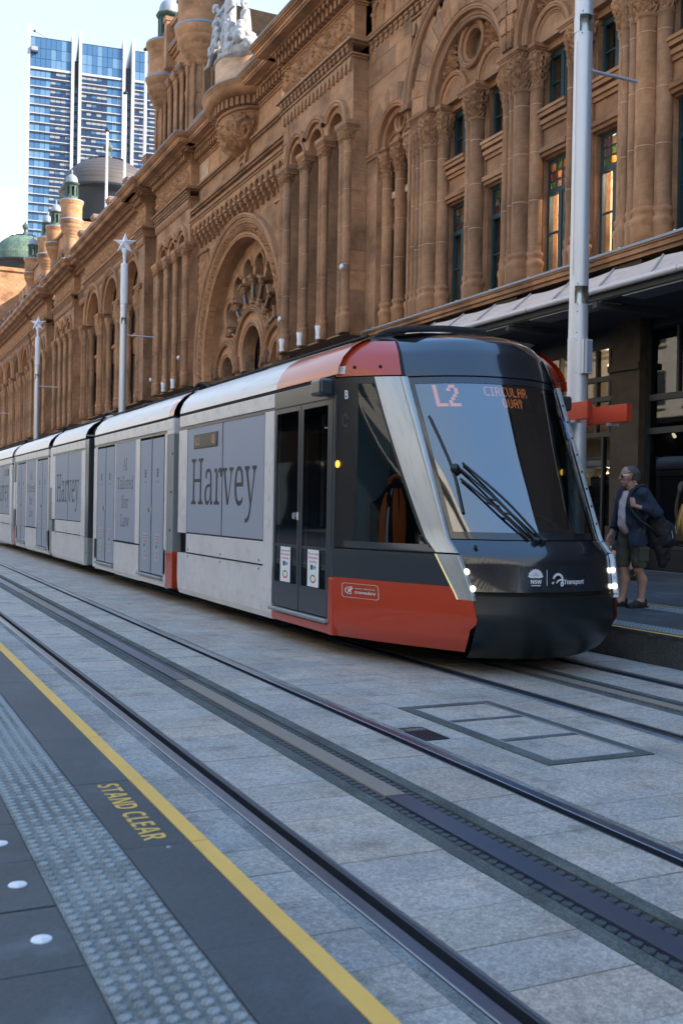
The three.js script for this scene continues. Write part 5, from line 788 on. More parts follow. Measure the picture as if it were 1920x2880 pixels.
  const st = canvasTex(256, 192, (x, w2, h2) => { x.clearRect(0, 0, w2, h2); x.fillStyle = '#2a211c'; x.textAlign = 'center'; for (let i = 0; i < 13; i++) { x.fillRect(28 + i * 15.4, 20 + (i % 3) * 2, 10 - (i % 4), 28 - (i % 3) * 3); x.fillRect(26 + i * 15.4, 30, 13, 5); } x.font = 'bold 46px serif'; x.fillText('ARMS', 128, 104); x.beginPath(); x.arc(52, 92, 7, 0, 7); x.arc(204, 92, 7, 0, 7); x.fill(); for (let i = 0; i < 6; i++) { x.fillRect(88 + i * 14, 124 + (i % 2) * 2, 9, 26); x.fillRect(86 + i * 14, 134, 12, 5); } });
  Q('shield_lettering', new THREE.PlaneGeometry(1.1, 0.95).translate(-U, 15.12, z + 0.104), std({ map: st, transparent: true, alphaTest: 0.05, roughness: 0.9 }), bal); Q('shield_moulding', merge([tube([[-U - 1.0, 15.80, z + 0.06], [-U - 0.55, 15.25, z + 0.09], [-U - 0.12, 14.33, z + 0.06]], 0.05, 14, 6), tube([[-U + 1.0, 15.80, z + 0.06], [-U + 0.55, 15.25, z + 0.09], [-U + 0.12, 14.33, z + 0.06]], 0.05, 14, 6)]), stone, bal);
}
// ---- towers over the pavilions
function turret(u, z, yb, k, o = {}) { // octagon shaft, bell of rolls, drum; lantern on top
  const t = new THREE.Group(); t.name = 'turret'; qv.add(t); t.position.set(-u, yb, z); const lo = o.lo, sg = lo ? 18 : 36;
  const sh = new THREE.CylinderGeometry(0.52 * k, 0.52 * k, 3.7 * k, 8); Q('shaft', puv(mv(sh, 0, 1.85 * k, 0)), stone, t);
  if (!lo) for (let i = 0; i < 8; i++) { const a = (i + 0.5) * PI / 4 + PI / 8, x = 0.55 * k * Math.sin(a), q = 0.55 * k * Math.cos(a); Q('shaft_column', mv(lathe([[0.10, 0], [0.10, 0.2], [0.07, 0.26], [0.065, 2.1], [0.09, 2.14], [0.07, 2.2], [0.12, 2.5], [0.065, 2.55], [0.06, 3.2], [0.09, 3.3], [0.09, 3.6]].map(([r, y]) => [r * k, y * k]), 10), x, 0, q), anyStone(), t); }
  if (!lo) for (let i = 0; i < 8; i++) { const n = ext(archShape(0, 2.4 * k, 3.0 * k, 0.10 * k), 0, 0.03); n.rotateY(i * PI / 4 + PI / 8); const a = i * PI / 4 + PI / 8; Q('niche', mv(n, 0.475 * k * Math.sin(a), 0, 0.475 * k * Math.cos(a)), stones[4], t); }
  Q('bell', lathe([[0.5, 3.55], [0.56, 3.62], [0.6, 3.72], [0.60, 3.8], [0.64, 3.82], [0.73, 3.95], [0.74, 4.08], [0.78, 4.1], [0.86, 4.24], [0.87, 4.38], [0.91, 4.4], [0.97, 4.55], [0.97, 4.72], [0.94, 4.76], [1.0, 4.8], [1.06, 5.0], [1.08, 5.1]].map(([r, y]) => [r * k, y * k]), sg), anyStone(), t);
  Q('lead_capping', lathe([[1.08, 5.1], [1.11, 5.14], [1.11, 5.2], [1.0, 5.26]].map(([r, y]) => [r * k, y * k]), sg), leadGrey, t);
  Q('drum', lathe([[0.96, 5.25], [0.95, 6.5], [0.98, 6.54], [1.02, 6.6], [1.02, 6.68], [1.07, 6.76], [1.08, 6.84]].map(([r, y]) => [r * k, y * k]), sg), stones[2], t); Q('lead_capping', lathe([[1.08, 6.84], [1.10, 6.88], [1.09, 6.94], [0.4, 7.0], [0, 7.0]].map(([r, y]) => [r * k, y * k]), sg), leadGrey, t);
  if (o.lantern) { const L = new THREE.Group(); L.name = 'lantern'; L.position.set(-u, yb + 6.98 * k, z); L.scale.setScalar(k * (o.lk ?? 1)); qv.add(L); const m = copper;
    Q('base', puv(merge([mv(new THREE.CylinderGeometry(0.52, 0.60, 0.3, 8), 0, 0.15, 0), mv(new THREE.CylinderGeometry(0.62, 0.62, 0.05, 8), 0, 0.02, 0)])), m, L);
    for (let i = 0; i < 8; i++) { const a = i * PI / 4, w = new THREE.Group(); const post = box(-0.075, 0.075, 0.3, 1.2, -0.06, 0.06); post.rotateY(a + PI / 8); Q('post', mv(post, 0.46 * Math.sin(a + PI / 8), 0, 0.46 * Math.cos(a + PI / 8)), m, L); const s = shape([[-0.2, 0.9], [0.2, 0.9], [0.2, 1.3], [-0.2, 1.3]]); s.holes.push(archHole(0, 0.9, 1.0, 0.13)); const g = ext(s, -0.03, 0.04); g.rotateY(a); Q('arch', mv(g, 0.42 * Math.sin(a), 0, 0.42 * Math.cos(a)), m, L); }
    Q('eave', lathe([[0.40, 1.25], [0.56, 1.27], [0.60, 1.36], [0.64, 1.40], [0.64, 1.46], [0.50, 1.52]], 8, PI / 8), m, L); Q('cap', lathe([[0.50, 1.5], [0.49, 1.7], [0.44, 1.9], [0.34, 2.06], [0.18, 2.18], [0.07, 2.24], [0.05, 2.34], [0.08, 2.38], [0.09, 2.44], [0.05, 2.5], [0.03, 2.6], [0, 2.66]], 16), leadGrey.clone(), L); }
  return t;
}
function tower(u0, u1) { // storey above a pavilion, between two turrets
  const zf = -0.25, y0 = 17.5, c = [0, 1, 2, 3].map((i) => u0 + 0.95 + (i + 0.5) * (u1 - u0 - 1.5) / 4), w = (u1 - u0 - 1.5) / 4, s = shape([[-u1, y0], [-u0, y0], [-u0, 24.8], [-u1, 24.8]]); for (const u of c) s.holes.push(archHole(-u, 18.3, 22.35, w * 0.30)); Q('tower_wall', ext(s, zf - 0.5, zf, 0, 12), stone);
  Q('tower_side', merge([ub(u0, u0 + 0.4, y0, 24.8, -6, zf - 0.501), ub(u1 - 0.4, u1, y0, 24.8, -6, zf - 0.501), ub(u0 + 0.401, u1 - 0.401, y0, 24.7, -6, -5.6)]), stone); Q('tower_dark', ub(u0 + 0.41, u1 - 0.41, y0, 24.6, -1.6, -1.5), black);
  for (const u of c) { arch(u, 22.35, w * 0.30, w * 0.44, zf - 0.1, zf + 0.10, { seg: 14 }); }
  for (let i = 0; i <= 4; i++) { const u = u0 + 0.95 + i * w; for (const d of [-0.16, 0, 0.16]) column(u + d, 17.6, 22.0, zf + 0.12, 0.075, { cap: 0.4, base: 0.6, lo: true }); abacus(u - 0.30, u + 0.30, 22.0, zf - 0.1, zf + 0.34, 0.3); Q('lead_capping', ub(u - 0.33, u + 0.33, 22.301, 22.34, zf - 0.1, zf + 0.37), leadGrey); }
  const R = (d, a, b) => ub(u0, u1, a, b, zf - 0.4, zf + d);
  Q('string_course', merge([R(0.1, 23.35, 23.5), R(0.24, 23.505, 23.62), R(0.34, 23.625, 23.75)]), stones[1]); Q('lead_capping', R(0.37, 23.751, 23.8), leadGrey); Q('string_course', merge([R(0.1, 24.8, 24.9), R(0.22, 24.905, 25.05)]), stone); Q('lead_capping', R(0.25, 25.051, 25.09), leadGrey);
  for (const f of [0.3, 0.72]) { const u = u0 + (u1 - u0) * f; Q('buttress', merge([ub(u - 0.22, u + 0.22, 22.9, 25.2, zf, zf + 0.42), ub(u - 0.26, u + 0.26, 25.2, 25.4, zf - 0.1, zf + 0.48)]), anyStone()); }
  for (let i = 0; i < 6; i++) Q('niche', ext(archShape(-(u0 + 0.9 + i * 0.75), 23.95, 24.35, 0.14), zf, zf + 0.04), stones[4]);
}
tower(46.8, 52.4); turret(46.3, -0.25, 17.4, 1.08, { lantern: true }); turret(52.3, -0.4, 17.55, 1.03, { lantern: true });
tower(26.6, 32.2); turret(32.7, -0.25, 17.4, 1.08); turret(26.7, -0.4, 17.5, 1.03);
// great middle dome stands behind, out of frame but for its dark skirt
Q('dome_drum', mv(lathe([[6.2, 18], [6.2, 25], [6.6, 25.3], [6.5, 25.8]], 40), -39.5, 0, -9), copper); Q('dome_shell', mv(lathe(Array.from({ length: 24 }, (_, i) => { const a = i / 23 * PI / 2; return [6.3 * Math.cos(a), 25.8 + 6.6 * Math.sin(a) + (i % 2) * 0.06]; }), 40), -39.5, 0, -9), greenRoof);
// ---- far wings
function balustrade(u0, u1, z, n) {
  const L = (u1 - u0) / n; Q('parapet_wall', merge([ub(u0, u1, 17.55, 17.95, z - 0.3, z), ub(u0, u1, 17.951, 18.03, z - 0.34, z + 0.06)]), stone);
  for (let i = 0; i <= n; i++) { const u = u0 + i * L; Q('parapet_pier', merge([ub(u - 0.36, u + 0.36, 17.56, 19.0, z - 0.42, z + 0.10), ub(u - 0.42, u + 0.42, 19.0, 19.1, z - 0.48, z + 0.16), ub(u - 0.46, u + 0.46, 19.105, 19.25, z - 0.52, z + 0.2)]), anyStone()); Q('lead_capping', ub(u - 0.48, u + 0.48, 19.251, 19.30, z - 0.54, z + 0.22), leadGrey); }
  for (let i = 0; i < n; i++) { const a = u0 + i * L + 0.37, b = u0 + (i + 1) * L - 0.37, m = Math.round((b - a) / 0.42), s = shape([[-b, 18.03], [-a, 18.03], [-a, 18.85], [-b, 18.85]]); for (let k = 0; k < m; k++) { const c = -(a + (k + 0.5) * (b - a) / m); s.holes.push(archHole(c, 18.1, 18.5, 0.125)); } Q('pierced_panel', ext(s, z - 0.22, z - 0.02, 0, 8), anyStone()); Q('parapet_rail', ub(a, b, 18.86, 19.02, z - 0.32, z + 0.05), stones[2]); Q('lead_capping', ub(a, b, 19.021, 19.05, z - 0.34, z + 0.07), leadGrey); Q('roof_vent', mv(new THREE.SphereGeometry(0.7, 16, 10, 0, 2 * PI, 0, PI / 2), -(a + b) / 2 - 1.6, 18.9, z - 2.2), darkMetal); }
}
function farWing(u0, P, n, z, o = {}) { // arches on cluster piers
  const ys = 12.6, R = P / 2 - 0.62, u1 = u0 + P * n;
  const s = shape([[-u1, 6.66], [-u0, 6.66], [-u0, 14.95], [-u1, 14.95]]); for (let i = 0; i < n; i++) s.holes.push(archHole(-(u0 + (i + 0.5) * P), 6.7, ys, R)); Q('wall', ext(s, z - 0.5, z, 0, 24), stone);
  for (let i = 0; i < n; i++) {
    const B = u0 + (i + 0.5) * P, h = R / 2 * 0.78, d = R / 2;
    arch(B, ys, R - 0.02, R + 0.16, z - 0.3, z + 0.05, { seg: 28 }); arch(B, ys, P / 2 - 0.26, P / 2 - 0.02, z - 0.1, z + 0.16, { name: 'hood_mould', seg: 30 });
    const t = shape([[-B - R, 6.66], [-B + R, 6.66], [-B + R, ys]]); t.absarc(-B, ys, R, 0, PI, false); t.closePath(); for (const q of [-1, 1]) { t.holes.push(archHole(-B + q * d, 10.7, ys - 0.2, h), rectHole(-B + q * d - h, -B + q * d + h, 6.9, 9.6)); } const p = new THREE.Path(); p.absarc(-B, ys + R * 0.55, R * 0.2, 0, 2 * PI, true); t.holes.push(p); Q('tympanum', ext(t, z - 0.85, z - 0.6, 0, 18), anyStone());
    Q('oculus', ring(roll(R * 0.2, R * 0.33, z - 0.7, z - 0.5), -B, ys + R * 0.55, 0, 2 * PI, 22), stone); for (const q of [-1, 1]) { arch(B + q * d, ys - 0.2, h, h + 0.14, z - 0.7, z - 0.5, { seg: 14 }); windowUnit(B + q * d - h, B + q * d + h, 6.92, 9.58, z - 0.8, { plain: true }); windowUnit(B + q * d - h, B + q * d + h, 10.72, ys - 0.2, z - 0.8, { plain: true, round: true }); Q('spandrel', merge([ub(B + q * d - h, B + q * d + h, 9.62, 10.5, z - 0.8, z - 0.52), ub(B + q * d - h - 0.02, B + q * d + h + 0.02, 10.505, 10.7, z - 0.8, z - 0.42)]), anyStone()); }
    for (const [x, r, zz] of [[0, 0.19, -0.45], [R - 0.1, 0.17, -0.32], [-R + 0.1, 0.17, -0.32]]) column(B + x, 6.67, ys - 0.25, z + zz, r, { lo: true, cap: 0.75, capFlare: 0.6 });
    abacus(B - 0.35, B + 0.35, ys - 0.25, z - 0.7, z - 0.15);
  }
  for (let i = 0; i <= n; i++) { const u = u0 + i * P; for (const [x, r, q] of [[0, 0.2, 0.06], [0.36, 0.12, 0.04], [-0.36, 0.12, 0.04]]) column(u + x, 6.67, ys - 0.2, z + q, r, { lo: true, cap: 0.95, capFlare: 0.5 }); abacus(u - 0.62, u + 0.62, ys - 0.2, z - 0.3, z + 0.34, 0.24); }
  entablature(u0 - 0.05, u1 + 0.05, z, { lo: true });
}
smallBay(52.2 - 0.2, true, true);
Q('corner_pier', ub(52.4, 53.75, 6.66, 17, -0.4, 0.62), stones[4]);
farWing(53.4, 4.8, 3, 0.45); entablature(52.35, 53.8, 0.62, { lo: true }); balustrade(53.4, 70.2, 0.3, 4);
Q('link_wall', ub(67.8, 72, 6.66, 17.4, -0.9, -0.1), stone); entablature(67.9, 71.4, 0.1, { lo: true, frieze: false });
group3(71.5, 0.5, { lo: true, k: 1.28 }); smallBay(80.6, true, true); group3(82.2, 0.5, { lo: true, k: 1.28 });
farWing(90.6, 4.9, 5, 0.45); balustrade(90.6, 115, 0.3, 6); Q('end_wall', ub(79, 128, 6.66, 17.5, -1.5, -0.95), stone);
balustrade(86, 90.4, 0.2, 1);
for (const [u, z, k] of [[77.2, -0.3, 0.80], [83.5, -0.3, 0.74], [88.5, -0.5, 0.78], [95.3, -0.4, 0.74]]) turret(u, z, 17.6, k, { lantern: true, lo: true, lk: 1.08 });
for (const [a, b] of [[77, 83.5], [88.5, 95.3]]) { Q('tower_wall', ub(a, b, 17.5, 21.6, -3, -0.4), stone); Q('string_course', merge([ub(a, b, 21.6, 21.8, -3.1, -0.25)]), stones[1]); for (let i = 0; i < 4; i++) { arch(a + 1.2 + i * 1.3, 20.0, 0.3, 0.5, -0.5, -0.3, { seg: 12 }); Q('niche', ext(archShape(-(a + 1.2 + i * 1.3), 18.6, 20.0, 0.3), -0.41, -0.38), black); } }
function dome(u, X, R, ys, ya, m, nst, drumM, fin) { // stepped metal dome with eyebrow vents
  const d = new THREE.Group(); d.name = 'dome'; qv.add(d); d.position.set(-u, 0, 14 - X); const H = ya - ys, p = [[R * 1.03, ys - 0.25], [R * 1.03, ys]];
  for (let i = 0; i < nst; i++) { const a = i / nst * PI / 2 * 0.97, b = (i + 1) / nst * PI / 2 * 0.97; p.push([R * Math.cos(a) + 0.05, ys + H * Math.sin(a)], [R * Math.cos(b) + 0.05, ys + H * Math.sin(b) - 0.015], [R * Math.cos(b) - 0.02, ys + H * Math.sin(b)]); }
  p.push([0, ya]); Q('dome_shell', lathe(p, 48), m, d); Q('dome_skirt', lathe([[R * 0.98, ys - 3.2], [R * 0.98, ys - 0.6], [R * 1.08, ys - 0.45], [R * 1.10, ys - 0.2], [R * 1.03, ys - 0.1]], 48), drumM, d);
  Q('dome_finial', lathe([[0.7, ya - 0.15], [0.35, ya + 0.1], [0.2, ya + 0.5], [0.16, ya + 0.7], [0.3, ya + 0.78], [0.42, ya + 1.0], [0.42, ya + 1.2], [0.25, ya + 1.4], [0.1, ya + 1.5], [0.05, ya + 1.75], [0, ya + 1.8]], 16), copper, d);
  for (let i = 0; i < 8; i++) { const a = i * PI / 4 + 0.3, e = 62 * D2R, g = new THREE.TorusGeometry(0.5, 0.10, 6, 14, PI); g.scale(1, 0.42, 1); g.rotateX(-0.9); g.rotateY(a); Q('eyebrow_vent', mv(g, R * Math.cos(e) * Math.sin(a), ys + H * Math.sin(e), R * Math.cos(e) * Math.cos(a)), darkMetal, d); }
}
dome(91.6, 20, 3.75, 28.3, 31.2, brownRoof, 11, darkMetal); dome(103, 20, 3.7, 26.6, 30.6, greenRoof, 11, copper); dome(139, 20, 4.0, 31.8, 35.4, greenRoof, 10, darkMetal);
Q('dome_tower', ub(126, 146, 16, 27.9, -12, -0.2), stone); for (let i = 0; i < 9; i++) Q('niche', ext(archShape(-(127.4 + i * 1.6), 25.2, 26.3, 0.42), -0.2, -0.15), stones[4]); Q('string_course', ub(125.8, 146.2, 27.9, 28.3, -12.2, 0.1), stones[2]); for (const u of [128.5, 137]) turret(u, 0.4, 21.2, 1.15, { lantern: true, lo: true });
Q('far_block', ub(96, 128, 17, 25.4, -12, -3.5), stone);
// flagpoles on the roof
for (const [u, y0, y1, l] of [[69, 18.5, 25.7, 'flagpole in front of the brown dome, shortest of three on the roof'], [64, 18.5, 26.4, 'middle flagpole on the roof against the glass tower'], [59.2, 18.5, 27.2, 'flagpole nearest the pavilion turret against the glass tower']]) { const f = thing('flagpole', l, 'flagpole', [15, y0, -u], 'white flagpoles on the sandstone building'); M('mast', bar([0, 0, 0], [0, y1 - y0, 0], 0.10, 10, 0.07), whitePaint, f); M('finial', mv(lathe([[0.0, 0], [0.14, 0.02], [0.15, 0.12], [0.05, 0.2], [0, 0.32]], 10), 0, y1 - y0, 0), darkMetal, f); }
// uplights on the ledges
for (const [u, l] of [[30.25, 'white uplight between the near pavilion columns, rightmost'], [31.75, 'white uplight between the near pavilion columns, middle'], [33.3, 'white uplight at the foot of the pavilion columns beside the great arch'], [46.6, 'white uplight at the foot of the far pavilion columns, nearer one'], [48.2, 'white uplight at the foot of the far pavilion columns, farther one']]) { const t = thing('uplight', l, 'light', [13.3, 6.68, -u], 'uplights on the pavilion ledges'); M('housing', lathe([[0.10, 0], [0.10, 0.1], [0.085, 0.12], [0.12, 0.42], [0, 0.43]], 14), whitePaint, t); }
for (const [u, y, z, l] of [[33.2, 7.75, 0.72, 'small round floodlight on the pavilion column beside the great arch'], [28.3, 8.55, 0.72, 'small round floodlight on the near pavilion corner column'], [45.3, 7.9, 0.72, 'small round floodlight on the far pavilion column, nearer one'], [50.0, 7.4, 0.72, 'small round floodlight on the far pavilion column, farther one']]) { const t = thing('floodlight', l, 'light', [14 - z, y, -u], 'round floodlights on the pavilion columns'); M('lamp_head', mv(new THREE.SphereGeometry(0.11, 14, 10).scale(0.6, 1, 1), -0.12, 0, 0), aluminium, t); M('bracket', bar([0, 0, 0], [-0.12, -0.02, 0], 0.02, 8), aluminium, t); }
// ---------------------------------------------------------------- shop fronts under the awning
{
  const shopDark = std({ color: C(0.016, 0.018, 0.019), roughness: 0.5 }), shadedPierM = std({ color: C(0.10, 0.105, 0.10), map: stoneMap, roughness: 0.85, bumpMap: stoneBump, bumpScale: 0.004 });  // pier stone darkened: the deep shade under the awning is in its colour
  for (const u of [12.37, 16.63, 20.89, 25.15]) { Q('shop_pier', merge([ub(u - 0.42, u + 0.42, 0.29, 6.4, -0.6, -0.02), ub(u - 0.46, u + 0.46, 0.29, 1.13, -0.6, 0.04), ub(u - 0.50, u + 0.50, 0.29, 0.5, -0.6, 0.08), ub(u - 0.46, u + 0.46, 4.25, 4.38, -0.6, 0.05)]), shadedPierM); for (let i = 0; i < 4; i++) Q('pier_joint', ub(u - 0.424, u + 0.424, 1.7 + i * 0.72, 1.708 + i * 0.72, -0.5, -0.017), shopDark); }
  for (const [a, b, lit] of [[12.79, 16.21, 0], [17.05, 20.47, 1], [21.31, 24.73, 0], [25.57, 28.4, 0]]) {
    const w = new THREE.Group(); w.name = 'shop_window'; qv.add(w); const m = (a + b) / 2, f = [];
    f.push(ub(a, b, 5.05, 6.4, -0.4, -0.25), ub(a, a + 0.08, 0.4, 5.05, -0.32, -0.18), ub(b - 0.08, b, 0.4, 5.05, -0.32, -0.18));
    if (lit) { for (const [y0, y1] of [[4.14, 4.24], [3.72, 3.82], [2.98, 3.08]]) f.push(ub(a, b, y0, y1, -0.32, -0.19)); for (const u of [17.52, 18.4, 19.3]) f.push(ub(u - 0.03, u + 0.03, 0.6, 2.98, -0.30, -0.2)); for (let u = a + 0.28; u < b; u += 0.42) f.push(ub(u - 0.03, u + 0.03, 3.08, 5.0, -0.30, -0.2)); f.push(ub(a, b, 4.80, 5.05, -0.3, -0.19)); }
    else { for (const y of [3.02, 3.67]) f.push(ub(a, b, y - 0.06, y + 0.06, -0.32, -0.19)); for (let i = 1; i < 4; i++) f.push(ub(a + (b - a) * i / 4 - 0.03, a + (b - a) * i / 4 + 0.03, 3.7, 5.0, -0.3, -0.2)); }
    Q('frame', merge(f), shopDark, w); Q('stall_riser', merge([ub(a, b, 0.3, 0.72, -0.32, -0.16), ub(a, b, 0.721, 0.78, -0.34, -0.12)]), shopDark, w);
    for (let i = 0; i < 9; i++) Q('riser_slat', ub(a + 0.1, b - 0.1, 0.33 + i * 0.04, 0.35 + i * 0.04, -0.16, -0.145), darkMetal, w);
    Q('pane', ub(a + 0.08, b - 0.08, 0.78, 5.0, -0.255, -0.25), phy({ color: C(0.6, 0.62, 0.62), roughness: 0.02, transmission: 1, thickness: 0, ior: 1.5 }), w);
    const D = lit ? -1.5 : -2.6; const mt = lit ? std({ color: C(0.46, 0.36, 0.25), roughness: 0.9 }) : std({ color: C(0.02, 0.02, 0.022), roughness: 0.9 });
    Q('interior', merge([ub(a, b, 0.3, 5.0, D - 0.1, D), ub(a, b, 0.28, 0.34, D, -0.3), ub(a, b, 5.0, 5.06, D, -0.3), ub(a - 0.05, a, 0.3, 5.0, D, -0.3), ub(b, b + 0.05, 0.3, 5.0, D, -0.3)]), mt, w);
    if (lit) { for (const y of [2.36, 1.95, 1.60, 1.25]) Q('shelf', ub(a, b, y, y + 0.025, D, -0.42), shopDark, w); Q('shelf_upright', merge([ub(17.5, 17.52, 0.8, 2.4, -0.9, -0.45), ub(18.6, 18.62, 0.8, 2.4, -0.9, -0.45)]), shopDark, w);
      Q('shelf_panel', ub(17.06, 20.4, 2.39, 2.97, -0.52, -0.5), std({ color: C(0.55, 0.42, 0.26), roughness: 0.9, map: dirtMap }), w);
      const l = new THREE.PointLight(new THREE.Color(1, 0.74, 0.45), 1.6, 0, 2); l.position.set(-18.0, 2.25, -0.75); l.castShadow = true; l.shadow.radius = 3; w.add(l); Q('shelf_lamp', mv(new THREE.SphereGeometry(0.03, 10, 8), -18.0, 2.25, -0.75), std({ color: C(0.9, 0.85, 0.7), emissive: C(1, 0.75, 0.45), emissiveIntensity: 2 }), w);
      const l2 = new THREE.PointLight(new THREE.Color(1, 0.74, 0.45), 1.8, 0, 2); l2.position.set(-18.2, 4.6, -0.9); l2.castShadow = true; w.add(l2); Q('ceiling_lamp', mv(new THREE.SphereGeometry(0.04, 10, 8), -18.2, 4.6, -0.9), std({ color: C(0.9, 0.85, 0.7), emissive: C(1, 0.75, 0.45), emissiveIntensity: 2 }), w); }
  }
  const bagM = std({ color: C(0.012, 0.012, 0.014), roughness: 0.5 });
  const bag = (u, y, label, k, strap) => { const t = thing('handbag', label, 'bag', [14.55, y, -u], 'black bags on the lit shop shelves'); M('bag_body', rbox(-0.07, 0.07, 0, 0.18 * k, -0.13 * k, 0.13 * k, 0.03), bagM, t); if (strap) M('strap', tube([[0, 0.15 * k, -0.12 * k], [0, 0.30 * k, -0.07], [0, 0.30 * k, 0.16], [0, 0.02, 0.24]], 0.012, 20, 6), bagM, t); else M('strap', tube([[0, 0.16 * k, -0.09], [0, 0.24 * k, 0], [0, 0.16 * k, 0.09]], 0.010, 12, 6), bagM, t); };
  bag(17.68, 1.978, 'black backpack with a looped strap on the top lit shelf behind the man', 1.35, true); bag(17.6, 1.628, 'low black bag on the second lit shelf', 0.8, false); bag(17.5, 1.278, 'black bag on the bottom lit shelf, mostly behind the tram', 1.1, false); bag(18.1, 1.978, 'black bag on the top shelf hidden behind the tram front', 1.1, false);
  // mannequin in the dark window
  const mq = thing('mannequin', 'shop window mannequin in a yellow pleated skirt and dark top at the right edge', 'mannequin', [14.62, 0.80, -15.42]);
  { const g = lathe([[0.02, 0.08], [0.31, 0.10], [0.25, 0.45], [0.17, 0.72], [0.14, 0.80]], 72), p = g.attributes.position; for (let i = 0; i < p.count; i++) { const a = Math.atan2(p.getZ(i), p.getX(i)), k = 1 + 0.07 * Math.sin(a * 14) * (1 - p.getY(i) / 0.85); p.setX(i, p.getX(i) * k); p.setZ(i, p.getZ(i) * k); } g.computeVertexNormals(); M('skirt', g, std({ color: C(0.62, 0.46, 0.20), roughness: 0.85, side: THREE.DoubleSide }), mq); }
  const mSkin = std({ color: C(0.62, 0.45, 0.33), roughness: 0.5 }), top = std({ color: C(0.03, 0.028, 0.035), roughness: 0.8 });
  { const g = lathe([[0, 0.76], [0.14, 0.78], [0.15, 0.9], [0.17, 1.05], [0.16, 1.16], [0.07, 1.24], [0.05, 1.26]], 24); g.scale(0.75, 1, 1.1); M('top', g, top, mq); } M('blouse', mv(new THREE.SphereGeometry(0.09, 14, 10).scale(0.9, 1.3, 0.9), -0.05, 1.12, -0.15), std({ color: C(0.7, 0.68, 0.66), roughness: 0.8 }), mq);
  M('arm', tube([[-0.04, 1.12, -0.2], [-0.06, 0.92, -0.25], [-0.10, 0.72, -0.24], [-0.11, 0.62, -0.23]], 0.032, 16, 8), mSkin, mq); M('hand', mv(new THREE.SphereGeometry(0.036, 10, 8).scale(0.7, 1.5, 1), -0.11, 0.58, -0.23), mSkin, mq); M('head', mv(new THREE.SphereGeometry(0.085, 16, 12).scale(0.95, 1.25, 0.9), 0, 1.42, 0), std({ color: C(0.75, 0.72, 0.7), roughness: 0.5 }), mq); M('neck', bar([0, 1.22, 0], [0, 1.36, 0], 0.045, 12), mSkin, mq); M('hat', lathe([[0.12, 1.49], [0.10, 1.50], [0.085, 1.56], [0, 1.58]], 18), top, mq); M('stand', merge([bar([0, 0, 0], [0, 0.3, 0], 0.015, 8), lathe([[0, 0], [0.18, 0], [0.18, 0.015], [0, 0.02]], 20)]), aluminium, mq);
  const sp = thing('spotlight', 'small lit track spotlight high inside the dark shop window', 'light', [14.9, 3.0, -16.2]); M('lamp_head', bar([0, 0, 0], [-0.05, -0.06, 0.10], 0.03, 10, 0.035), std({ color: C(0.6, 0.55, 0.45), emissive: C(1, 0.85, 0.6), emissiveIntensity: 0.7 }), sp); M('bracket', bar([0, 0, 0], [0, 0.12, 0], 0.008, 6), darkMetal, sp);
  const sl = new THREE.SpotLight(new THREE.Color(1, 0.8, 0.55), 16, 0, 0.30, 0.5, 2); sl.position.set(14.55, 3.1, -14.6); sl.target.position.set(14.75, 1.3, -15.3); sl.castShadow = true; scene.add(sl, sl.target);
  const hr = thing('handrail', 'short grey curved handrail on the footpath behind the man', 'handrail', [12.6, 0.02, -15.35]); M('rail', tube([[0, 0, -0.75], [0, 0.70, -0.75], [0, 0.78, -0.65], [0, 0.78, 0.02], [0, 0.72, 0.16], [0, 0.0, 0.18]], 0.02, 40, 8), aluminium, hr);
  // awning
  const aw = thing('street_awning', 'long pale pink fabric and steel awning over the shop fronts', 'awning', [14, 0, 0]); aw.rotation.y = -PI / 2;
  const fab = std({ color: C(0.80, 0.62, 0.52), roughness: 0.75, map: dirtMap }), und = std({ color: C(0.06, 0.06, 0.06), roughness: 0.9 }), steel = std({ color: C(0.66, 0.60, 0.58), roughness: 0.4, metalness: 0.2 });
  const zi = 0.34, yi = 6.22, zo = 1.75, yo = 5.45;
  for (let i = 0; i < 12; i++) { // one sagging panel per rib pair, skewed ribs
    const a = 8.2 + i * 1.4, b = a + 1.4, n = 10, m = 6, pos = [], idx = [];
    for (let j = 0; j <= m; j++) for (let k = 0; k <= n; k++) { const s = k / n, t = j / m; pos.push(-(a + (b - a) * s - 1.25 * t), yi + (yo - yi) * t - 0.035 * Math.sin(PI * s) * (1 - t * 0.9), zi + (zo - zi) * t); }
    for (let j = 0; j < m; j++) for (let k = 0; k < n; k++) { const p = j * (n + 1) + k; idx.push(p, p + n + 1, p + 1, p + 1, p + n + 1, p + n + 2); }
    const g = new THREE.BufferGeometry(); g.setAttribute('position', new THREE.Float32BufferAttribute(pos, 3)); g.setIndex(idx); g.computeVertexNormals(); M('awning_panel', puv(g), fab, aw);
    M('rib', bar([-a, yi + 0.012, zi], [-(a - 1.25), yo + 0.03, zo], 0.022, 8), steel, aw);
  }
  M('gutter_tube', bar([-6, yo - 0.02, zo + 0.05], [-24, yo - 0.02, zo + 0.05], 0.062, 18), steel, aw); for (const u of [9, 13.2, 17.4]) M('tube_joint', bar([-u, yo - 0.02, zo + 0.05], [-u - 0.015, yo - 0.02, zo + 0.05], 0.065, 18), leadGrey, aw);
  M('soffit', merge([box(-25, -6, yo - 0.20, yo - 0.16, -0.3, zo - 0.05), box(-25, -6, yo - 0.18, yo - 0.05, zo - 0.08, zo - 0.02)]), und, aw); for (let u = 7; u < 25; u += 2.8) M('beam', box(-u - 0.06, -u + 0.06, yo - 0.32, yo - 0.2, 0, zo), und, aw); for (let u = 8; u < 24; u += 2.8) M('fascia_panel', box(-u - 1.1, -u + 1.1, yo - 0.22, yo - 0.2, zo - 0.55, zo - 0.05), std({ color: C(0.22, 0.21, 0.21), roughness: 0.8 }), aw);
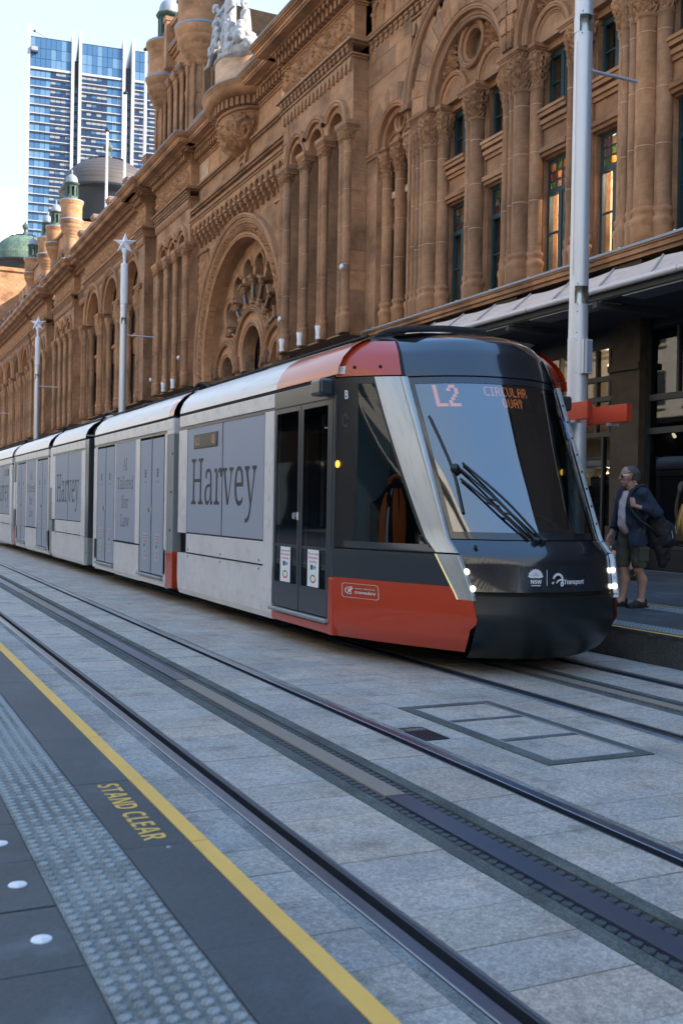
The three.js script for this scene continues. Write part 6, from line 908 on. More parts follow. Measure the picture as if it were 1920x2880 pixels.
  // first-floor room with warm light, and things seen in the windows
  const rm = new THREE.Group(); rm.name = 'lit_room'; qv.add(rm); const rb = (u0, u1, y0, y1, z0, z1, m = cream, n = 'room_wall') => Q(n, ub(u0, u1, y0, y1, z0, z1), m, rm);
  rb(16.9, 20.9, 6.9, 9.7, -4.3, -4.2); rb(16.85, 16.9, 6.9, 9.7, -4.3, -1.0); rb(20.9, 20.95, 6.9, 9.7, -4.3, -1.0); rb(16.9, 20.9, 9.7, 9.76, -4.3, -1.0, cream, 'ceiling'); rb(16.9, 20.9, 6.86, 6.9, -4.3, -1.0, dimRoom, 'floor');
  rb(20.78, 20.9, 9.45, 9.56, -4.2, -1.0, cream, 'cornice'); rb(16.9, 20.9, 9.4, 9.55, -4.2, -4.05, cream, 'cornice'); rb(20.86, 20.9, 8.6, 8.66, -4.2, -1.0, cream, 'picture_rail'); rb(18.3, 18.42, 6.9, 9.7, -4.2, -1.2, cream, 'partition');
  for (const [u, z] of [[19.6, -1.9], [19.3, -2.6], [17.6, -2.2]]) { rb(u - 0.05, u + 0.05, 9.69, 9.698, z - 0.05, z + 0.05, std({ color: C(0.9, 0.88, 0.8), emissive: C(1, 0.85, 0.6), emissiveIntensity: 3 }), 'ceiling_lamp'); }
  for (const [u, z, I] of [[19.5, -2.2, 15], [17.5, -2.2, 13]]) { const l = new THREE.PointLight(new THREE.Color(1, 0.80, 0.58), I * 0.45, 0, 2); l.position.set(-u, 9.3, z); l.castShadow = true; l.shadow.radius = 4; rm.add(l); }
  const pic = thing('picture_frame', 'dark framed picture on the lit first floor room wall', 'picture', [15.6, 7.2, -17.0]); M('frame', merge([box(-0.5, -0.44, 0, 1.4, -0.02, 0.02), box(0.44, 0.5, 0, 1.4, -0.02, 0.02), box(-0.44, 0.44, 1.34, 1.4, -0.02, 0.02), box(-0.44, 0.44, 0, 0.06, -0.02, 0.02)]), std({ color: C(0.16, 0.10, 0.04), roughness: 0.4 }), pic); M('picture', box(-0.44, 0.44, 0.06, 1.34, -0.01, 0.0), cream, pic);
  const cy = thing('white_lamp', 'small white cylinder lamp standing on the lit window sill', 'lamp', [15.0, 7.08, -20.35]); M('shade', lathe([[0, 0], [0.07, 0], [0.07, 0.32], [0.05, 0.35], [0, 0.35]], 16), whitePaint, cy);
  const ch = thing('chandelier', 'small lit chandelier glowing in the dim first floor window', 'chandelier', [15.5, 7.62, -23.45]); const gold = std({ color: C(0.45, 0.25, 0.06), roughness: 0.35, metalness: 0.6 }), bulb = std({ color: C(1, 0.8, 0.5), emissive: C(1, 0.55, 0.18), emissiveIntensity: 7 });
  M('stem', merge([bar([0, 0.1, 0], [0, 1.5, 0], 0.012, 6), lathe([[0, 0], [0.05, 0.06], [0.03, 0.14], [0.06, 0.22], [0.02, 0.4], [0, 0.42]], 12)]), gold, ch); for (let i = 0; i < 6; i++) { const a = i * PI / 3; M('arm', tube([[0, 0.2, 0], [0.14 * Math.cos(a), 0.12, 0.14 * Math.sin(a)], [0.24 * Math.cos(a), 0.24, 0.24 * Math.sin(a)]], 0.010, 10, 5), gold, ch); M('candle_bulb', mv(new THREE.SphereGeometry(0.034, 8, 8).scale(0.8, 1.5, 0.8), 0.24 * Math.cos(a), 0.32, 0.24 * Math.sin(a)), bulb, ch); M('crystal_drop', mv(new THREE.SphereGeometry(0.02, 6, 6).scale(1, 2, 1), 0.2 * Math.cos(a + 0.5), 0.05, 0.2 * Math.sin(a + 0.5)), gold, ch); }
  const cl2 = new THREE.PointLight(new THREE.Color(1, 0.6, 0.28), 2.2, 0, 2); cl2.position.set(15.5, 7.97, -23.45); cl2.castShadow = true; scene.add(cl2);
  const tl = thing('table_lamp', 'white shaded table lamp lit in an upper window beside the big pole', 'lamp', [15.2, 11.15, -18.87]); M('lamp_shade', lathe([[0.16, 0.55], [0.13, 0.88]], 20), std({ color: C(0.8, 0.75, 0.66), emissive: C(1, 0.8, 0.55), emissiveIntensity: 1.0, side: THREE.DoubleSide }), tl); M('base', lathe([[0, 0], [0.08, 0], [0.08, 0.03], [0.03, 0.06], [0.06, 0.2], [0.03, 0.42], [0.012, 0.46], [0.012, 0.6]], 14), darkMetal, tl);
  // the same window lights for the bay that has none: dim rooms behind
  Q('dim_room', merge([ub(21.0, 25.6, 6.86, 9.8, -4.4, -4.3), ub(20.96, 21.0, 6.9, 9.8, -4.3, -1.0), ub(25.6, 25.64, 6.9, 9.8, -4.3, -1.0), ub(21, 25.6, 9.8, 9.86, -4.3, -1.0), ub(23.6, 23.66, 6.9, 9.8, -4.3, -2.2)]), std({ color: C(0.16, 0.09, 0.05), roughness: 0.9 }));
  Q('dark_upper_rooms', merge([ub(11, 28.3, 9.9, 12.9, -2.6, -2.5), ub(11, 28.3, 9.87, 9.9, -2.5, -1.0)]), std({ color: C(0.03, 0.028, 0.026), roughness: 0.9 }));
  for (const [u0, u1] of [[23.7, 24.4]]) for (let i = 0; i < 7; i++) Q('curtain_fold', bar([-(u0 + i * 0.11), 6.95, -1.02], [-(u0 + i * 0.11), 8.8, -1.02], 0.06, 8), curtain);
}
// ---------------------------------------------------------------- poles and signs on the opposite platform
function lightPole(X, U, label, big) {
  const t = thing('light_pole', label, 'light pole', [X, 0.3, -U], 'tall grey light poles along the tram street');
  const H = 8.85, seams = [2.79, 3.29, 3.64, 3.99, 7.01, 7.35];
  M('lower_pole', lathe([[0.16, 0], [0.16, 0.03], [0.128, 0.05], [0.126, 2.785], [0.122, 2.79], [0.126, 2.795], [0.126, 3.285], [0.121, 3.29], [0.121, 3.3], [0.118, 3.64], [0.116, 3.645], [0.118, 3.65], [0.118, 3.70]], 40), aluminium, t);
  M('mid_pole', lathe([[0.118, 3.92], [0.118, 3.985], [0.114, 3.99], [0.117, 3.995], [0.113, 7.005], [0.109, 7.01], [0.112, 7.015], [0.112, 7.07]], 40), aluminium, t); M('upper_pole', lathe([[0.112, 7.28], [0.112, 7.345], [0.109, 7.35], [0.113, 7.355], [0.111, 7.75]], 40), aluminium, t);
  for (const [y0, y1] of [[3.70, 3.92], [7.07, 7.28]]) { const L = new THREE.Group(); L.name = 'lamp_window'; t.add(L); M('shell', lathe([[0.1175, y0], [0.1175, y1]], 30, 0.9, 4.3), aluminium, L); M('reflector', lathe([[0.085, y0], [0.05, y1 - 0.03], [0.0, y1 - 0.03]], 20), std({ color: C(0.75, 0.72, 0.62), roughness: 0.25, metalness: 0.7 }), L); M('glass', lathe([[0.115, y0], [0.115, y1]], 24, -1.45 + 0, 2.4), phy({ color: C(0.9, 0.9, 0.85), roughness: 0.1, transmission: 1, thickness: 0 }), L); }
  M('cover_seam', merge([box(-0.1215, -0.119, 4.05, 6.95, 0.028, 0.032), box(0.055, 0.06, 4.05, 6.95, 0.098, 0.1025)]), leadGrey, t);
  for (const y of [2.84, 3.24, 3.34, 3.60, 3.69, 3.945, 7.04, 7.31]) M('set_screw', mv(new THREE.SphereGeometry(0.008, 6, 5), -0.085, y, 0.086), black, t);
  M('glow_sleeve', lathe([[0.12, 7.76], [0.12, 9.05], [0.115, 9.08], [0.05, 9.08]], 32), whitePaint, t);
  const ty = big ? 6.64 : 6.72, al = big ? 0.75 : 0.95; M('banner_arm', bar([0.1, ty, 0], [0.1 + al, ty, 0], 0.021, 12), aluminium, t); M('arm_socket', bar([0.1, ty, 0], [0.15, ty, 0], 0.03, 12), aluminium, t);
  // folded white star
  const st = new THREE.Group(); st.name = 'star_top'; t.add(st); M('star_stem', lathe([[0.055, 9.08], [0.05, 9.2], [0.07, 9.4], [0.12, 9.55], [0.05, 9.6]], 12), whitePaint, st);
  const pos = [], idx = [], N = 5, yc = 9.78; const P = []; for (let i = 0; i < 10; i++) { const a = PI / 2 + i * PI / 5, r = i % 2 ? 0.15 : 0.42; P.push([r * Math.cos(a), yc + r * Math.sin(a) * 0.95, 0]); } for (const s of [1, -1]) for (let i = 0; i < 10; i++) { const A = P[i], B = P[(i + 1) % 10], c = [0, yc, 0.15 * s]; pos.push(...c, ...(s > 0 ? A : B), ...(s > 0 ? B : A)); }
  const g = new THREE.BufferGeometry(); g.setAttribute('position', new THREE.Float32BufferAttribute(pos, 3)); g.computeVertexNormals(); g.rotateX(-0.25); mv(g, 0, 0.3, 2.4); const bb = g; bb.computeBoundingBox(); const c = bb.boundingBox.getCenter(new THREE.Vector3()); mv(g, -c.x, 9.80 - c.y, -c.z); g.rotateY(-0.4); M('star', g, std({ color: C(0.85, 0.84, 0.88), roughness: 0.45 }), st);
  if (big) { const s = new THREE.Group(); s.name = 'loudspeaker'; t.add(s); M('case', rbox(-0.02, 0.08, 2.83, 3.25, 0.09, 0.19, 0.006), aluminium, s); M('grille', box(0.0, 0.075, 2.85, 3.23, 0.188, 0.193), leadGrey, s); M('case_side', box(-0.05, -0.02, 2.83, 3.25, 0.06, 0.18), aluminium, s); }
  return t;
}
lightPole(8.2, 10.62, 'thick grey pole close behind the tram front, running out of the top', true);
lightPole(8.2, 34.75, 'white star-topped light pole behind the second tram section');
lightPole(8.2, 52.4, 'smaller star-topped light pole near the left edge'); lightPole(8.2, 70.0, 'farthest light pole with only its arm showing at the left edge');
{
  const red = std({ color: C(0.60, 0.055, 0.014), roughness: 0.45 });
  for (const [X, u0, u1, y0, l] of [[7.95, 10.05, 10.75, 2.53, 'shorter red-orange sign board in front of the pole'], [8.38, 9.86, 10.72, 2.505, 'longer red-orange sign board on the shop side of the pole']]) {
    const t = thing('sign_board', l, 'sign', [X, y0, -(u0 + u1) / 2], 'red sign boards on the thick pole'), L = (u1 - u0) / 2; M('board', rbox(-0.035, 0.035, 0, 0.215, -L, L, 0.006), red, t); M('edge_trim', box(-0.036, 0.036, 0.002, 0.213, L, L + 0.01), std({ color: C(0.35, 0.03, 0.012), roughness: 0.5 }), t); M('bracket', merge([box(-0.06, 0.1, -0.03, 0, L * 0.2, L * 0.2 + 0.05), box(0.035, 0.12, 0.08, 0.12, L * 0.3, L * 0.3 + 0.04)]), aluminium, t);
  }
}
// ---------------------------------------------------------------- glass tower far behind, pale block, the street's other side
{
  const T = thing('glass_tower', 'tall blue glass tower of three slabs with white fins, behind the domes', 'tower', [47.6, 0, -330]); T.rotation.y = -8 * D2R;
  const gA = phy({ color: C(0.07, 0.17, 0.33), roughness: 0.12, metalness: 0.25 }), gB = phy({ color: C(0.14, 0.27, 0.43), roughness: 0.15, metalness: 0.2 }), gD = phy({ color: C(0.028, 0.055, 0.12), roughness: 0.18, metalness: 0.2 }), wh = std({ color: C(0.50, 0.50, 0.51), roughness: 0.6 }), blind = std({ color: C(0.27, 0.29, 0.33), roughness: 0.6 }), dk = std({ color: C(0.03, 0.05, 0.08), roughness: 0.4 });
  for (const [x0, x1, n, hi] of [[0, 13.1, 8, 142.6], [15.2, 28.5, 8, 142.6], [31.2, 45, 8, 142.6]]) {
    const body = box(x0 + 0.5, x1 - 0.5, 0, hi, -26, 0); M('slab', body, dk, T); M('fin', box(x0 - 0.4, x0 + 0.5, 0, hi + 3.4, -26.5, 0.8), wh, T); M('fin', box(x1 - 0.5, x1 + 0.4, 0, hi + 2.6, -26.5, 0.8), wh, T);
    const L = { a: [], b: [], d: [], w: [], bl: [], k: [] }, w = (x1 - x0 - 1) / n, split = Math.floor(n * (x0 < 1 ? 0.5 : 0.65));
    for (let f = 0; f < 46; f++) { const y = hi - 12.2 - f * 2.72; if (y < 40) break; L.w.push(box(x0 + 0.5, x1 - 0.5, y + 2.42, y + 2.64, 0, 0.45)); L.k.push(box(x0 + 0.5, x1 - 0.5, y + 1.95, y + 2.05, 0.05, 0.3));
      for (let c = 0; c < n; c++) { const a = x0 + 0.5 + c * w + 0.06, b = a + w - 0.12, left = x0 < 1 ? c < split : c >= split; if (left) (rnd() < 0.45 ? L.b : L.a).push(box(a, b, y, y + 2.2, 0.01, 0.12)); else { L.d.push(box(a, b, y, y + 1.05, 0.01, 0.2)); (rnd() < 0.6 ? L.bl : rnd() < 0.5 ? L.d : L.a).push(box(a, b, y + 1.1, y + 1.9, 0.01, 0.12)); L.bl.push(box(a, b, y + 2.06, y + 2.26, 0.01, 0.1)); } } }
    for (let r = 0; r < 3; r++) for (let c = 0; c < n; c++) { const a = x0 + 0.5 + c * w + 0.05, b = a + w - 0.1, y = hi - 3.4 - r * 3.1; (rnd() < 0.4 ? L.b : L.a).push(box(a, b, y + 0.06, y + 3.04, 0.01, 0.12)); if (rnd() < 0.4) L.bl.length; }
    L.w.push(box(x0 + 0.5, x1 - 0.5, hi - 9.95, hi - 9.3, 0, 0.5));
    M('blue_pane', merge(L.a), gA, T).userData.kind = 'stuff'; M('pale_pane', merge(L.b), gB, T).userData.kind = 'stuff'; M('dark_pane', merge(L.d), gD, T).userData.kind = 'stuff'; M('floor_band', merge(L.w), wh, T).userData.kind = 'stuff'; M('blind', merge(L.bl), blind, T).userData.kind = 'stuff'; M('shadow_gap', merge(L.k), dk, T).userData.kind = 'stuff';
  }
  for (const [x0, x1] of [[13.6, 14.9], [28.9, 30.8]]) { M('recess', box(x0, x1, 0, 138, -26, -3), dk, T); const l = []; for (let y = 60; y < 130; y += 2.72) for (let k = 0; k < 3; k++) l.push(box(x0 + 0.1, x1 - 0.2, y + k * 0.6, y + k * 0.6 + 0.3, -3, -2.8)); M('louvre', merge(l), gB, T).userData.kind = 'stuff'; }
  const cr = thing('roof_crane', 'white jib of a maintenance crane on top of the glass tower', 'crane', [49.4, 144.8, -331]); M('jib', bar([0, 0, 0], [4.6, -1.6, 0], 0.22, 6, 0.12), wh, cr); M('mast', bar([0, 0, 0], [-1.1, 2.4, 0], 0.16, 6, 0.1), wh, cr); M('pivot', mv(new THREE.SphereGeometry(0.4, 10, 8), 0, 0, 0), dk, cr);
  const ca = thing('cleaning_cradle', 'grey window-cleaning cradle hanging near the top of the tower', 'cradle', [49.1, 138.0, -328.9]); M('basket', box(-0.9, 1.0, 0, 1.2, -0.4, 0.4), blind, ca); M('base', box(-0.9, 1.1, -0.5, -0.02, -0.45, 0.45), dk, ca); M('head', merge([mv(new THREE.SphereGeometry(0.2, 8, 6), -0.4, 1.4, 0), mv(new THREE.SphereGeometry(0.2, 8, 6), 0.7, 1.4, 0)]), dk, ca);
  const pb = thing('pale_office_block', 'pale washed-out office block with white sign letters at the left edge', 'building', [30, 0, -260]); const pale = std({ color: C(0.82, 0.84, 0.86), roughness: 0.7 }), pw = phy({ color: C(0.45, 0.58, 0.72), roughness: 0.2 });
  M('wall', box(-12, 6.9, 0, 67.5, -14, 0), pale, pb); M('roof_screen', box(-12, 7.4, 67.5, 78, -14, -8), pale, pb); const ww = []; for (let y = 50; y < 64; y += 1.9) for (let x = -4; x < 6.6; x += 0.9) ww.push(box(x, x + 0.6, y, y + 1.0, 0, 0.05)); M('window', merge(ww), pw, pb).userData.kind = 'stuff';
  const sg = new THREE.ShapeGeometry(globalThis.__font.generateShapes('DOW', 1.7), 4); M('sign_letters', mv(sg, 0.6, 64.3, 0.08), std({ color: C(0.95, 0.95, 0.95), roughness: 0.5 }), pb);
  // buildings across the street: they stand outside the frame, take the sun and light this side
  const facs = [std({ color: C(0.74, 0.70, 0.64), roughness: 0.85, map: dirtMap }), std({ color: C(0.66, 0.65, 0.63), roughness: 0.85, map: dirtMap }), std({ color: C(0.78, 0.76, 0.72), roughness: 0.85, map: dirtMap })], og = phy({ color: C(0.05, 0.07, 0.09), roughness: 0.1 });
  let u = -120, k = 0; for (const [L, H] of [[34, 20], [26, 24], [30, 17], [22, 19], [28, 16], [30, 22], [26, 19], [30, 24], [34, 21], [40, 26]]) { const b = thing('street_building', `${['plain stone', 'grey', 'cream'][k % 3]} office building, ${['nearest the street end behind', 'second along', 'third along', 'fourth along', 'fifth along', 'sixth along', 'seventh along', 'eighth along', 'ninth along', 'farthest up'][k]} across the street`, 'building', [-14, 0, -(u + L / 2)], 'buildings on the opposite side of the street'); M('wall', box(-20, 0, 0, H, -L / 2 + 0.2, L / 2 - 0.2), facs[k % 3], b); const l = [], f = []; for (let y = 7.6; y < H - 3; y += 3.6) for (let z = -L / 2 + 1.6; z < L / 2 - 2.6; z += 3.0) { l.push(box(0.0, 0.03, y, y + 2.0, z, z + 1.5)); f.push(box(0.0, 0.18, y - 0.2, y - 0.02, z - 0.1, z + 1.6)); } M('window', merge(l), og, b).userData.kind = 'stuff'; M('sill', merge(f), facs[(k + 1) % 3], b).userData.kind = 'stuff'; M('cornice', box(-20, 0.7, H, H + 0.8, -L / 2, L / 2), facs[k % 3], b); M('added_dark_front', box(0.0, 0.12, 0.3, 6.2, -L / 2 + 0.3, L / 2 - 0.3), og, b); M('added_canopy', box(0, 3.2, 6.2, 6.5, -L / 2, L / 2), darkMetal, b); u += L; k++; }  // dark fronts and canopies added out of view to darken reflections and low bounce
  // blocks behind the camera that close the street and show in the windscreen
  for (const [x0, x1, H, z, l] of [[-60, -16, 44, 150, 'office block at the far end of the street behind the camera'], [16, 60, 30, 170, 'lower block at the far end of the street behind the camera']]) { const b = thing('street_building', l, 'building', [(x0 + x1) / 2, 0, z]); M('wall', box((x0 - x1) / 2, (x1 - x0) / 2, 0, H, 0, 30), facs[1], b); M('parapet', box((x0 - x1) / 2 - 0.3, (x1 - x0) / 2 + 0.3, H, H + 1, -0.3, 30), facs[0], b); }
}
// ---------------------------------------------------------------- figures: a smooth field of tapered limbs, meshed by surface nets
// each limb: [ax, ay, az, ra, bx, by, bz, rb, flatten z (optional)]
function figure(limbs, cell, k) {
  const lo = [1e9, 1e9, 1e9], hi = [-1e9, -1e9, -1e9];
  for (const l of limbs) for (let d = 0; d < 3; d++) { lo[d] = Math.min(lo[d], l[d] - l[3], l[4 + d] - l[7]); hi[d] = Math.max(hi[d], l[d] + l[3], l[4 + d] + l[7]); }
  const pad = 3 * cell, n = [0, 1, 2].map((d) => { lo[d] -= pad; hi[d] += pad; return Math.ceil((hi[d] - lo[d]) / cell) + 1; }), [nx, ny, nz] = n, F = new Float32Array(nx * ny * nz).fill(9);
  for (const l of limbs) {
    const [ax, ay, az, ra, bx, by, bz, rb, fl = 1] = l, m = Math.max(ra, rb) + 2.5 * k + 2 * cell, mn = [Math.min(ax, bx) - m, Math.min(ay, by) - m, Math.min(az, bz) - m], mx = [Math.max(ax, bx) + m, Math.max(ay, by) + m, Math.max(az, bz) + m];
    const i0 = mn.map((v, d) => Math.max(0, Math.floor((v - lo[d]) / cell))), i1 = mx.map((v, d) => Math.min(n[d] - 1, Math.ceil((v - lo[d]) / cell)));
    const dx = bx - ax, dy = by - ay, dz = (bz - az) / fl, q = dx * dx + dy * dy + dz * dz + 1e-9;
    for (let z = i0[2]; z <= i1[2]; z++) for (let y = i0[1]; y <= i1[1]; y++) for (let x = i0[0]; x <= i1[0]; x++) {
      const px = lo[0] + x * cell - ax, py = lo[1] + y * cell - ay, pz = (lo[2] + z * cell - az) / fl, t = Math.min(1, Math.max(0, (px * dx + py * dy + pz * dz) / q));
      const d = (Math.hypot(px - dx * t, py - dy * t, pz - dz * t) - (ra + (rb - ra) * t)) * Math.min(1, fl), o = (z * ny + y) * nx + x, e = F[o], h = Math.max(0, k - Math.abs(d - e)) / k;
      F[o] = Math.min(d, e) - h * h * k * 0.25;
    }
  }
  const id = new Int32Array(nx * ny * nz).fill(-1), pos = [], idx = [], at = (x, y, z) => (z * ny + y) * nx + x;
  for (let z = 0; z < nz - 1; z++) for (let y = 0; y < ny - 1; y++) for (let x = 0; x < nx - 1; x++) {
    let c = 0, sx = 0, sy = 0, sz = 0; const v = []; for (let j = 0; j < 8; j++) v.push(F[at(x + (j & 1), y + (j >> 1 & 1), z + (j >> 2))]);
    for (let a = 0; a < 8; a++) for (const b of [1, 2, 4]) if (!(a & b)) { const p = v[a], q = v[a | b]; if ((p < 0) !== (q < 0)) { const t = p / (p - q); c++; sx += (a & 1) + (b === 1 ? t : 0); sy += (a >> 1 & 1) + (b === 2 ? t : 0); sz += (a >> 2) + (b === 4 ? t : 0); } }
    if (c) { id[at(x, y, z)] = pos.length / 3; pos.push(lo[0] + (x + sx / c) * cell, lo[1] + (y + sy / c) * cell, lo[2] + (z + sz / c) * cell); }
  }
  for (let z = 1; z < nz - 1; z++) for (let y = 1; y < ny - 1; y++) for (let x = 1; x < nx - 1; x++) {
    const s = F[at(x, y, z)] < 0; const quad = (a, b, c, d, f) => { if (a < 0 || b < 0 || c < 0 || d < 0) return; f ? idx.push(a, b, c, a, c, d) : idx.push(a, c, b, a, d, c); };
    if (s !== F[at(x + 1, y, z)] < 0) quad(id[at(x, y - 1, z - 1)], id[at(x, y, z - 1)], id[at(x, y, z)], id[at(x, y - 1, z)], s);
    if (s !== F[at(x, y + 1, z)] < 0) quad(id[at(x - 1, y, z - 1)], id[at(x - 1, y, z)], id[at(x, y, z)], id[at(x, y, z - 1)], s);
    if (s !== F[at(x, y, z + 1)] < 0) quad(id[at(x - 1, y - 1, z)], id[at(x, y - 1, z)], id[at(x, y, z)], id[at(x - 1, y, z)], s);
  }
  const g = new THREE.BufferGeometry(); g.setAttribute('position', new THREE.Float32BufferAttribute(pos, 3)); g.setIndex(idx); g.computeVertexNormals(); return g;
}
function keep(g, ok) { const p = g.attributes.position, ix = g.index.array, out = []; for (let i = 0; i < ix.length; i += 3) { let x = 0, y = 0, z = 0; for (let k = 0; k < 3; k++) { x += p.getX(ix[i + k]) / 3; y += p.getY(ix[i + k]) / 3; z += p.getZ(ix[i + k]) / 3; } if (ok(x, y, z)) out.push(ix[i], ix[i + 1], ix[i + 2]); } g.setIndex(out); return g; }
function rumple(g, a, f) { const p = g.attributes.position, n = g.attributes.normal; for (let i = 0; i < p.count; i++) { const x = p.getX(i), y = p.getY(i), z = p.getZ(i), d = a * (Math.sin(f * (y + 0.5 * x) + 3 * Math.sin(f * 0.4 * z)) + 0.6 * Math.sin(f * 1.7 * (y * 0.6 - x + z))); p.setXYZ(i, x + n.getX(i) * d, y + n.getY(i) * d, z + n.getZ(i) * d); } g.computeVertexNormals(); return puv(g); }
const skinM = std({ color: C(0.42, 0.235, 0.165), roughness: 0.6 });
function headLimbs(cx, cy, cz, k = 1) { // face towards +z
  const H = (x, y, z, r, X, Y, Z, R, f) => [cx + x * k, cy + y * k, cz + z * k, r * k, cx + X * k, cy + Y * k, cz + Z * k, R * k, f];
  return [H(0, 0.035, -0.025, 0.082, 0, 0.045, 0.005, 0.078), H(0, -0.02, 0.015, 0.066, 0, -0.065, 0.035, 0.048), H(0, -0.095, 0.06, 0.022, 0, -0.10, 0.055, 0.026), H(-0.03, 0.025, 0.068, 0.016, 0.03, 0.025, 0.068, 0.016), H(0, 0.02, 0.080, 0.010, 0, -0.028, 0.104, 0.0135), H(-0.014, -0.03, 0.09, 0.008, 0.014, -0.03, 0.09, 0.008), H(-0.02, -0.062, 0.078, 0.008, 0.02, -0.062, 0.078, 0.008), H(-0.018, -0.074, 0.076, 0.009, 0.018, -0.074, 0.076, 0.009), H(-0.04, -0.02, 0.05, 0.022, -0.035, -0.03, 0.055, 0.02), H(0.04, -0.02, 0.05, 0.022, 0.035, -0.03, 0.055, 0.02), H(0.078, 0.02, -0.012, 0.014, 0.076, -0.025, -0.005, 0.010, 1), H(-0.078, 0.02, -0.012, 0.014, -0.076, -0.025, -0.005, 0.010, 1)];
}
function handLimbs(w, d, up, side, curl, s = 1) { // wrist point, forearm direction, back-of-hand side, thumb side
  const V = (a) => new THREE.Vector3(...a), W = V(w), D = V(d).normalize(), S = V(side).normalize(), N = V(up).normalize(), L = [], P = (a, b, c) => W.clone().addScaledVector(D, a * s).addScaledVector(S, b * s).addScaledVector(N, c * s), add = (a, ra, b, rb) => L.push([a.x, a.y, a.z, ra * s, b.x, b.y, b.z, rb * s]);
  for (const b of [-0.026, -0.008, 0.010, 0.027]) add(P(0.01, b * 0.8, 0), 0.018, P(0.085, b, 0), 0.0125);
  [[-0.027, 0.062], [-0.009, 0.074], [0.010, 0.080], [0.028, 0.072]].forEach(([b, len], i) => { let p = P(0.088, b, 0), a = curl * 0.5; for (let j = 0; j < 3; j++) { const l = len * [0.45, 0.32, 0.25][j], q = p.clone().addScaledVector(D, l * s * Math.cos(a)).addScaledVector(N, -l * s * Math.sin(a)); add(p, 0.0098 - j * 0.0012, q, 0.0088 - j * 0.0012); p = q; a += curl * (0.75 + 0.1 * i); } });
  add(P(0.02, 0.024, -0.005), 0.017, P(0.055, 0.045, -0.016), 0.0125); add(P(0.055, 0.045, -0.016), 0.0115, P(0.088, 0.05, -0.03), 0.009); return L;
}
function buildPerson(label, pos, turn, o = {}) {
  const t = thing('person', label, 'person', pos); t.rotation.y = turn; const col = (c, r = 0.85) => std({ color: C(...c), roughness: r });
  const armL = o.armL ?? [[0.19, 1.36, -0.04], [0.30, 1.14, -0.15], [0.185, 1.225, 0.115]], armR = o.armR ?? [[-0.19, 1.36, -0.04], [-0.255, 1.08, -0.03], [-0.245, 0.86, 0.10]];
  const tr = o.trail ?? 0, L = (a, ra, b, rb, f) => [...a, ra, ...b, rb, f], legs = [[[0.092, 0.86, -0.03], [0.105, 0.47, -0.045 - tr * 0.3], [0.10, 0.085, -0.10 - tr]], [[-0.092, 0.86, -0.02], [-0.09, 0.47, 0.025], [-0.095, 0.085, 0.03]]];
  const torso = (e) => [L([0, 0.93, -0.02], 0.125 + e, [0, 1.06, 0.0], 0.130 + e, 0.82), L([0, 1.06, 0.005], 0.135 + e, [0, 1.28, -0.015], 0.132 + e, 0.74), L([-0.13, 1.345, -0.03], 0.07 + e, [0.13, 1.345, -0.03], 0.07 + e, 0.95), L([-0.07, 1.22, 0.0], 0.10 + e, [0.07, 1.22, 0.0], 0.10 + e, 0.95), L([0, 1.02, 0.035], 0.105 + e, [0, 1.12, 0.03], 0.10 + e)];
  const arms = (e, f) => [armL, armR].flatMap(([s, q, w]) => { const m = [0, 1, 2].map((i) => q[i] + (w[i] - q[i]) * f); return [L(s, 0.058 + e, q, 0.043 + e), L(q, 0.043 + e, m, 0.043 - 0.015 * f + e)]; });
  const skin = [...torso(-0.012), L([0, 1.36, -0.03], 0.062, [0, 1.49, 0.02], 0.052), ...arms(-0.004, 1)];
  for (const [h, k, a] of legs) skin.push(L(h, 0.085, k, 0.055), L(k, 0.053, [k[0], k[1] - 0.14, (k[2] + a[2]) / 2 - 0.035], 0.056), L([k[0], k[1] - 0.14, (k[2] + a[2]) / 2 - 0.035], 0.056, a, 0.034), L(a, 0.034, [a[0], 0.05, a[2] + 0.07], 0.03));
  const hd = figure(headLimbs(0, 1.575, 0.045, 0.98), 0.005, 0.018); { const T = 0.42; hd.translate(0, 0, -0.03); hd.rotateY(-T); hd.translate(0, 0, 0.03); }
  const hL = figure(handLimbs(armL[2], o.handLD ?? [-0.62, 0.72, 0.25], o.handLN ?? [0.45, 0.2, 0.85], o.handLS ?? [0.55, 0.6, -0.3], 1.25), 0.0035, 0.007), hR = figure(handLimbs(armR[2], [0.02, -0.85, 0.35], [-1, 0.05, 0.1], [0.1, 0.3, 0.9], 0.45), 0.0035, 0.007);
  const q = (g) => puv(g.toNonIndexed ? g.toNonIndexed() : g);
  M('body', merge([q(figure(skin, 0.011, 0.035)), q(hd), q(hL), q(hR)]), o.skin ?? skinM, t);
  // shirt, jacket, shorts, shoes
  M('shirt', rumple(keep(figure(torso(0.012), 0.011, 0.05), (x, y) => y > 0.865 && !(y > 1.40 && Math.abs(x) < 0.09)), 0.0035, 46), col(o.shirt ?? [0.62, 0.48, 0.47]), t);
  const jk = figure([...torso(0.030), ...arms(0.016, o.sleeve ?? 0.55), L([-0.08, 0.86, -0.02], 0.135, [0.08, 0.84, -0.02], 0.135, 0.95), L([-0.12, 0.80, -0.02], 0.10, [0.12, 0.75, -0.02], 0.10, 1.35), L([-0.08, 1.40, -0.07], 0.045, [0.08, 1.40, -0.07], 0.045), L([0, 1.39, -0.10], 0.06, [0, 1.43, -0.085], 0.05)], 0.011, 0.045);
  M('jacket', rumple(keep(jk, (x, y, z) => y > (x > 0 ? 0.745 + 0.35 * Math.max(0, -z) : 0.80) && !(z > 0.015 && Math.abs(x + 0.015) < 0.06 + (1.42 - y) * 0.10 && y < 1.46) && !(y > 1.41 && Math.hypot(x, z - 0.0) < 0.075)), 0.004, 34), Object.assign(col(o.jacket ?? [0.014, 0.023, 0.045]), { side: THREE.DoubleSide }), t);
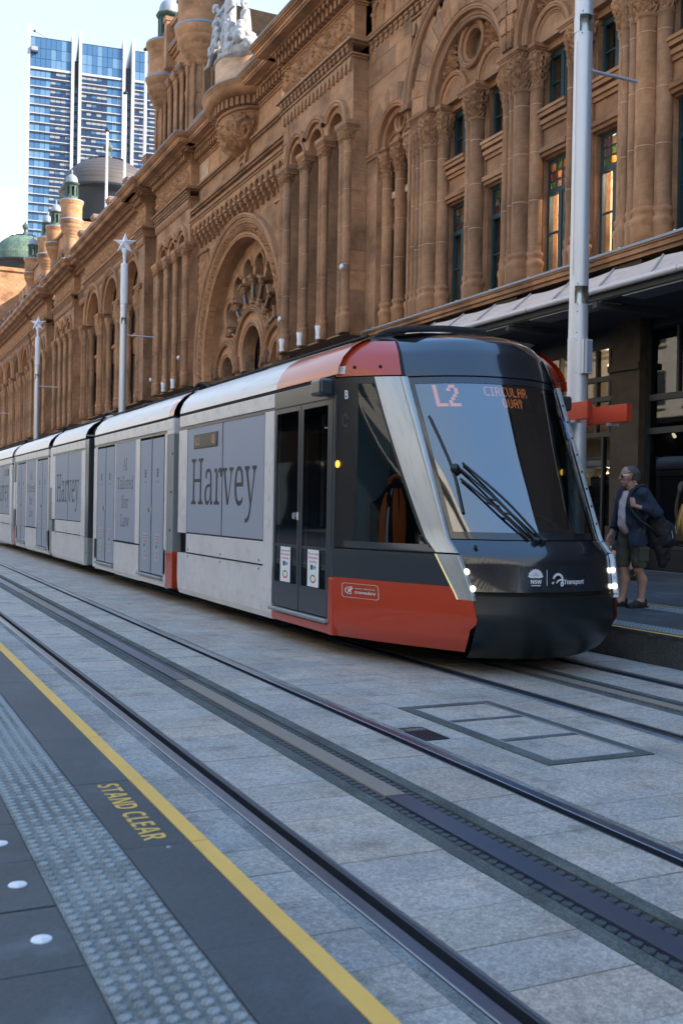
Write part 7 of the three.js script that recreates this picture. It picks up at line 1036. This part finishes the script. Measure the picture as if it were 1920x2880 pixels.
  const sh = []; for (const [h, k] of legs) sh.push(L([h[0], h[1] + 0.02, h[2]], 0.108, [k[0] * 1.08, 0.53, k[2]], 0.088)); sh.push(L([-0.05, 0.90, -0.02], 0.115, [0.05, 0.90, -0.02], 0.115, 0.9));
  M('shorts', rumple(keep(figure(sh, 0.011, 0.03), (x, y) => y > 0.485 && y < 0.955), 0.004, 40), Object.assign(col(o.shorts ?? [0.065, 0.066, 0.046]), { side: THREE.DoubleSide }), t);
  M('pocket', merge([rbox(0.175, 0.205, 0.56, 0.70, -0.12, 0.03, 0.012), rbox(0.178, 0.212, 0.69, 0.735, -0.125, 0.035, 0.01)]), col([0.06, 0.061, 0.043]), t);
  legs.forEach(([, , a], i) => { const x = a[0], z = a[2], f = i ? -0.04 : 0.01, s = figure([[x, 0.045, z - 0.04, 0.042, x + f * 0.5, 0.04, z + 0.08, 0.045], [x + f * 0.5, 0.036, z + 0.08, 0.045, x + f, 0.030, z + 0.17, 0.034], [x, 0.07, z - 0.045, 0.035, x, 0.095, z - 0.04, 0.036]], 0.008, 0.02); M('shoe', rumple(keep(s, (X, y, Z) => !(y > 0.10)), 0.0015, 120), col([0.022, 0.017, 0.013], 0.7), t); M('sole', mv(rbox(x - 0.046 + f * 0.5, x + 0.046 + f * 0.5, 0.0, 0.022, z - 0.085, z + 0.205, 0.01), 0, 0, 0), col([0.012, 0.011, 0.010]), t); if (o.socks) M('sock', bar([x, 0.08, z - 0.01], [x, 0.24, z - 0.015], 0.043, 14), col([0.01, 0.01, 0.01]), t); else M('shoe_strap', tube([[x - 0.046, 0.05, z + 0.02], [x, 0.092, z + 0.03], [x + 0.046, 0.05, z + 0.02]], 0.008, 10, 6), col([0.05, 0.042, 0.035]), t); });
  { const g = figure([[0, 1.575 + 0.042, 0.045 - 0.032, 0.0865, 0, 1.575 + 0.046, 0.045 - 0.012, 0.079], [0, 1.56, -0.03, 0.07, 0, 1.60, -0.02, 0.082], [0.074, 1.60, 0.03, 0.014, 0.074, 1.575, 0.035, 0.010], [-0.074, 1.60, 0.03, 0.014, -0.074, 1.575, 0.035, 0.010]], 0.006, 0.02); keep(g, (x, y, z) => z < 0.055 + (y - 1.60) * 0.8 && (y > 1.612 || z < 0.015) && y > 1.53); g.translate(0, 0, -0.03); g.rotateY(-0.42); g.translate(0, 0, 0.03); M('hair', rumple(g, 0.0025, 170), col(o.hair ?? [0.065, 0.063, 0.062], 0.7), t); }
  { const gl = new THREE.Group(); gl.name = 'glasses'; t.add(gl); gl.position.set(0, 0, 0.03); gl.rotation.y = -0.42; const y = 1.583, z = 0.045 - 0.03; M('temple', merge([box(0.072, 0.076, y, y + 0.012, z - 0.01, z + 0.085), box(-0.076, -0.072, y, y + 0.012, z - 0.01, z + 0.085)]), whitePaint, gl); M('lens', merge([rbox(0.010, 0.068, y - 0.03, y + 0.012, z + 0.082, z + 0.088, 0.003), rbox(-0.068, -0.010, y - 0.03, y + 0.012, z + 0.082, z + 0.088, 0.003)]), std({ color: C(0.02, 0.02, 0.022), roughness: 0.15 }), gl); M('bridge', box(-0.012, 0.012, y, y + 0.01, z + 0.084, z + 0.088), whitePaint, gl); }
  return t;
}
const man = buildPerson('older man in glasses, blue jacket, pink shirt and cargo shorts on the platform', [8.40, 0.3005, -9.82], -PI / 2 - 0.0);
man.scale.setScalar(0.985);
{ // the man's backpack, hung from his shoulder
  const b = thing('backpack', 'black backpack hanging from the shoulder of the man on the platform', 'backpack', [8.40, 0.3005, -9.82]); b.rotation.y = -PI / 2; b.scale.setScalar(0.985); const bk = std({ color: C(0.010, 0.011, 0.014), roughness: 0.75 }), pk = std({ color: C(0.022, 0.025, 0.034), roughness: 0.7 });
  M('bag_body', rumple(figure([[0.14, 1.08, -0.27, 0.09, 0.17, 0.86, -0.36, 0.115], [0.16, 0.96, -0.40, 0.09, 0.17, 0.80, -0.40, 0.10], [0.10, 1.02, -0.24, 0.08, 0.10, 0.80, -0.28, 0.10], [0.13, 1.12, -0.25, 0.05, 0.15, 1.16, -0.27, 0.04]], 0.012, 0.06), 0.003, 42), bk, b);
  M('front_pocket', rumple(figure([[0.21, 1.0, -0.33, 0.055, 0.235, 0.84, -0.37, 0.06], [0.2, 0.98, -0.43, 0.05, 0.22, 0.83, -0.44, 0.055]], 0.010, 0.03), 0.002, 50), pk, b);
  M('shoulder_strap', tube([[0.14, 1.14, -0.25], [0.175, 1.32, -0.17], [0.165, 1.462, -0.05], [0.135, 1.42, 0.065], [0.13, 1.28, 0.15], [0.20, 1.10, 0.10], [0.265, 0.95, -0.10], [0.2, 0.86, -0.27]], 0.021, 50, 8), bk, b); M('zip_pull', merge([bar([0.29, 0.93, -0.38], [0.295, 0.84, -0.40], 0.005, 6), bar([0.27, 0.99, -0.45], [0.275, 0.90, -0.47], 0.004, 6)]), aluminium, b); M('webbing', merge([tube([[0.255, 1.04, -0.3], [0.29, 0.92, -0.36], [0.29, 0.80, -0.37]], 0.008, 12, 5), tube([[0.12, 0.72, -0.3], [0.15, 0.6, -0.38], [0.14, 0.5, -0.42]], 0.007, 12, 5)]), pk, b);
  M('tied_jacket', rumple(figure([[0.16, 0.74, -0.30, 0.06, 0.14, 0.52, -0.38, 0.05], [0.18, 0.72, -0.38, 0.05, 0.16, 0.58, -0.44, 0.04]], 0.012, 0.04), 0.004, 40), bk, b);
}
buildPerson('pedestrian hidden behind the man, only a shin and black shoe showing', [11.74, 0.3005, -13.78], PI / 2, { trail: 0.3, armL: [[0.19, 1.36, -0.04], [0.25, 1.08, -0.03], [0.24, 0.86, 0.1]], handLD: [0, -0.85, 0.35], handLN: [1, 0, 0.1], handLS: [-0.1, 0.3, 0.9], shirt: [0.03, 0.03, 0.035], jacket: [0.02, 0.021, 0.024], shorts: [0.02, 0.02, 0.022], hair: [0.03, 0.02, 0.015], socks: true });
{ // marble group on the balcony
  const s = thing('marble_statue_group', 'white marble group of classical figures seated above the bowed balcony', 'statue', [13.75, 18.8, -38.75]); s.rotation.y = -PI / 2;
  const marble = std({ color: C(0.50, 0.50, 0.53), roughness: 0.6, bumpMap: stoneBump, bumpScale: 0.006, map: dirtMap });
  const k = 1.42, H = (x, y, z, tx = 0) => headLimbs(0, 0, 0, k).map((l) => { const R = (a) => { const v = new THREE.Vector3(l[a], l[a + 1], l[a + 2]); v.applyAxisAngle(new THREE.Vector3(0, 1, 0), tx); return [v.x + x, v.y + y, v.z + z]; }; const A = R(0), B = R(4); return [...A, l[3], ...B, l[7]]; });
  const A = [ // man leaning forward at the left, arm down to an urn
    ...H(-0.72, 2.02, 1.02, -0.95), [-0.60, 1.90, 0.95, 0.09, -0.5, 1.72, 0.85, 0.10], [-0.35, 1.15, 0.55, 0.22, -0.5, 1.62, 0.80, 0.20], [-0.72, 1.62, 0.92, 0.11, -0.30, 1.66, 0.72, 0.12], [-0.74, 1.60, 0.95, 0.105, -0.84, 1.15, 1.02, 0.075], [-0.84, 1.15, 1.02, 0.075, -0.98, 0.72, 1.06, 0.055], [-0.98, 0.72, 1.06, 0.055, -1.04, 0.60, 1.08, 0.05],
    [-0.30, 1.60, 0.75, 0.10, -0.25, 1.15, 0.95, 0.07], [-0.25, 1.15, 0.95, 0.07, -0.55, 0.92, 1.12, 0.055], [-0.35, 0.95, 0.5, 0.21, -0.78, 0.85, 0.95, 0.14], [-0.78, 0.85, 0.95, 0.13, -1.05, 0.30, 1.05, 0.09], [-1.05, 0.3, 1.05, 0.09, -1.22, -0.05, 1.12, 0.06], [-1.22, -0.05, 1.12, 0.06, -1.36, -0.16, 1.22, 0.04], [-0.3, 0.9, 0.55, 0.2, -0.45, 0.55, 1.05, 0.13], [-0.45, 0.55, 1.05, 0.12, -0.55, 0.1, 0.85, 0.08]];
  const B = [ // standing figure, cut by the top of the picture
    [0.05, 0.08, 0.95, 0.07, 0.02, 0.05, 1.15, 0.05], [0.05, 0.10, 0.93, 0.075, 0.03, 0.60, 0.98, 0.10], [0.03, 0.60, 0.98, 0.10, -0.10, 1.12, 0.80, 0.16], [0.22, 1.05, 0.65, 0.17, 0.24, 0.45, 0.62, 0.12], [0.24, 0.45, 0.62, 0.11, 0.26, 0.08, 0.6, 0.08], [0.05, 1.25, 0.68, 0.24, 0.05, 1.9, 0.66, 0.24], [-0.15, 2.1, 0.7, 0.14, 0.28, 2.1, 0.66, 0.14], [0.05, 2.1, 0.68, 0.1, 0.03, 2.35, 0.72, 0.085], ...H(0.03, 2.55, 0.76, -0.3), [0.32, 2.08, 0.66, 0.10, 0.5, 1.7, 0.72, 0.08], [0.5, 1.7, 0.72, 0.075, 0.45, 1.4, 0.95, 0.06], [-0.2, 2.08, 0.72, 0.1, -0.42, 1.72, 0.95, 0.075], [-0.42, 1.72, 0.95, 0.07, -0.25, 1.5, 1.12, 0.055]];
  const Cc = [ // child between them
    ...H(-0.22, 1.18, 1.18, -0.5).map((l) => l.map((v, i) => [3, 7].includes(i) ? v * 0.85 : v)), [-0.2, 0.72, 1.08, 0.13, -0.2, 0.98, 1.12, 0.12], [-0.2, 0.70, 1.1, 0.11, -0.02, 0.45, 1.25, 0.085], [-0.02, 0.45, 1.25, 0.08, 0.10, 0.16, 1.22, 0.055], [0.1, 0.16, 1.22, 0.05, 0.16, 0.10, 1.34, 0.04], [-0.28, 0.7, 1.1, 0.1, -0.4, 0.4, 1.2, 0.08], [-0.4, 0.4, 1.2, 0.075, -0.36, 0.12, 1.16, 0.05], [-0.32, 0.95, 1.12, 0.06, -0.5, 0.75, 1.22, 0.045], [-0.08, 0.95, 1.14, 0.06, 0.1, 0.82, 1.22, 0.045]];
  const D = [ // seated figure at the right with rounded vessels
    ...H(0.85, 1.72, 0.42, 0.5), [0.84, 1.5, 0.38, 0.08, 0.82, 1.4, 0.36, 0.1], [0.8, 0.75, 0.3, 0.22, 0.82, 1.32, 0.34, 0.19], [0.62, 1.34, 0.36, 0.1, 1.02, 1.34, 0.34, 0.1], [1.03, 1.32, 0.35, 0.085, 1.12, 0.98, 0.5, 0.065], [1.12, 0.98, 0.5, 0.065, 0.98, 0.78, 0.66, 0.05], [0.75, 0.72, 0.35, 0.17, 0.78, 0.62, 0.78, 0.13], [0.78, 0.62, 0.78, 0.12, 0.86, 0.12, 0.80, 0.075], [0.95, 0.7, 0.35, 0.17, 1.02, 0.58, 0.68, 0.13], [1.02, 0.58, 0.68, 0.12, 1.05, 0.1, 0.72, 0.08], [1.12, 0.62, 0.62, 0.20, 1.12, 0.75, 0.62, 0.17], [1.18, 0.24, 0.72, 0.24, 1.2, 0.30, 0.70, 0.22]];
  const R = [[-0.5, 0.02, 0.75, 0.26, 0.5, 0.02, 0.75, 0.28], [0.5, 0.0, 0.6, 0.28, 1.2, 0.0, 0.35, 0.3], [-0.5, 0.3, 0.5, 0.32, 0.9, 0.3, 0.2, 0.34], [-0.95, 0.30, 1.12, 0.14, -0.93, 0.52, 1.12, 0.10], [0.36, 0.25, 0.9, 0.12, 0.42, 0.9, 0.75, 0.16], [0.3, 0.25, 0.98, 0.05, 0.34, 1.15, 0.86, 0.06], [0.48, 0.2, 0.92, 0.05, 0.5, 1.1, 0.84, 0.05]];
  for (const [n, l] of [['leaning_figure', A], ['standing_figure', B], ['child_figure', Cc], ['seated_figure', D], ['rocky_base', R]]) M(n, rumple(figure(l, 0.022, 0.05), n === 'rocky_base' ? 0.012 : 0.003, n === 'rocky_base' ? 18 : 30), marble, s);
  M('drapery', rumple(figure([[-0.3, 0.95, 0.65, 0.16, -0.42, 0.35, 1.1, 0.12], [0.08, 1.15, 0.75, 0.2, 0.3, 0.5, 0.85, 0.14], [0.75, 0.72, 0.6, 0.14, 0.88, 0.3, 0.86, 0.1]], 0.02, 0.06), 0.016, 30), marble, s);
  { const p = []; for (let i = 0; i < 26; i++) { const a = -1.35 + i * 0.108; p.push(bar([0 + 1.68 * Math.sin(a), 0, -0.28 + 1.12 * Math.cos(a) + 0.1], [1.74 * Math.sin(a), 0.14, -0.28 + 1.18 * Math.cos(a) + 0.1], 0.006, 4)); } M('bird_spikes', merge(p), std({ color: C(0.35, 0.22, 0.12), roughness: 0.6 }), s); }
}
renderer.render(scene, camera);
